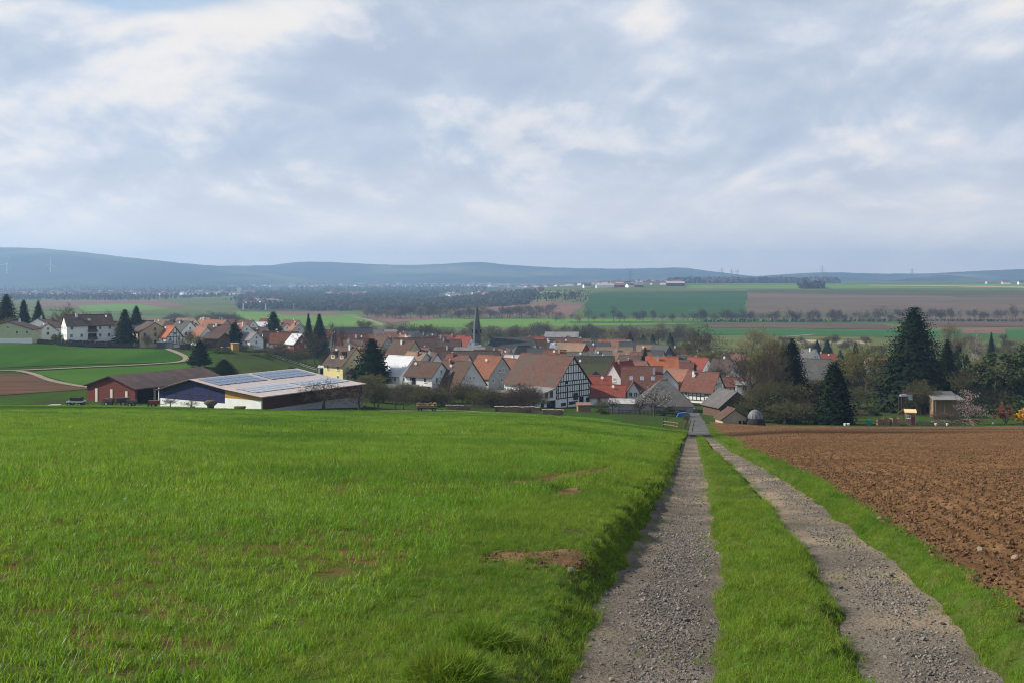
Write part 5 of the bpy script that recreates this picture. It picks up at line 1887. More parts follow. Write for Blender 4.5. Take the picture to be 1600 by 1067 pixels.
# ------------------------------------------------------------------ church
X, Y, zg = at(745, 412)
church = thing('church', 'village church with slender dark slate spire and long dark nave roof', 'church', (X, Y, zg), R(-6))
zt = lambda row, yy: -(row - HZ) / F * yy - zg
b = MB()
b.box((0, 0, zt(538, 412) / 2 - 1), (3.7, 3.7, zt(538, 412) + 2))
b.build('tower', WALL['white'], church)
b = MB()
b.prism([(-1.55, -1.55), (1.55, -1.55), (1.55, 1.55), (-1.55, 1.55)], 0, 0, 'y')
b = MB()


def ring(r_, z, n=8):
    return [(r_ * math.cos(6.2832 * (i + .5) / n), r_ * math.sin(6.2832 * (i + .5) / n), z) for i in range(n)]


zs = [(zt(538.5, 412), 2.15), (zt(535, 412), 1.62), (zt(520, 412), 1.5), (zt(508, 412), 1.32), (zt(490, 412), .72), (zt(477, 412), .12)]
vs = []
for z, r_ in zs:
    vs += ring(r_, z)
fs = [(i * 8 + j, i * 8 + (j + 1) % 8, i * 8 + 8 + (j + 1) % 8, i * 8 + 8 + j) for i in range(len(zs) - 1) for j in range(8)]
b.add(vs, fs)
sp = b.build('spire', WALL['slate'], church)
for a in (-PI / 2, 0, PI):
    block('louvre_window', sp, (1.5 * math.cos(a), 1.5 * math.sin(a), zt(518, 412)), (.5, .5, 1.5), M_dark)
b = MB()
b.tube([(0, 0, zt(478, 412)), (0, 0, zt(472, 412))], [.07, .04], 6)
b.box((0, 0, zt(473.5, 412)), (.7, .07, .07))
b.build('cross', M_iron, sp)
b = MB()
nz = zt(527, 412)
b.box((13.5, 1.5, nz / 2 - 3.5), (19.5, 11.5, nz - 5))
b.build('nave', WALL['ltgrey'], church)
b = MB()
eh = nz - 6.6
x0, x1, y0, y1 = 2.6, 24.2, -5, 8
b.add([(x0, y0, eh), (x1, y0, eh), (x1, y1, eh), (x0, y1, eh), (x0 + 3.2, 1.5, nz), (x1 - 2.6, 1.5, nz)], [(0, 1, 5, 4), (1, 2, 5), (2, 3, 4, 5), (3, 0, 4), (3, 2, 1, 0)])
b.build('nave_roof', ROOF['slate'], church)
for i in range(5):
    block('nave_window', church, (5.5 + i * 3.8, -4.27, eh - 3), (1.1, .12, 3.2), M_glass)

# ------------------------------------------------------------------ the farm on the left
ox, oy = -47.3, 205.0
farm = thing('solar_barn', 'long white and dark blue farm barn with solar panels on its pinkish roof', 'barn', (ox, oy, -24.9), R(58))
Lb = 29.6
za, zj, ze, zl = 4.9, 3.5, 2.6, 2.5      # heights of apex, joint, right eave, left eave above the corner
wallb = MB()
wallb.prism([(9.6, -4), (28.3, -4), (28.3, .8), (9.6, .8)], .1, Lb, 'x')
wallb.build('white_base_wall', WALL['white'], farm)
b = MB()
b.prism([(9.6, .8), (28.3, .8), (28.3, zl - .05), (19, za - .05), (9.6, zj - .05)], .12, Lb, 'x')
b.build('blue_cladding', WALL['blue'], farm)
for y_ in (14.2, 19.0, 23.8):
    block('cladding_seam', farm, (.09, y_, 2.2), (.05, .10, 2.6 if y_ != 19 else 3.9), M_iron)
for zz in (2.1,):
    block('cladding_seam', farm, (.09, 19, zz), (.05, 18.4, .08), M_iron)
b = MB()
b.prism([(0, -4), (9.58, -4), (9.58, 1.9), (0, 1.9)], 0, .35, 'x')
b.build('white_end_wall', WALL['white'], farm)
b = MB()
b.prism([(0, 1.9), (9.58, 1.9), (9.58, zj - .06), (0, ze - .06)], .02, .35, 'x')
b.build('ochre_boards', WALL['ochre'], farm)
b = MB()
b.box((Lb / 2 + .2, .15, (ze - .06 + .2) / 2), (Lb - .4, .3, ze - .30))
b.build('dark_red_side_wall', WALL['darkred'], farm)
for i in range(1, 9):
    block('batten', farm, (i * Lb / 9, -.03, 1.3), (.12, .08, 2.3), WALL['brown'])
b = MB()
b.box((Lb / 2 + .2, .13, -1.9), (Lb - .4, .34, 4.0))
b.build('concrete_plinth', M_conc, farm)
b = MB()
b.prism([(28.9, zl - .12), (19, za), (9.5, zj), (-.6, ze - .05), (-.6, ze + .12), (9.5, zj + .16), (19, za + .18), (28.9, zl + .06)], -.5, Lb + .5, 'x')
b.build('roof', ROOF['pinkish'], farm)
b = MB()
b.prism([(28.95, zl - .2), (19, za + .02), (9.5, zj + .02), (-.65, ze - .10), (-.65, ze + .02), (9.5, zj + .12), (19, za + .12), (28.95, zl)], -.62, -.5, 'x')
b.build('bargeboard', WALL['darkred'], farm)


def panels(y0_, z0_, y1_, z1_, f0, f1, rows_, x0_, x1_, n_, m_):
    sl = math.hypot(y1_ - y0_, z1_ - z0_)
    ang = math.atan2(z1_ - z0_, y1_ - y0_)
    for i in range(n_):
        for j in range(rows_):
            f = f0 + (f1 - f0) * (j + .5) / rows_
            x = x0_ + (x1_ - x0_) * (i + .5) / n_
            link('solar_panel', unit_cube(m_), farm, (x, y0_ + (y1_ - y0_) * f, z0_ + (z1_ - z0_) * f + .27), (ang, 0, 0),
                 ((x1_ - x0_) / n_ - .17, sl * (f1 - f0) / rows_ - .17, .05))


for xa, xb in ((.9, 14.2), (15.4, 28.8)):
    panels(19, za, 9.5, zj, .08, .72, 3, xa, xb, 8, M_pv)
    panels(9.5, zj, 0, ze, .10, .68, 3, xa + .6, xb + .2, 8, M_pvlight)
block('downpipe', farm, (.02, 28.5, 1.2), (.16, .16, 3.4), M_white)

gx, gy = (173 - 800) / F * 240, 240
red = thing('red_barn', 'long dark red wooden barn with brown roof and open side', 'barn', (gx, gy, -27.6), R(60))
Lr, wr, hwr, hrr = 26.5, 15.6, 3.75, 2.3
b = MB()
b.prism([(-wr / 2, -2), (wr / 2, -2), (wr / 2, hwr), (0, hwr + hrr), (-wr / 2, hwr)], 0, .3, 'x')
b.build('gable_wall', WALL['redwood'], red)
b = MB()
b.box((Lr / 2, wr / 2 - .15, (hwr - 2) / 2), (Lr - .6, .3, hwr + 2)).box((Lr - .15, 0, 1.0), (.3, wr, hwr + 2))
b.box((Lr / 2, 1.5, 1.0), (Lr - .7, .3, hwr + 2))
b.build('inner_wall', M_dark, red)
for i in range(6):
    block('post', red, (.4 + i * 5.1, -wr / 2 + .2, hwr / 2 - .5), (.34, .34, hwr + 1), M_conc if i else WALL['redwood'])
b = MB()
s = hrr / (wr / 2)
b.prism([(-wr / 2 - .7, hwr - .7 * s), (0, hwr + hrr + .02), (wr / 2 + .7, hwr - .7 * s), (wr / 2 + .7, hwr - .7 * s + .2), (0, hwr + hrr + .24), (-wr / 2 - .7, hwr - .7 * s + .2)], -.6, Lr + .6, 'x')
b.build('roof', mat('old_barn_roof', (.075, .050, .044), (.105, .070, .060), .6, .85, bump=.4, tiles=.5, c3=(.06, .046, .042)), red)
for y_, z_, h2 in ((4.6, 1.5, 3.4), (-.3, 2.3, 1.9), (-5.1, 2.1, 1.9)):
    block('pale_shutter', red, (-.05, y_, z_), (.10, .75, h2), WALL['cream'])

shed(408, 268, 9.5, 6, 2.6, 3.3, 12, WALL['white'], ROOF['grey'], 'small white shed with bluish solar roof behind the long solar barn', group=None)
s2 = shed(252, 398, 2.6, 2.6, 2.2, 2.4, 10, WALL['slate'], ROOF['dkgrey'], 'small dark grey hut beside the farm path')
s2 = shed(262, 400, 3.6, 2.4, 2.1, 2.3, 5, WALL['grey'], ROOF['dkgrey'], 'grey metal container beside the small dark hut', cat='container', name='container')
shed(289, 395, 3.2, 2.2, 1.7, 2.0, 0, WALL['brown'], ROOF['dkbrown'], 'low dark wooden hut among shrubs right of the grey container')
shed(367, 395, 2.2, 3, 2.3, 2.5, 30, WALL['ochre'], ROOF['grey'], 'bright ochre garden hut on the green slope')
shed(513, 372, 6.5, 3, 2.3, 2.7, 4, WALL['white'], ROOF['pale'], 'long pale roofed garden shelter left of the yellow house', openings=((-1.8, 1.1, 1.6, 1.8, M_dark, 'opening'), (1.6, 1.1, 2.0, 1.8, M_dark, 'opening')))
shed(780, 268, 13, 5, 2.4, 3.0, 3, WALL['grey'], ROOF['grey'], 'long low shed with dull grey roof left of the timbered barn')
shed(975, 262, 7, 5, 2.3, 2.9, -8, WALL['grey'], mat('patchy_sheet_roof', (.22, .21, .20), (.40, .39, .38), .8, .85), 'low grey garden shed with pale patchy roof right of the timbered barn')
shed(1003, 270, 4, 4, 2.0, 2.5, -5, WALL['grey'], ROOF['grey'], 'low grey shed left of the blossoming tree')
shed(912, 258, 3, 2.4, 1.6, 1.9, 5, WALL['wood'], ROOF['ltbrown'], 'tiny wooden hut with tan roof at the barn foot')
shed(625, 285, 9, 4, 2.2, 2.8, -10, WALL['brown'], ROOF['dkgrey'], 'low dark shed below the pale blue white roof')


def wheel(parent, x, y, z, r_, w_=.22):
    b = MB()
    b.tube([(-w_ / 2, 0, 0), (w_ / 2, 0, 0)], [r_, r_], 14)
    o = b.build('wheel', M_rubber, parent, loc=(x, y, z), rot=(0, 0, PI / 2))
    c = MB()
    c.tube([(-w_ / 2 - .02, 0, 0), (w_ / 2 + .02, 0, 0)], [r_ * .5, r_ * .5], 10)
    c.build('rim', M_metal, o)
    return o


def wagon(px, Y, L_, W_, hb, rot, bedm, label, load=None, cat='trailer', name='trailer', group=None):
    X_, _, z_ = at(px, Y)
    t = thing(name, label, cat, (X_, Y, z_), R(rot), group)
    rr_ = .42
    for x in (-L_ * .33, L_ * .33):
        for y in (-W_ / 2, W_ / 2):
            wheel(t, x, y, rr_, rr_)
    b_ = MB()
    b_.box((0, 0, .75), (L_, W_ * .7, .16)).bar((L_ / 2, 0, .6), (L_ / 2 + 1.2, 0, .45), .1)
    b_.build('chassis', M_iron, t)
    b_ = MB()
    b_.box((0, 0, .9), (L_, W_, .12))
    for y in (-W_ / 2, W_ / 2):
        b_.box((0, y, .95 + hb / 2), (L_, .06, hb))
    for x in (-L_ / 2, L_ / 2):
        b_.box((x, 0, .95 + hb / 2), (.06, W_, hb))
    b_.build('bed', bedm, t)
    return t


def log_mesh(n, L_, H_, depth, seed, mats_, rad=.09):
    rr = random.Random(seed)
    b_ = MB()
    y = 0
    k_ = 0
    rows_ = int(H_ / (rad * 1.75))
    for j in range(rows_):
        cols_ = int(L_ / (rad * 2))
        for i in range(cols_):
            r_ = rad * rr.uniform(.75, 1.1)
            x = -L_ / 2 + (i + .5 + .5 * (j % 2)) * rad * 2
            z = rad + j * rad * 1.75
            yo = rr.uniform(-.06, .06)
            b_.tube([(x, -depth / 2 + yo, z), (x, depth / 2 + yo, z)], [r_, r_], 6, 0)
    return b_


M_log = mat('cut_logs', (.30, .19, .10), (.40, .27, .16), 2.5, .9, bump=.3, c3=(.16, .10, .07))
t = wagon(667, 226, 4.2, 1.9, .35, 6, WALL['wood'], 'flat farm wagon loaded with firewood at the edge of the crop field')
b = MB()
rr = random.Random(4)
for i in range(70):
    x, y, z = rr.uniform(-1.9, 1.9), rr.uniform(-.75, .75), 1.0 + rr.random() ** 1.5 * .75
    a = rr.uniform(-.5, .5)
    b.tube([(x - .3 * math.cos(a), y - .3 * math.sin(a), z), (x + .3 * math.cos(a), y + .3 * math.sin(a), z + rr.uniform(-.1, .1))], [.10, .10], 6)
o = b.build('log_load', M_log, None)
o.location = t.location
o.rotation_euler = t.rotation_euler
tag(o, 'heap of split firewood lying on the farm wagon', 'firewood', kind='stuff')
t = wagon(119, 232, 3.4, 2.0, .12, 0, M_white, 'low white trailer at the edge of the brown field left of the red barn')
for i in range(3):
    b = MB()
    b.box((0, 0, -.09), (2.4, 1.6, .05)).box((0, -.78, .02), (2.4, .05, .2)).box((0, .78, .02), (2.4, .05, .2))
    b.box((-1.18, 0, .02), (.05, 1.5, .19)).box((1.18, 0, .02), (.05, 1.5, .19)).box((0, 0, .06), (2.2, 1.4, .05))
    o = b.build('crate', M_iron, None, loc=Vector(t.location) + Vector((.1, 0, 1.15 + i * .30)))
    tag(o, ('lowest', 'middle', 'topmost')[i] + ' dark flat crate of the stack on the white trailer', 'crate', 'flat crates stacked on the white trailer')


def machine(px, Y, label, seed, sc=1.0, name='farm_machine', red_=False):
    """a parked implement: frame, drawbar, hoppers, tines, two wheels"""
    X_, _, z_ = at(px, Y)
    rr = random.Random(seed)
    t = thing(name, label, 'farm machine', (X_, Y, z_), rr.uniform(-.4, .4))
    t.scale = (sc, sc, sc)
    for y in (-.8, .8):
        wheel(t, 0, y, .5, .5)
    f = MB()
    f.box((0, 0, .7), (2.8, .12, .12)).box((.6, 0, .7), (.12, 1.8, .12)).box((-.7, 0, .7), (.12, 1.8, .12)).bar((1.4, 0, .7), (2.4, 0, .5), .09)
    f.build('frame', M_rusty if red_ else M_iron, t)
    h = MB()
    h.prism([(-1.1, .8), (1.1, .8), (1.2, 1.5), (-1.2, 1.5)], -.5, .5, 'y')
    h.build('hopper', M_rusty if red_ else M_iron, t)
    g = MB()
    for i in range(7):
        g.bar((-1.1, -.9 + i * .3, .75), (-1.3, -.9 + i * .3, .05), .05)
    g.build('tines', M_iron, t)
    return t


machine(170, 229, 'dark farm machine parked against the red barn gable, left of the bigger one', 1)
machine(192, 226, 'bigger dark farm machine parked at the corner of the red barn', 2, 1.15)
machine(206, 222, 'dark farm machine with pale wheels before the open side of the red barn', 3, .9)
machine(241, 212, 'red farm machine parked at the left corner of the solar barn', 5, .9, red_=True)


def bale(px, Y, r_, L_, rot, label, m_, cat='bale', name='bale'):
    X_, _, z_ = at(px, Y)
    b_ = MB()
    b_.tube([(-L_ / 2, 0, r_ * .92), (-L_ / 2 + .06, 0, r_), (L_ / 2 - .06, 0, r_), (L_ / 2, 0, r_ * .92)], [r_ * .9, r_, r_, r_ * .9], 16)
    o_ = b_.build(name, m_, None, True, loc=(X_, Y, z_ - .1), rot=(0, 0, R(rot)))
    return tag(o_, label, cat)


M_bale = mat('weathered_bale', (.075, .06, .045), (.12, .10, .07), 5, .95, bump=.6)
bale(329, 203, .95, 1.3, 20, 'round weathered bale standing before the blue cladding', M_bale)
bale(375, 203.5, .45, 1.9, 5, 'dark rolled tarp lying at the foot of the white end wall', M_bale, 'tarp roll', 'tarp_roll')
bale(301, 205, .30, .8, 0, 'small dark barrel under the bare shrub at the blue barn', M_iron, 'barrel', 'barrel')

X, Y, z = at(85, 234)
b = MB()
b.box((0, 0, .12), (2.6, .5, .08)).box((-.9, 0, .04), (.12, .5, .10)).box((.9, 0, .04), (.12, .5, .10)).box((.2, .3, .2), (2.2, .25, .06))
tag(b.build('planks', M_white, None, loc=(X, Y, z), rot=(0, 0, .1)), 'white planks lying on the ground left of the white trailer', 'planks')
X, Y, z = at(352, 396)
t = thing('garden_table', 'long white garden table left of the ochre hut', 'table', (X, Y, z), .1)
block('table_top', t, (0, 0, .85), (3.2, .9, .08), M_white)
for x in (-1.4, 1.4):
    for y in (-.35, .35):
        block('leg', t, (x, y, .35), (.09, .09, 1.0), M_white)

# firewood stacks by the garden edge
for (px, Y, L_, H_, seed, lb) in ((808, 232, 9.6, 1.25, 1, 'long stack of cut firewood under a pale sheet left of the timbered barn'),
                                  (864, 233, 4.6, 1.2, 2, 'shorter stack of dark firewood at the right end of the long stack'),
                                  (716, 240, 5.5, .9, 3, 'low stack of grey firewood beside the garden fence')):
    X, _, z = at(px, Y)
    t = thing('firewood_stack', lb, 'firewood stack', (X, Y, z - .05), R(-6), 'firewood stacks at the garden edge')
    o = log_mesh(0, L_, H_, .9, seed, None).build('logs', M_log, t)
    o['kind'] = 'stuff'
    b = MB()
    nseg = 9
    for i in range(nseg):
        xa, xb = -L_ / 2 - .1 + (L_ + .2) * i / nseg, -L_ / 2 - .1 + (L_ + .2) * (i + .93) / nseg
        b.box(((xa + xb) / 2, 0, H_ + .07 + .05 * math.sin(i * 2.1)), (xb - xa, 1.15, .05))
    b.build('cover_sheet', mat('tan_cover_sheet', (.26, .22, .17), (.33, .29, .23), 1.5, .8) if seed < 3 else ROOF['grey'], t)


# garden fences: posts and rails
def fence(pts, label, h=1.1, step=2.2, rails=2, m_=None, pickets=0.0, group=None, th=.09):
    m_ = m_ or WALL['wood']
    X0, Y0 = pts[0]
    t = thing('fence', label, 'fence', (X0, Y0, tz(X0, Y0)), 0, group)
    z00 = tz(X0, Y0)
    P = []
    for a, b_ in zip(pts[:-1], pts[1:]):
        d = math.hypot(b_[0] - a[0], b_[1] - a[1])
        n = max(1, int(d / step))
        for i in range(n):
            P.append((a[0] + (b_[0] - a[0]) * i / n, a[1] + (b_[1] - a[1]) * i / n))
    P.append(pts[-1])
    Q = [Vector((x - X0, y - Y0, tz(x, y) - z00)) for x, y in P]
    for q in Q:
        link('post', unit_cube(m_), t, q + Vector((0, 0, h / 2 - .15)), None, (th, th, h + .4))
    for a, b_ in zip(Q[:-1], Q[1:]):
        d = b_ - a
        for r_ in range(rails):
            zz = h * (.85 - .45 * r_)
            q_ = d.to_track_quat('X', 'Z').to_euler()
            link('rail', unit_cube(m_), t, (a + b_) / 2 + Vector((0, -.06, zz)), q_, (d.length, .035, .09))
        if pickets:
            n = int(d.length / pickets)
            for i in range(n):
                p = a + d * (i + .5) / n
                link('picket', unit_cube(m_), t, p + Vector((0, -.10, h * .5)), None, (.09, .025, h))
    return t


def P_(px, Y):
    return ((px - 800) / F * Y, Y)


fence([P_(1036, 186), P_(1048, 183), P_(1060, 176)], 'short weathered post and rail fence left of the village road', 1.2, 1.4)
fence([P_(1037, 188), P_(1041, 187.5)], 'two stout dark gate posts at the end of the short fence', 1.5, .45, 1, M_iron, th=.16)
fence([P_(725, 238), P_(765, 238)], 'pale picket fence between firewood stacks below the gardens', 1.25, 2.0, 2, None, .28)
fence([P_(690, 250), P_(760, 246), P_(835, 250)], 'dark wooden fence behind the firewood stacks', 1.3, 2.4, 2, WALL['brown'], .3)
fence([P_(425, 402), P_(470, 395), P_(520, 372)], 'grey garden fence on the green slope left of the yellow house', 1.2, 2.6, 2, WALL['grey'], 0)
fence([P_(395, 425), P_(440, 430), P_(480, 430)], 'dark garden fence under the shrubs left of the twin firs', 1.2, 2.6, 2, WALL['brown'], 0)
fence([P_(935, 254), P_(1000, 252), P_(1075, 246)], 'low dark fence along the gardens right of the timbered barn', 1.1, 2.4, 2, WALL['brown'], .3)
fence([P_(1069, 166), P_(1072, 190), P_(1076, 225)], 'thin wooden fence along the left side of the village road', 1.1, 3, 2, WALL['wood'])
X, Y, z = at(1068, 245)
b = MB()
b.prism([(-1.6, 0), (1.6, 0), (1.3, .9), (.4, 1.15), (-1.2, .9)], -.6, .6, 'y')
tag(b.build('tarpaulin', mat('blue_tarp', (.03, .10, .30), (.04, .13, .36), 3, .5, bump=.4), None, loc=(X, Y, z)), 'blue tarpaulin heap at the foot of the broad grey shed', 'tarpaulin')

# dome shaped cover beside the beige shed
X, Y, z = at(1180, 214)
t = thing('dome_shelter', 'grey domed cover over a black heap beside the beige shed', 'dome cover', (X, Y, z))
b = MB()
n = 14
vs, fs = [], []
for j in range(6):
    el = j / 5 * 1.45
    for i in range(n):
        a = 6.2832 * i / n
        r_ = 1.5 * math.cos(el)
        vs.append((r_ * math.cos(a), r_ * math.sin(a) * .9, 1.3 + 1.75 * math.sin(el)))
for j in range(5):
    for i in range(n):
        fs.append((j * n + i, j * n + (i + 1) % n, (j + 1) * n + (i + 1) % n, (j + 1) * n + i))
fs.append(tuple(5 * n + i for i in range(n)))
b.add(vs, fs)
b.build('cover', mat('translucent_sheet', (.15, .155, .155), (.11, .115, .12), 2.5, .5, bump=.3, c3=(.16, .17, .17)), t)
b = MB()
for i in range(n):
    a = 6.2832 * i / n
    b.bar((1.52 * math.cos(a), 1.37 * math.sin(a), 1.2), (1.42 * math.cos(a), 1.28 * math.sin(a), 2.0), .05)
b.build('ribs', M_metal, t)
b = MB()
b.tube([(0, 0, -.3), (0, 0, .6), (0, 0, 1.35)], [2.1, 1.9, 1.5], 14)
b.build('black_heap', M_rubber, t)

# ------------------------------------------------------------------ allotments on the right
GY = 236
X, Y, z = at(1422, 229)
t = thing('playhouse', 'small wooden playhouse with pale yellow roof at the ploughed field edge', 'playhouse', (X, Y, z), R(-14))
b = MB()
b.box((0, 0, 1.35), (2.0, 1.8, 2.9))
b.build('wall', WALL['wood'], t)
b = MB()
b.prism([(-1.25, 2.7), (0, 3.25), (1.25, 2.7), (1.25, 2.82), (0, 3.4), (-1.25, 2.82)], -1.2, 1.2, 'x')
b.build('roof', mat('pale_new_boards', (.58, .44, .22), (.64, .50, .28), 3, .8, stretch=(5, .5, 5)), t)
add_window(t, -.4, -.92, 1.9, -PI / 2, .7, .8)
block('door', t, (.5, -.93, 1.0), (.7, .08, 1.7), WALL['redwood'])
block('side_board', t, (1.04, 0, 1.5), (.08, 1.5, 2.4), WALL['white'])
for px, w_, h2, lb in ((1374, 1.1, 1.5, 'narrow wooden crate left of the two square crates'), (1384, 1.3, 1.5, 'square wooden compost crate in the middle of the row'),
                       (1398, 1.6, 1.6, 'wide wooden compost crate nearest the playhouse')):
    X, Y, z = at(px, 228)
    t = thing('compost_crate', lb, 'crate', (X, Y, z), R(random.uniform(-8, 8)), 'wooden compost crates in the allotment')
    for i in range(5):
        for s_ in (-1, 1):
            link('slat', unit_cube(WALL['wood']), t, (0, s_ * w_ / 2, .15 + i * h2 / 5), None, (w_, .04, h2 / 5 - .06))
            link('slat', unit_cube(WALL['wood']), t, (s_ * w_ / 2, 0, .15 + i * h2 / 5 + .02), None, (.04, w_ - .05, h2 / 5 - .06))
    for sx_ in (-1, 1):
        for sy_ in (-1, 1):
            link('corner_post', unit_cube(WALL['wood']), t, (sx_ * (w_ / 2 - .08), sy_ * (w_ / 2 - .08), h2 / 2 - .05), None, (.09, .09, h2 + .2))
X, Y, z = at(1358, 229)
t = thing('rain_barrel', 'turquoise rain barrel left of the wooden crates', 'barrel', (X, Y, z))
b = MB()
b.tube([(0, 0, -.1), (0, 0, .35), (0, 0, .8), (0, 0, 1.15)], [.42, .52, .52, .42], 14)
b.build('body', mat('turquoise_plastic', (.02, .28, .24), None, rough=.4), t)
b = MB()
b.tube([(0, 0, 1.15), (0, 0, 1.25)], [.46, .44], 14)
b.build('lid', mat('turquoise_plastic', (.02, .28, .24)), t)
X, Y, z = at(1323, 226)
t = thing('bucket', 'two small white tubs on the grass edge left of the crates', 'tub', (X, Y, z))
for x in (-.35, .35):
    b = MB()
    b.tube([(x, 0, 0), (x, 0, .5)], [.24, .30], 12)
    b.build('tub', M_white, t)
# open shelters
X, Y, z = at(1428, 262)
t = thing('garden_shelter', 'open garden shelter with dark red flat roof and pale blue sheet', 'shelter', (X, Y, z), R(-4))
zt2 = -(615.5 - HZ) / F * 262 - z
for x in (-3.2, 0, 3.2):
    for y in (-1.3, 1.3):
        block('post', t, (x, y, zt2 / 2 - .3), (.14, .14, zt2), WALL['brown'])
b = MB()
b.box((.7, 0, zt2), (6.2, 3.4, .5))
b.build('roof', WALL['darkred'], t)
b = MB()
b.box((.1, 1.4, zt2 / 2 - .3), (6.4, .1, zt2 - .2))
b.build('back_wall', WALL['brown'], t)
b = MB()
b.box((-2.6, -1.9, zt2 - .1), (2.4, .5, .4)).box((-1.4, -2.0, zt2 - .55), (1.0, .12, 1.3))
b.build('pale_sheet', mat('pale_blue_sheet', (.50, .62, .80), (.62, .70, .82), 3, .5), t)
b = MB()
b.box((3.6, -2.6, 1.1), (.08, 3.6, 2.0))
b.build('side_screen', M_metal, t)
X, Y, z = at(1479, 256)
t = thing('garden_shed', 'wooden garden shed with grey sheet roof and open porch', 'shed', (X, Y, z), R(-3))
zt2 = -(621 - HZ) / F * 256 - z
for x in (-3.0, -1.0, 1.0, 3.0):
    block('post', t, (x, -1.6, zt2 / 2 - .3), (.13, .13, zt2), WALL['wood'])
b = MB()
b.box((0, 1.2, zt2 / 2 - .2), (6.2, 2.6, zt2))
b.build('wall', WALL['wood'], t)
b = MB()
b.prism([(-2.2, zt2 - .35), (2.8, zt2 + .25), (2.8, zt2 + .4), (-2.2, zt2 - .18)], -3.5, 3.5, 'x')
b.build('roof', ROOF['grey'], t)
b = MB()
b.prism([(2.4, zt2 + .25), (5.4, zt2 + .9), (5.4, zt2 + 1.05), (2.4, zt2 + .4)], -3.6, 3.0, 'x')
b.build('rear_roof', ROOF['dkgrey'], t)
for i in range(6):
    block('railing_board', t, (-2.7 + i * .42, -1.75, .55), (.34, .05, .95), WALL['wood'])
# climbing frame and bench near the playhouse
X, Y, z = at(1400, 238)
t = thing('climbing_frame', 'weathered timber frame with slanting beam behind the crates', 'climbing frame', (X, Y, z), R(-5))
for x in (-2.6, -.4, 1.6):
    block('post', t, (x, 0, .9), (.13, .13, 2.0), WALL['wood'])
block('beam', t, (-.5, 0, 1.85), (4.6, .12, .12), WALL['wood'])
b = MB()
b.bar((.2, 0, 1.9), (1.9, 0, 3.3), .14)
b.build('slanting_beam', WALL['wood'], t)
# brush pile
X, Y, z = at(1478, 229)
b = MB()
rr = random.Random(8)
for i in range(420):
    x = rr.gauss(0, 3.2)
    hgt = max(.15, 1.2 - abs(x) * .12) * rr.random()
    y = rr.uniform(-.9, .9)
    d = rvec(rr)
    d.z *= .35
    L_ = rr.uniform(.4, 1.3)
    b.bar((x, y, hgt), Vector((x, y, hgt)) + d * L_, rr.uniform(.03, .09))
tag(b.build('brush_pile', mat('brush_wood', (.16, .12, .09), (.24, .19, .15), 4, .95), None, loc=(X, Y, z)), 'long heap of cut branches and firewood before the garden shed', 'brush pile', kind='stuff')
b = MB()
for i in range(60):
    x = rr.gauss(0, .9)
    L_ = rr.uniform(.6, 1.4)
    b.tube([(x - L_ / 2, rr.uniform(-.5, .5), rr.random() * 1.1 + .1), (x + L_ / 2, rr.uniform(-.5, .5), rr.random() * 1.1 + .1)], [.11, .10], 6)
X, Y, z = at(1518, 231)
tag(b.build('log_heap', M_log, None, loc=(X, Y, z)), 'small heap of pale logs under the pink blossoming tree', 'log heap', kind='stuff')
for px, lb in ((1462, 'small white bucket left in the brush heap'), (1480, 'white lidded tub standing in the brush heap')):
    X, Y, z = at(px, 227.5)
    b = MB()
    b.tube([(0, 0, 0), (0, 0, .42), (0, 0, .45)], [.19, .25, .27], 12)
    o = b.build('bucket', M_white, None, loc=(X, Y, z))
    tag(o, lb, 'bucket')
X, Y, z = at(1552, 230)
o = link('stone', rock(5, 2, .10, .8, M_conc), None, (X, Y, z + .25), None, (.8, .6, .7))
tag(o, 'pale stone block on the grass beside the bronze leaved bush', 'stone')
# ------------------------------------------------------------------ trees and shrubs one by one
T_ = tree
# left settlement
T_('spruce_dark', 10, 440, 459, 34, 'broad dark spruce at the left edge behind the pale green house')
T_('fir_loose', 37, 450, 467, 18, 'thin ragged fir right of the broad spruce at the left edge')
T_('fir', 60, 455, 469, 25, 'pointed fir behind the small white house with solar roof')
T_('bare_wide', 83, 500, 478, 26, 'round bare tree between pointed fir and yellowish tree')
T_('budding', 108, 480, 472, 30, 'yellowish budding tree behind the long white house')
T_('bare', 131, 490, 479, 26, 'bare brownish tree above the long white house roof')
T_('small_bud', 8, 425, 494, 40, 'yellow green shrub above the pale green house roof', 'shrub', 'shrub')
T_('bare', 168, 440, 482, 24, 'bare tree between the long white house and the dark spruce')
T_('fir_loose', 195, 402, 482, 26, 'dark spruce at the right end of the hedge')
T_('fir_loose', 213, 470, 477, 20, 'dark fir above the house left of the tan house')
T_('shrub', 118, 400, 514, 19, 'rounded green bush standing over the hedge', 'bush')
T_('shrub', 90, 402, 516, 16, 'small leafy shrub at the left end of the hedge', 'bush')
T_('small_bare', 231, 396, 521, 14, 'small bare tree before the tan house gable')


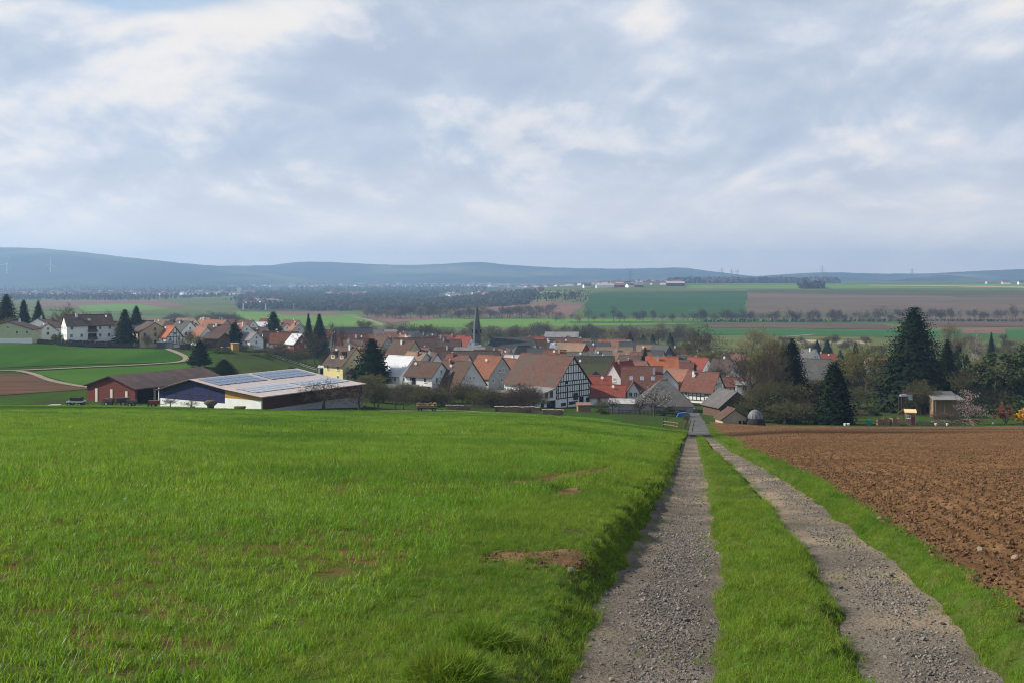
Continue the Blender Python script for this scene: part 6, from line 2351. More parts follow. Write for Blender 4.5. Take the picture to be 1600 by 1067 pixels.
def hedge(p0, p1, h, w, label, n, m_=None):
    X0, Y0 = p0
    X1, Y1 = p1
    z = tz(X0, Y0)
    rr = random.Random(int(X0 * 10))
    b_ = MB()
    L_ = math.hypot(X1 - X0, Y1 - Y0)
    for i in range(n):
        f = rr.random()
        x, y = X0 + (X1 - X0) * f, Y0 + (Y1 - Y0) * f
        hh = h * (1 + .06 * math.sin(f * 31) + .05 * math.sin(f * 77))
        q = Vector((x - X0 + rr.uniform(-w, w) / 2, y - Y0 + rr.uniform(-w, w) / 2, tz(x, y) - z + hh * (1 - rr.random() ** 1.6)))
        n1 = rvec(rr)
        n2 = n1.orthogonal().normalized() * rr.uniform(.12, .28)
        n3 = n1.cross(n2)
        b_.add([q + n2, q + n3 * .6, q - n2, q - n3 * .6], [(0, 1, 2, 3)])
    c_ = MB()
    m1 = Vector(((X1 - X0) / 2, (Y1 - Y0) / 2, (tz(X1, Y1) - z) / 2 + h * .42))
    c_.bar((0, 0, h * .42), (X1 - X0, Y1 - Y0, tz(X1, Y1) - z + h * .42), h * .8, w * .7)
    t = thing('hedge', label, 'hedge', (X0, Y0, z))
    b_.build('foliage', m_ or M_leaf_dk, t, fix=False)
    c_.build('inner_branches', M_bark, t)
    return t


hedge(P_(92, 396), P_(172, 399), 2.3, 1.6, 'long dark clipped hedge before the long white house', 2600)
hedge(P_(172, 400), P_(206, 400), 2.6, 2.0, 'darker hedge at the foot of the dark spruce', 1200, M_needle_dk)
hedge(P_(60, 402), P_(90, 400), 1.6, 1.5, 'low ragged hedge between the pale green house and the clipped hedge', 900, M_leaf_mid)
T_('spruce_dark', 367, 428, 503, 28, 'round topped dark fir among the orange roofs', name='fir_tree')
T_('fir_loose', 427, 520, 486, 27, 'pointed fir rising over the orange roofs before the bright meadow')
T_('fir', 482, 470, 488, 17, 'slimmer left one of the twin firs')
T_('fir', 499, 465, 489, 27, 'broader right one of the twin firs')
T_('bare', 492, 395, 508, 38, 'tall bare tree in front of the twin firs')
T_('fir_loose', 312, 338, 531, 27, 'dark fir behind the red barn ridge')
T_('spruce_dark', 350, 322, 560, 32, 'squat dark spruce between the red barn and the solar barn')
T_('small_bud', 308, 395, 522, 40, 'grey green shrub left behind the dark fir', 'shrub', 'shrub')
T_('budding', 404, 500, 509, 26, 'reddish brown tree left below the pointed fir')
for px, Y, top, w_, kd, lb in (
        (330, 400, 531, 40, 'small_bud', 'budding shrub beside the low dark hut'), (345, 385, 541, 34, 'shrub', 'green bush left of the ochre hut'),
        (358, 405, 538, 36, 'thicket', 'spreading shrub above the ochre hut'), (385, 400, 537, 30, 'small_bare', 'bare bush right of the ochre hut'),
        (395, 390, 552, 40, 'shrub', 'low bush on the slope below the grey roofs'), (412, 402, 543, 38, 'thicket', 'budding thicket under the small red brown barn'),
        (430, 410, 540, 36, 'small_bare', 'bare shrub under the orange roofs'), (446, 405, 541, 34, 'small_bare', 'bare orchard shrub under the dark red roof'),
        (462, 400, 543, 30, 'thicket', 'tangled shrub left of the tall bare tree'), (475, 408, 540, 26, 'small_bud', 'budding shrub left of the twin fir trunks'),
        (512, 400, 545, 28, 'thicket', 'brownish thicket right of the tall bare tree'), (505, 375, 562, 26, 'shrub', 'green bush by the pale garden shelter'),
        (455, 372, 572, 12, 'evergreen_bush', 'small round evergreen on the garden slope'), (536, 322, 581, 16, 'fir', 'little conical fir before the yellow wall'),
        (556, 318, 573, 30, 'budding', 'budding tree before the yellow house'), (575, 300, 578, 44, 'budding', 'yellow green budding tree below the big dark fir'),
        (520, 420, 500, 20, 'bare', 'bare reddish tree right of the twin firs'), (535, 440, 502, 16, 'bare', 'bare tree left of the black roof')):
    T_(kd, px, Y, top, w_, lb, 'tree' if kd in ('fir', 'budding', 'bare') else 'shrub', None if kd in ('fir', 'bare') else ('tree' if kd == 'budding' else 'shrub'))
T_('fir_loose', 581, 312, 527, 46, 'big dark fir between the yellow house and the white roof')
# orchard before the farm and gardens
for px, Y, top, w_, kd, lb in (
        (266, 204, 617, 26, 'orchard', 'small bare fruit tree left before the blue cladding'), (299, 204, 622, 26, 'orchard', 'small bare fruit tree in the middle of the blue cladding'),
        (505, 215, 586, 62, 'orchard', 'bare fruit tree with wide branches before the solar barn'), (561, 219, 597, 54, 'orchard', 'bare fruit tree at the right end of the solar barn'),
        (590, 232, 590, 44, 'thicket', 'brushy bare tree right of the solar barn'), (617, 224, 598, 36, 'orchard', 'dark bare fruit tree before the pale blue white roof'),
        (630, 229, 606, 22, 'orchard', 'slender bare fruit tree beside the darker one'), (704, 262, 583, 50, 'bare_wide', 'bare tree before the grey gabled house'),
        (735, 268, 585, 48, 'bare_wide', 'bare tree between the two grey gables'), (655, 250, 607, 38, 'thicket', 'grey brush below the modern white house'),
        (820, 252, 594, 42, 'small_bare', 'bare shrub before the lean-to of the timbered barn'), (770, 255, 604, 60, 'thicket', 'brushy thicket behind the long firewood stack'),
        (690, 256, 612, 34, 'small_bare', 'bare shrub by the dark wooden fence'), (800, 250, 608, 40, 'small_bare', 'bare bush at the right end of the thicket'),
        (940, 252, 622, 20, 'small_bud', 'light brown bush right of the timbered barn'), (957, 256, 616, 22, 'orchard', 'small bare tree beside the light brown bush'),
        (941, 246, 637, 16, 'evergreen_bush', 'dark low bush at the edge of the green field'), (1000, 254, 618, 22, 'small_bare', 'bare bush left of the blossoming tree'),
        (1050, 250, 634, 40, 'evergreen_bush', 'dark low shrub left of the blue tarpaulin'), (1072, 195, 643, 12, 'small_bud', 'leafy shrub on the left edge of the village road')):
    T_(kd, px, Y, top, w_, lb, 'tree' if kd in ('orchard', 'bare_wide') else 'shrub', None if kd in ('orchard', 'bare_wide') else 'shrub')
rr = random.Random(77)
for i in range(34):
    px = 575 + 275 * (i + rr.random()) / 34
    T_(rr.choice(['thicket', 'small_bare', 'small_bare', 'small_bud']), px, rr.uniform(252, 276), None, rr.uniform(22, 40), 'dark brush in the garden belt below the houses', 'shrub', 'brush', 'brush in the gardens below the houses', height=rr.uniform(2.6, 5.2))
for i in range(16):
    px = 1170 + 110 * (i + rr.random()) / 16
    T_(rr.choice(['thicket', 'small_bud', 'small_bare', 'budding']), px, rr.uniform(240, 300), None, rr.uniform(30, 55), 'olive brown brush of the dense grove right of the track end', 'shrub', 'brush', 'brush of the grove right of the track end', height=rr.uniform(4, 10))
for i in range(22):
    px = 1320 + 290 * (i + rr.random()) / 22
    T_(rr.choice(['thicket', 'small_bud', 'budding', 'bare']), px, rr.uniform(300, 400), None, rr.uniform(30, 55), 'olive spring tree behind the allotments', 'tree', 'garden_tree', 'spring trees behind the allotments', height=rr.uniform(5, 11))
T_('blossom', 1022, 250, 592, 58, 'white blossoming fruit tree before the broad grey shed', name='blossoming_tree')
# the village middle
T_('fir', 1008, 360, 541, 20, 'slim dark fir before the brilliant orange roof')
T_('fir', 1086, 335, 566, 13, 'small dark conifer behind the half timbered house')
T_('bare_wide', 1108, 440, 505, 62, 'tall spreading bare tree in the middle of the village')
T_('bare', 1160, 350, 554, 52, 'bare tree right of the half timbered house')
T_('willow', 1170, 470, 511, 36, 'pale yellowish willow left of two behind the bare tree')
T_('willow', 1194, 480, 509, 34, 'pale yellowish willow right of two behind the bare tree')
T_('budding', 1077, 500, 530, 36, 'dark olive budding tree left of the tall spreading bare tree')
T_('budding', 1112, 400, 545, 46, 'olive brown budding tree under the tall spreading bare tree')
T_('budding', 1138, 395, 555, 40, 'brownish budding tree left of the bare tree by the timbered house')
T_('thicket', 1120, 360, 571, 40, 'budding thicket behind the red brown annex roof', 'shrub', 'shrub')
T_('bare', 1187, 300, 540, 60, 'tall bare brown tree at the left of the dark grove')
T_('bare', 1213, 285, 528, 52, 'tall dense bare tree left of the dark fir of the grove')
T_('budding', 1196, 292, 541, 54, 'tall olive brown budding tree in the grove left of the dark fir')
T_('budding', 1221, 290, 533, 44, 'tall budding tree touching the dark fir of the grove')
T_('budding', 1545, 325, 547, 56, 'olive tan budding tree behind the broad pine')
T_('budding', 1592, 330, 541, 50, 'olive tan budding tree at the right edge above the pine')
T_('budding', 1385, 310, 548, 44, 'olive budding tree close at the left flank of the giant spruce')
T_('bare', 1178, 268, 535, 58, 'tall airy bare tree at the left edge of the grove')
T_('bare', 1206, 262, 526, 62, 'tallest airy bare tree of the grove')
T_('bare_wide', 1200, 275, 570, 64, 'bare spreading tree behind the domed cover')
T_('thicket', 1190, 255, 598, 70, 'dark brushy thicket behind the domed cover', 'shrub', 'shrub')
T_('thicket', 1228, 235, 620, 80, 'wide dark bush at the edge of the ploughed earth', 'shrub', 'shrub')
T_('evergreen_bush', 1213, 240, 612, 70, 'dark evergreen bush behind the wide bush', 'bush')
T_('thicket', 1262, 236, 628, 44, 'olive bush right of the wide dark bush', 'shrub', 'shrub')
T_('spruce_dark', 1238, 268, 527, 50, 'tall dark fir of the grove behind the wide bush', name='fir_tree')
T_('column', 1303, 232, 565, 46, 'dark dense cypress standing alone at the garden edge')
T_('thicket', 1283, 300, 590, 40, 'grey shrub below the balconies of the grey roofed house', 'shrub', 'shrub')
T_('fir', 1277, 560, 530, 16, 'small far fir left above the grey roofed house')
T_('fir', 1293, 560, 530, 20, 'far fir right of the small one above the cypress')
T_('fir', 1313, 520, 545, 14, 'short dark conifer right above the cypress')
T_('bare', 1260, 600, 530, 16, 'thin bare tree beyond the far white gable')
T_('budding', 1353, 300, 527, 66, 'large budding tree with olive crown left of the giant spruce')
T_('budding', 1335, 330, 545, 40, 'brown budding tree behind the cypress')
T_('fir', 1337, 420, 532, 20, 'grey pointed fir left behind the large budding tree')
T_('spruce_dark', 1428, 275, 479, 86, 'giant dark spruce towering over the gardens')
T_('spruce_dark', 1480, 300, 529, 34, 'dark spruce touching the right flank of the giant spruce')
T_('pine', 1497, 305, 535, 38, 'dark ragged pine right of the giant spruce')
T_('willow', 1490, 520, 503, 30, 'pale yellow willow far behind right of the giant spruce')
T_('birch', 1523, 380, 517, 34, 'pale trunked birch with reddish twigs')
T_('birch', 1532, 400, 522, 26, 'second birch right behind the pale trunked one')
T_('fir', 1549, 480, 518, 15, 'slim grey fir right of the birches')
T_('bare', 1566, 480, 518, 34, 'bare reddish tree right of the slim grey fir')
T_('bare', 1500, 470, 524, 28, 'pinkish bare tree left of the birches')
T_('bare_wide', 1590, 420, 530, 50, 'bare tree at the right edge behind the pine')
T_('pine', 1566, 285, 543, 86, 'broad dark green pine at the right edge')
T_('pine', 1606, 275, 535, 80, 'second dark pine cut by the right edge')
T_('thicket', 1500, 290, 573, 50, 'olive green shrub right of the giant spruce foot', 'shrub', 'shrub')
T_('thicket', 1528, 300, 570, 46, 'olive bush under the birches', 'shrub', 'shrub')
T_('red_bush', 1517, 330, 560, 20, 'red leaved bush under the birches', 'bush')
T_('thicket', 1440, 262, 588, 50, 'olive shrub right before the giant spruce', 'shrub', 'shrub')
T_('evergreen_bush', 1480, 280, 598, 60, 'dark low evergreen behind the wooden garden shed', 'bush')
T_('thicket', 1390, 290, 600, 50, 'grey green shrub left at the giant spruce foot', 'shrub', 'shrub')
T_('thicket', 1340, 290, 600, 50, 'brown undergrowth below the large budding tree', 'shrub', 'shrub')
T_('evergreen_bush', 1364, 262, 633, 20, 'dark round bush on the lawn behind the crates', 'bush')
T_('evergreen_bush', 1377, 275, 626, 12, 'small dark bush on the lawn left of the open shelter', 'bush')
T_('pink_blossom', 1512, 232, 606, 62, 'pinkish blossoming fruit tree before the garden shed', name='blossoming_tree')
T_('red_bush', 1571, 233, 626, 38, 'bronze leaved bush beside the yellow forsythia', 'bush')
T_('forsythia', 1601, 234, 632, 30, 'bright yellow flowering forsythia at the right edge', 'bush')
T_('evergreen_bush', 1590, 250, 615, 50, 'dark bush behind the yellow forsythia', 'bush')
T_('thicket', 1545, 270, 600, 60, 'grey thicket behind the bronze leaved bush', 'shrub', 'shrub')
T_('small_bare', 1470, 231, 640, 34, 'small bare bush in front of the garden shed', 'shrub', 'shrub')
T_('small_bare', 1490, 230, 645, 24, 'low bare bush left of the pink blossoming tree', 'shrub', 'shrub')
T_('small_bare', 1300, 240, 640, 26, 'low bare hedge bush at the cypress foot', 'shrub', 'shrub')
T_('small_bare', 1340, 244, 637, 30, 'low dry bush between cypress and crates', 'shrub', 'shrub')

# ------------------------------------------------------------------ trees of the valley, one by one
rr = random.Random(21)
LB_RIVER = 'bare shrubby tree of the riverside belt behind the village'
for i in range(104):
    px = 560 + 545 * (i + rr.random()) / 104
    Y = rr.uniform(680, 900)
    top = rr.uniform(503, 520) + (4 if px < 700 else 0)
    kd = rr.choice(['bare', 'bare_wide', 'willow', 'budding', 'small_bare', 'thicket'])
    T_(kd, px, Y, None, rr.uniform(16, 30), LB_RIVER, 'tree', 'riverside_tree', 'riverside trees behind the village', height=rr.uniform(8, 15))
for i in range(46):
    px = 1200 + 420 * (i + rr.random()) / 46
    Y = rr.uniform(600, 800)
    kd = rr.choice(['bare', 'budding', 'small_bare', 'thicket', 'bare_wide'])
    T_(kd, px, Y, None, rr.uniform(12, 22), 'low tree in the belt between village and far meadows', 'tree', 'riverside_tree', 'trees between village and far meadows', height=rr.uniform(4, 8.5))
for i, (px, w_) in enumerate(((1050, 14), (1020, 12), (985, 14), (1005, 16), (862, 10), (1047, 10))):
    T_('fir', px, 640 + i * 9, None, w_, ('dark fir at the right of the fir group by the river', 'dark fir in the fir group by the river', 'leftmost dark fir of the fir group by the river', 'broad dark fir in the fir group by the river',
       'lone small dark fir before the wide hall', 'little fir behind the fir group by the river')[i], 'tree', height=9 + i % 3)
LB_ROW = 'bare tree in the row along the far meadow edge'
px = 868
while px < 1625:
    Y = 1250 + rr.uniform(-20, 25) + (60 if px > 1400 else 0)
    big = rr.random() < .16
    T_(rr.choice(['bare', 'bare', 'bare_wide', 'small_bare']), px, Y, None, rr.uniform(8, 13) * (1.5 if big else 1), LB_ROW, 'tree', 'row_tree', 'row of bare trees along the far meadow', height=rr.uniform(9, 16) * (1.25 if big else 1))
    px += rr.choice((2.5, 4, 5, 7, 11)) * rr.uniform(.8, 1.2) if px > 1090 else rr.uniform(5, 18)
T_('willow', 906, 1150, None, 11, 'single yellow green young tree at the corner of the dark green field', 'tree', 'row_tree', height=15)
for i in range(70):
    px = 565 + 305 * (i + rr.random()) / 70
    T_(rr.choice(['bare', 'bare_wide', 'small_bare', 'willow']), px, rr.uniform(1330, 1480), None, rr.uniform(10, 20), 'bare tree in the belt before the pinkish brown field', 'tree', 'row_tree', 'belt of bare trees before the pinkish field', height=rr.uniform(9, 18))
for i in range(44):
    px = 258 + 120 * rr.random()
    Y = rr.uniform(900, 1250)
    T_(rr.choice(['bare', 'bare_wide', 'thicket']), px, Y, None, rr.uniform(16, 30), 'bare tree in the copse between the left fields and the bright meadow', 'tree', 'copse_tree', 'bare copse left of the bright meadow', height=rr.uniform(8, 15))
for i in range(30):
    px = 140 + 130 * rr.random()
    T_(rr.choice(['small_bare', 'thicket', 'bare']), px, rr.uniform(620, 820), None, rr.uniform(12, 22), 'shrubby tree behind the left houses', 'tree', 'copse_tree', 'shrubby trees behind the left houses', height=rr.uniform(4, 8))
# village gap fillers: shrubs and small trees between the houses
GAP = 'shrub in a garden between the village houses'
for i in range(110):
    px = rr.uniform(540, 1190)
    Y = rr.uniform(340, 600)
    T_(rr.choice(['small_bare', 'thicket', 'small_bud', 'shrub']), px, Y, None, rr.uniform(8, 18), GAP, 'shrub', 'garden_shrub', 'shrubs between the village houses', height=rr.uniform(2.5, 6.5))

for i in range(70):
    px = rr.uniform(545, 1185)
    Y = rr.uniform(335, 620)
    T_(rr.choice(['bare', 'bare_wide', 'budding', 'small_bud', 'bare']), px, Y, None, rr.uniform(14, 26), 'bare garden tree rising between the village houses', 'tree', 'garden_tree', 'bare garden trees between the village houses', height=rr.uniform(6, 10.5))
for i in range(26):
    px = rr.uniform(255, 515)
    Y = rr.uniform(410, 540)
    T_(rr.choice(['bare', 'bare_wide', 'budding', 'small_bare', 'thicket']), px, Y, None, rr.uniform(10, 22), 'small garden tree among the left houses', 'tree', 'garden_tree', 'garden trees among the left houses', height=rr.uniform(3.5, 7.5))

# ------------------------------------------------------------------ woods and towns far off: masses nobody could count
def wood(name, quad, n, hmin, hmax, m_, label, seed, wmul=1.0, mask=None):
    """a far wood: many ragged crowns over a piece of land given by its corners on the ground"""
    r_ = np.random.default_rng(seed)
    c = [np.array(hit(px, py, 800)[:2]) for px, py in quad]
    a = r_.random(n)[:, None]
    b_ = r_.random(n)[:, None]
    P = (c[0] * (1 - a) + c[1] * a) * (1 - b_) + (c[3] * (1 - a) + c[2] * a) * b_
    if mask is not None:
        P = P[fbm(P[:, 0] * .006 + seed, P[:, 1] * .0025, 3) > -mask]
        n = len(P)
    z = terr(P[:, 0], P[:, 1])
    V, Q = [], []
    k_ = 0
    for i in range(n):
        h = r_.uniform(hmin, hmax)
        w_ = h * r_.uniform(.35, .6) * wmul
        m2 = 4
        for q in range(m2):
            cz = z[i] + h * r_.uniform(.25, .92)
            ox_, oy_ = r_.normal(0, w_ * .35, 2)
            s_ = w_ * r_.uniform(.45, .85)
            n1 = r_.normal(0, 1, 3)
            n1 /= np.linalg.norm(n1)
            n2 = np.cross(n1, [.3, .5, .8])
            n2 /= np.linalg.norm(n2)
            n3 = np.cross(n1, n2)
            p = np.array([P[i, 0] + ox_, P[i, 1] + oy_, cz])
            V += [p + n2 * s_, p + n3 * s_, p - n2 * s_, p - n3 * s_]
            Q.append([k_, k_ + 1, k_ + 2, k_ + 3])
            k_ += 4
        V += [np.array([P[i, 0] - w_ * .45, P[i, 1], z[i]]), np.array([P[i, 0] + w_ * .45, P[i, 1], z[i]]), np.array([P[i, 0] + w_ * .3, P[i, 1], z[i] + h * .8]), np.array([P[i, 0] - w_ * .3, P[i, 1], z[i] + h * .8])]
        Q.append([k_, k_ + 1, k_ + 2, k_ + 3])
        k_ += 4
    o = link(name, np_mesh(name, V, Q, m_, False))
    return tag(o, label, 'wood', kind='stuff')


M_wood1 = mat('far_wood_dark', (.052, .060, .044), (.080, .078, .058), .02, .95, coord='World', transl=.4)
M_wood2 = mat('far_wood_bare', (.075, .062, .048), (.095, .080, .058), .02, .95, coord='World', c3=(.06, .065, .035))
wood('far_wood', [(372, 457), (840, 455), (826, 476), (372, 487)], 9000, 3, 9, M_wood1, 'dark broken woods across the plain behind the bright meadow', 1, mask=.12)
wood('far_wood', [(560, 470), (905, 462), (905, 474), (600, 491)], 650, 4, 10, M_wood2, 'brown scrubby slope left of the dark green field', 3, mask=0)
wood('far_wood', [(-150, 459), (400, 457), (400, 470), (-150, 469)], 3200, 3, 9, M_wood2, 'brown grey woods and gardens around the far left town', 4, mask=.05)
wood('far_wood', [(-150, 445), (760, 444.5), (760, 457), (-150, 459)], 5200, 4, 12, M_wood1, 'blue grey woods scattered over the far plain', 5, mask=.04)
wood('far_wood', [(830, 457), (925, 455), (915, 473), (830, 474)], 220, 1.5, 4, M_wood2, 'brown scrub strips between the wooded slope and the green field', 10, mask=.02)
wood('far_wood', [(1045, 441.5), (1310, 440.5), (1310, 442.5), (1045, 443.5)], 1500, 9, 18, M_wood2, 'long bare wood on the right hand plateau', 6, 1.3)
wood('far_wood', [(1250, 450), (1288, 450), (1288, 451.5), (1250, 451.5)], 60, 9, 17, M_wood2, 'small round copse on the pale green strip', 7)
wood('far_wood', [(1500, 438), (1640, 437), (1640, 439), (1500, 440)], 160, 8, 14, M_wood2, 'brown copse around the far right farms', 8)
wood('far_wood', [(1100, 502.5), (1640, 502), (1640, 503.5), (1100, 504)], 420, 1.5, 3.5, M_wood2, 'low hedge strip at the foot of the far tree row', 9)


def town(name, quad, n, label, seed, s0, s1, bright=.5):
    r_ = np.random.default_rng(seed)
    c = [np.array(hit(px, py, 1200)[:2]) for px, py in quad]
    b_ = MB()
    for i in range(n):
        a, d = r_.random(), r_.random()
        P = (c[0] * (1 - a) + c[1] * a) * (1 - d) + (c[3] * (1 - a) + c[2] * a) * d
        z = tz(P[0], P[1])
        w_ = r_.uniform(s0, s1)
        l_ = w_ * r_.uniform(.9, 1.8)
        h = r_.uniform(4, 8)
        rh = r_.uniform(2, 5)
        ang = r_.uniform(0, 3.14)
        m_ = Matrix.Rotation(ang, 3, 'Z')
        prof = [(-w_ / 2, -2), (w_ / 2, -2), (w_ / 2, h), (-w_ / 2, h)]
        vs = [m_ @ Vector((sx_ * l_ / 2, sy_ * w_ / 2, zz)) + Vector((P[0], P[1], z)) for zz in (-2, h) for sx_, sy_ in ((-1, -1), (1, -1), (1, 1), (-1, 1))]
        b_.add(vs, [(4, 5, 6, 7), (0, 1, 5, 4), (1, 2, 6, 5), (2, 3, 7, 6), (3, 0, 4, 7)], 0 if r_.random() < .7 else 2)
        vs = [m_ @ Vector((sx_ * l_ / 2, sy_ * w_ / 2, h + .02)) + Vector((P[0], P[1], z)) for sx_, sy_ in ((-1.05, -1.1), (1.05, -1.1), (1.05, 1.1), (-1.05, 1.1))]
        vs += [m_ @ Vector((sx_ * l_ / 2, 0, h + rh)) + Vector((P[0], P[1], z)) for sx_ in (-1.05, 1.05)]
        b_.add(vs, [(0, 1, 5, 4), (2, 3, 4, 5), (1, 2, 5), (3, 0, 4)], 1 if r_.random() < .7 else 3)
    o = b_.build(name, [WALL['ltgrey'], ROOF['redbrown'], WALL['white'], ROOF['grey']], None)
    return tag(o, label, 'town', kind='stuff')


town('far_town', [(-100, 459), (400, 458), (400, 462), (-100, 462)], 260, 'far town of pale houses on the left plain', 1, 9, 16)
town('far_town', [(290, 447), (480, 446), (480, 448.5), (290, 449)], 90, 'far bright town below the left hills', 2, 14, 36)
town('far_town', [(470, 445), (760, 444), (760, 448), (470, 449)], 110, 'very far scattered town below the middle hills', 3, 12, 28)
town('far_town', [(505, 460), (575, 460), (575, 463), (505, 464)], 26, 'row of white and red houses at the wood edge on the plain', 4, 10, 16)
town('far_town', [(740, 443), (1060, 441.5), (1060, 446), (740, 448)], 150, 'very far town spread below the right of the middle hills', 5, 13, 28)
town('far_town', [(700, 461), (800, 457), (800, 462), (690, 468)], 24, 'few pale houses on the dark scrubby slope', 6, 9, 14)
town('far_town', [(385, 472), (445, 471), (445, 476), (385, 477)], 20, 'pale houses hidden in the dark wood edge', 7, 9, 15)

# farms on the plateau, each building its own thing
for px, py, w_, l_, hw_, hr_, rot, wl_, rf_, lb in (
        (945, 450, 14, 40, 5, 4, 4, 'white', 'pinkish', 'long pale farm hall on the plateau above the dark green field'),
        (917, 450, 10, 18, 5, 4, 20, 'white', 'redbrown', 'white farmhouse left of the long pale hall on the plateau'),
        (968, 449, 12, 22, 5, 4, -10, 'brick', 'salmon', 'farm building with orange roof right of the long pale hall'),
        (984, 449.5, 12, 16, 5, 4, 30, 'white', 'redbrown', 'white farm building under the pylon on the plateau'),
        (998, 449, 12, 20, 5, 4, 0, 'brick', 'grey', 'grey roofed farm barn at the right of the plateau farms'),
        (1055, 447.5, 16, 42, 7, 4, 0, 'darkred', 'pinkish', 'lone dark red barn at the edge of the pale green strip'),
        (845, 455, 10, 14, 5, 4, 10, 'brick', 'redbrown', 'small brick farmhouse at the edge of the dark scrub'),
        (1300, 441.5, 22, 50, 5, 3, 5, 'ltgrey', 'pale', 'long pale hall right of the plateau wood'),
        (1546, 444, 12, 22, 5, 4, 10, 'ltgrey', 'grey', 'grey roofed pale hall on the far right plateau'),
        (1572, 444.5, 14, 22, 7, 4, -15, 'white', 'dkgrey', 'white farmhouse with dark roof on the far right plateau'),
        (1583, 444, 14, 24, 5, 4, 5, 'ltgrey', 'grey', 'long pale farm hall at the far right plateau edge'),
        (1596, 445, 12, 18, 6, 4, 0, 'white', 'dkbrown', 'white farm shed at the rightmost end of the plateau farms')):
    X, Y, z = hit(px, py, 1500)
    t = thing('far_farmhouse', lb, 'farm building', (X, Y, z), R(rot), 'farms on the far plateau')
    b = MB()
    b.prism([(-w_ / 2, -2), (w_ / 2, -2), (w_ / 2, hw_), (0, hw_ + hr_), (-w_ / 2, hw_)], -l_ / 2, l_ / 2, 'x')
    b.build('wall', WALL[wl_], t)
    b = MB()
    b.prism([(-w_ / 2 - .6, hw_ - .4), (0, hw_ + hr_ + .02), (w_ / 2 + .6, hw_ - .4), (w_ / 2 + .6, hw_), (0, hw_ + hr_ + .5), (-w_ / 2 - .6, hw_)], -l_ / 2 - .5, l_ / 2 + .5, 'x')
    b.build('roof', ROOF[rf_], t)

# silo tower, pillars, turbines, pylons
X, Y, z = hit(375, 464, 2500)
t = thing('silo_tower', 'pale twin silo tower standing in the woods of the plain', 'silo', (X, Y, z))
hh = (464 - 450) / F * Y
b = MB()
b.box((-2.5, 0, hh / 2), (9, 10, hh))
b.build('tower', WALL['white'], t)
b = MB()
b.box((6, 2, hh * .38), (8, 10, hh * .76)).box((12, 2, hh * .2), (8, 10, hh * .4))
b.build('annex', WALL['ltgrey'], t)
for px, lb in ((380, 'left white pillar at the edge of the dark wood'), (415, 'right white pillar at the edge of the dark wood'), (459, 'faint grey pillar farther right at the dark wood edge')):
    X, Y, z = hit(px, 485, 1200)
    hh = 9.5 / F * Y
    b = MB()
    b.prism([(-1.1, 0), (1.1, 0), (.7, hh), (-.7, hh)], -.8, .8, 'y')
    b.box((0, 0, hh + .3), (2.4, 2.2, .6))
    tag(b.build('pillar', WALL['white'] if px < 450 else WALL['grey'], None, loc=(X, Y, z)), lb, 'pillar')


def turbine(px, top, base_row, Y, label, a0):
    X_ = (px - 800) / F * Y
    zt_ = -(top - HZ) / F * Y
    z0_ = tz(X_, Y)
    t_ = thing('wind_turbine', label, 'wind turbine', (X_, Y, z0_))
    H_ = zt_ - z0_
    b_ = MB()
    b_.tube([(0, 0, 0), (0, 0, H_)], [3.2, 1.7], 10)
    b_.build('tower', M_white, t_)
    b_ = MB()
    b_.box((0, 1, H_ + 1.5), (4, 9, 4))
    b_.build('nacelle', M_white, t_)
    b_ = MB()
    b_.tube([(0, -5.5, H_ + 1.5), (0, -3.5, H_ + 1.5)], [.8, 1.8], 8)
    b_.build('hub', M_white, t_)
    for i in range(3):
        a = a0 + i * 2.0944
        d = Vector((math.sin(a), 0, math.cos(a)))
        b_ = MB()
        s_ = Vector((d.z, 0, -d.x))
        o_ = Vector((0, -4.6, H_ + 1.5))
        L_ = 42
        b_.add([o_ + d * 2 - s_ * 1, o_ + d * 2 + s_ * 1, o_ + d * 10 + s_ * 2.2, o_ + d * L_ + s_ * .3, o_ + d * L_, o_ + d * 10 - s_ * .8], [(0, 1, 2, 3, 4, 5)])
        b_.add([p + Vector((0, .5, 0)) for p in (o_ + d * 2 - s_ * 1, o_ + d * 2 + s_ * 1, o_ + d * 10 + s_ * 2.2, o_ + d * L_ + s_ * .3, o_ + d * L_, o_ + d * 10 - s_ * .8)], [(5, 4, 3, 2, 1, 0)])
        b_.build('blade', M_white, t_, fix=False)
    return t_


turbine(11, 413, 443, 5600, 'faint white wind turbine close to the left edge, left of two', .3)
turbine(79, 413, 443, 5600, 'faint white wind turbine before the blue hill, right of two', .05)
M_lattice = mat('grey_lattice_steel', (.10, .11, .12), None, rough=.6)


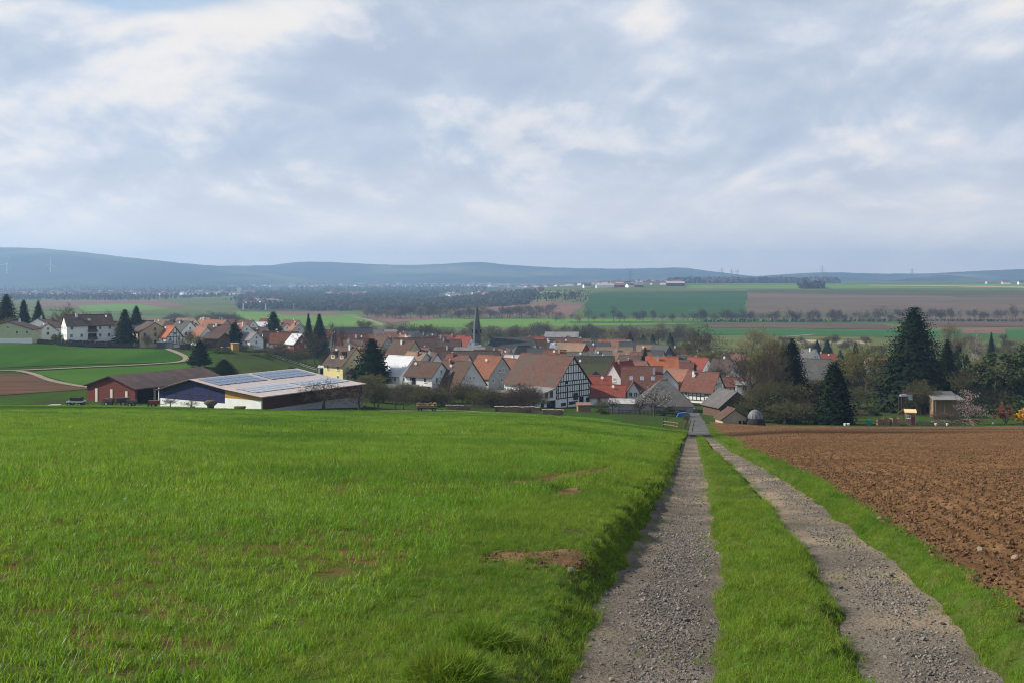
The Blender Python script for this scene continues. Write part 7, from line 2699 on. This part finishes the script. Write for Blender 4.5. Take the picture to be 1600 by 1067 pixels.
def pylon(px, top, Y, label):
    X_ = (px - 800) / F * Y
    z0_ = tz(X_, Y)
    H_ = -(top - HZ) / F * Y - z0_
    t_ = thing('power_pylon', label, 'pylon', (X_, Y, z0_), R(20))
    wb = H_ * .09
    k_ = Y / 4500
    th_ = .36 * k_
    b_ = MB()
    lv = [0, .25, .45, .62, .76, .88, 1.0]
    wd = [wb * (1 - .92 * f) + .3 for f in lv]
    for i in range(len(lv) - 1):
        for sx_, sy_ in ((-1, -1), (1, -1), (1, 1), (-1, 1)):
            b_.bar((sx_ * wd[i], sy_ * wd[i], lv[i] * H_), (sx_ * wd[i + 1], sy_ * wd[i + 1], lv[i + 1] * H_), th_)
        b_.bar((-wd[i], -wd[i], lv[i] * H_), (wd[i + 1], -wd[i + 1], lv[i + 1] * H_), th_ * .7)
        b_.bar((wd[i], -wd[i], lv[i] * H_), (-wd[i + 1], -wd[i + 1], lv[i + 1] * H_), th_ * .7)
    b_.build('lattice_mast', M_lattice, t_)
    for f, wa in ((.68, .2), (.80, .26), (.92, .16)):
        c_ = MB()
        c_.bar((-wa * H_, 0, f * H_), (wa * H_, 0, f * H_), th_ * 1.2)
        c_.bar((-wa * H_, 0, f * H_), (0, 0, (f + .06) * H_), th_ * .7).bar((wa * H_, 0, f * H_), (0, 0, (f + .06) * H_), th_ * .7)
        c_.build('cross_arm', M_lattice, t_)


pylon(985, 423, 3000, 'tall dark pylon rising over the plateau farms')
pylon(1128, 419, 4300, 'grey pylon over the left part of the plateau wood')
pylon(1143, 421, 5200, 'faint pylon between two others over the plateau wood')
pylon(1152, 421.5, 5600, 'smaller faint pylon right of the others over the wood')
pylon(1285, 416, 4600, 'grey pylon near the right end of the plateau wood')
pylon(1425, 420, 5600, 'lone faint pylon on the right horizon')

# ------------------------------------------------------------------ unseen cloud added to shade the far end of the crop
M_shade_cloud = bpy.data.materials.new('shade_cloud')
M_shade_cloud.use_nodes = True
M_shade_cloud.node_tree.nodes.clear()
q = NT(M_shade_cloud.node_tree)
df = q.n('ShaderNodeBsdfDiffuse')
df.inputs[0].default_value = (.85, .86, .88, 1)
tp = q.n('ShaderNodeBsdfTransparent')
mx = q.n('ShaderNodeMixShader')
mx.inputs[0].default_value = .30
q.t.links.new(tp.outputs[0], mx.inputs[1])
q.t.links.new(df.outputs[0], mx.inputs[2])
oo = q.n('ShaderNodeOutputMaterial')
q.t.links.new(mx.outputs[0], oo.inputs[0])


def cloud(cx_, cy_, lx, ly, alt, n, seed, label):
    rr_ = random.Random(seed)
    t_ = alt / math.sin(R(SUN_EL))
    bx, by = cx_ + sx * t_, cy_ + sy * t_
    bm = bmesh.new()
    for i in range(n):
        a = rr_.uniform(0, 6.283)
        f = math.sqrt(rr_.random())
        r_ = rr_.uniform(.22, .42) * min(lx, ly)
        m_ = Matrix.Translation((f * math.cos(a) * lx, f * math.sin(a) * ly, rr_.uniform(0, .3) * r_)) @ Matrix.Diagonal((r_ * 1.3, r_, r_ * .55, 1))
        bmesh.ops.create_icosphere(bm, subdivisions=3, radius=1, matrix=m_)
    for v in bm.verts:
        p = v.co
        s_ = min(lx, ly)
        d_ = math.sin(p.x / s_ * 9 + seed) * math.sin(p.y / s_ * 8) + .5 * math.sin(p.x / s_ * 21) * math.sin(p.y / s_ * 19 + p.z / s_ * 13)
        v.co = p * (1 + .05 * d_)
        if v.co.z < 0:
            v.co.z *= .25
    me = bpy.data.meshes.new('cloud')
    bm.to_mesh(me)
    bm.free()
    me.materials.append(M_shade_cloud)
    me.polygons.foreach_set('use_smooth', [True] * len(me.polygons))
    o_ = link('cloud', me, None, (bx, by, alt))
    return tag(o_, label, 'cloud', kind='stuff')


cloud(-75, 158, 130, 30, 620, 26, 3, 'unseen thin cloud added high on the left to shade the crop')

# ------------------------------------------------------------------ haze
hz = MB()
hz.box((0, 4500, 85), (22000, 10400, 290))
ho = hz.build('haze', [], None)
hm = bpy.data.materials.new('haze_air')
hm.use_nodes = True
hm.node_tree.nodes.clear()
q = NT(hm.node_tree)
pv_ = q.n('ShaderNodeVolumePrincipled')
pv_.inputs['Color'].default_value = (.43, .67, 1.0, 1)
pv_.inputs['Density'].default_value = 0.00015
pv_.inputs['Anisotropy'].default_value = 0.3
oo = q.n('ShaderNodeOutputMaterial')
q.t.links.new(pv_.outputs[0], oo.inputs['Volume'])
hm.cycles.homogeneous_volume = True
ho.data.materials.append(hm)
tag(ho, 'thin blue haze over the valley', 'haze', kind='stuff')
for h_info in HOUSES:
    if h_info[2] > 13.5 or h_info[2] < 5 or h_info[1] <= 2.0:
        print('house heights', h_info)
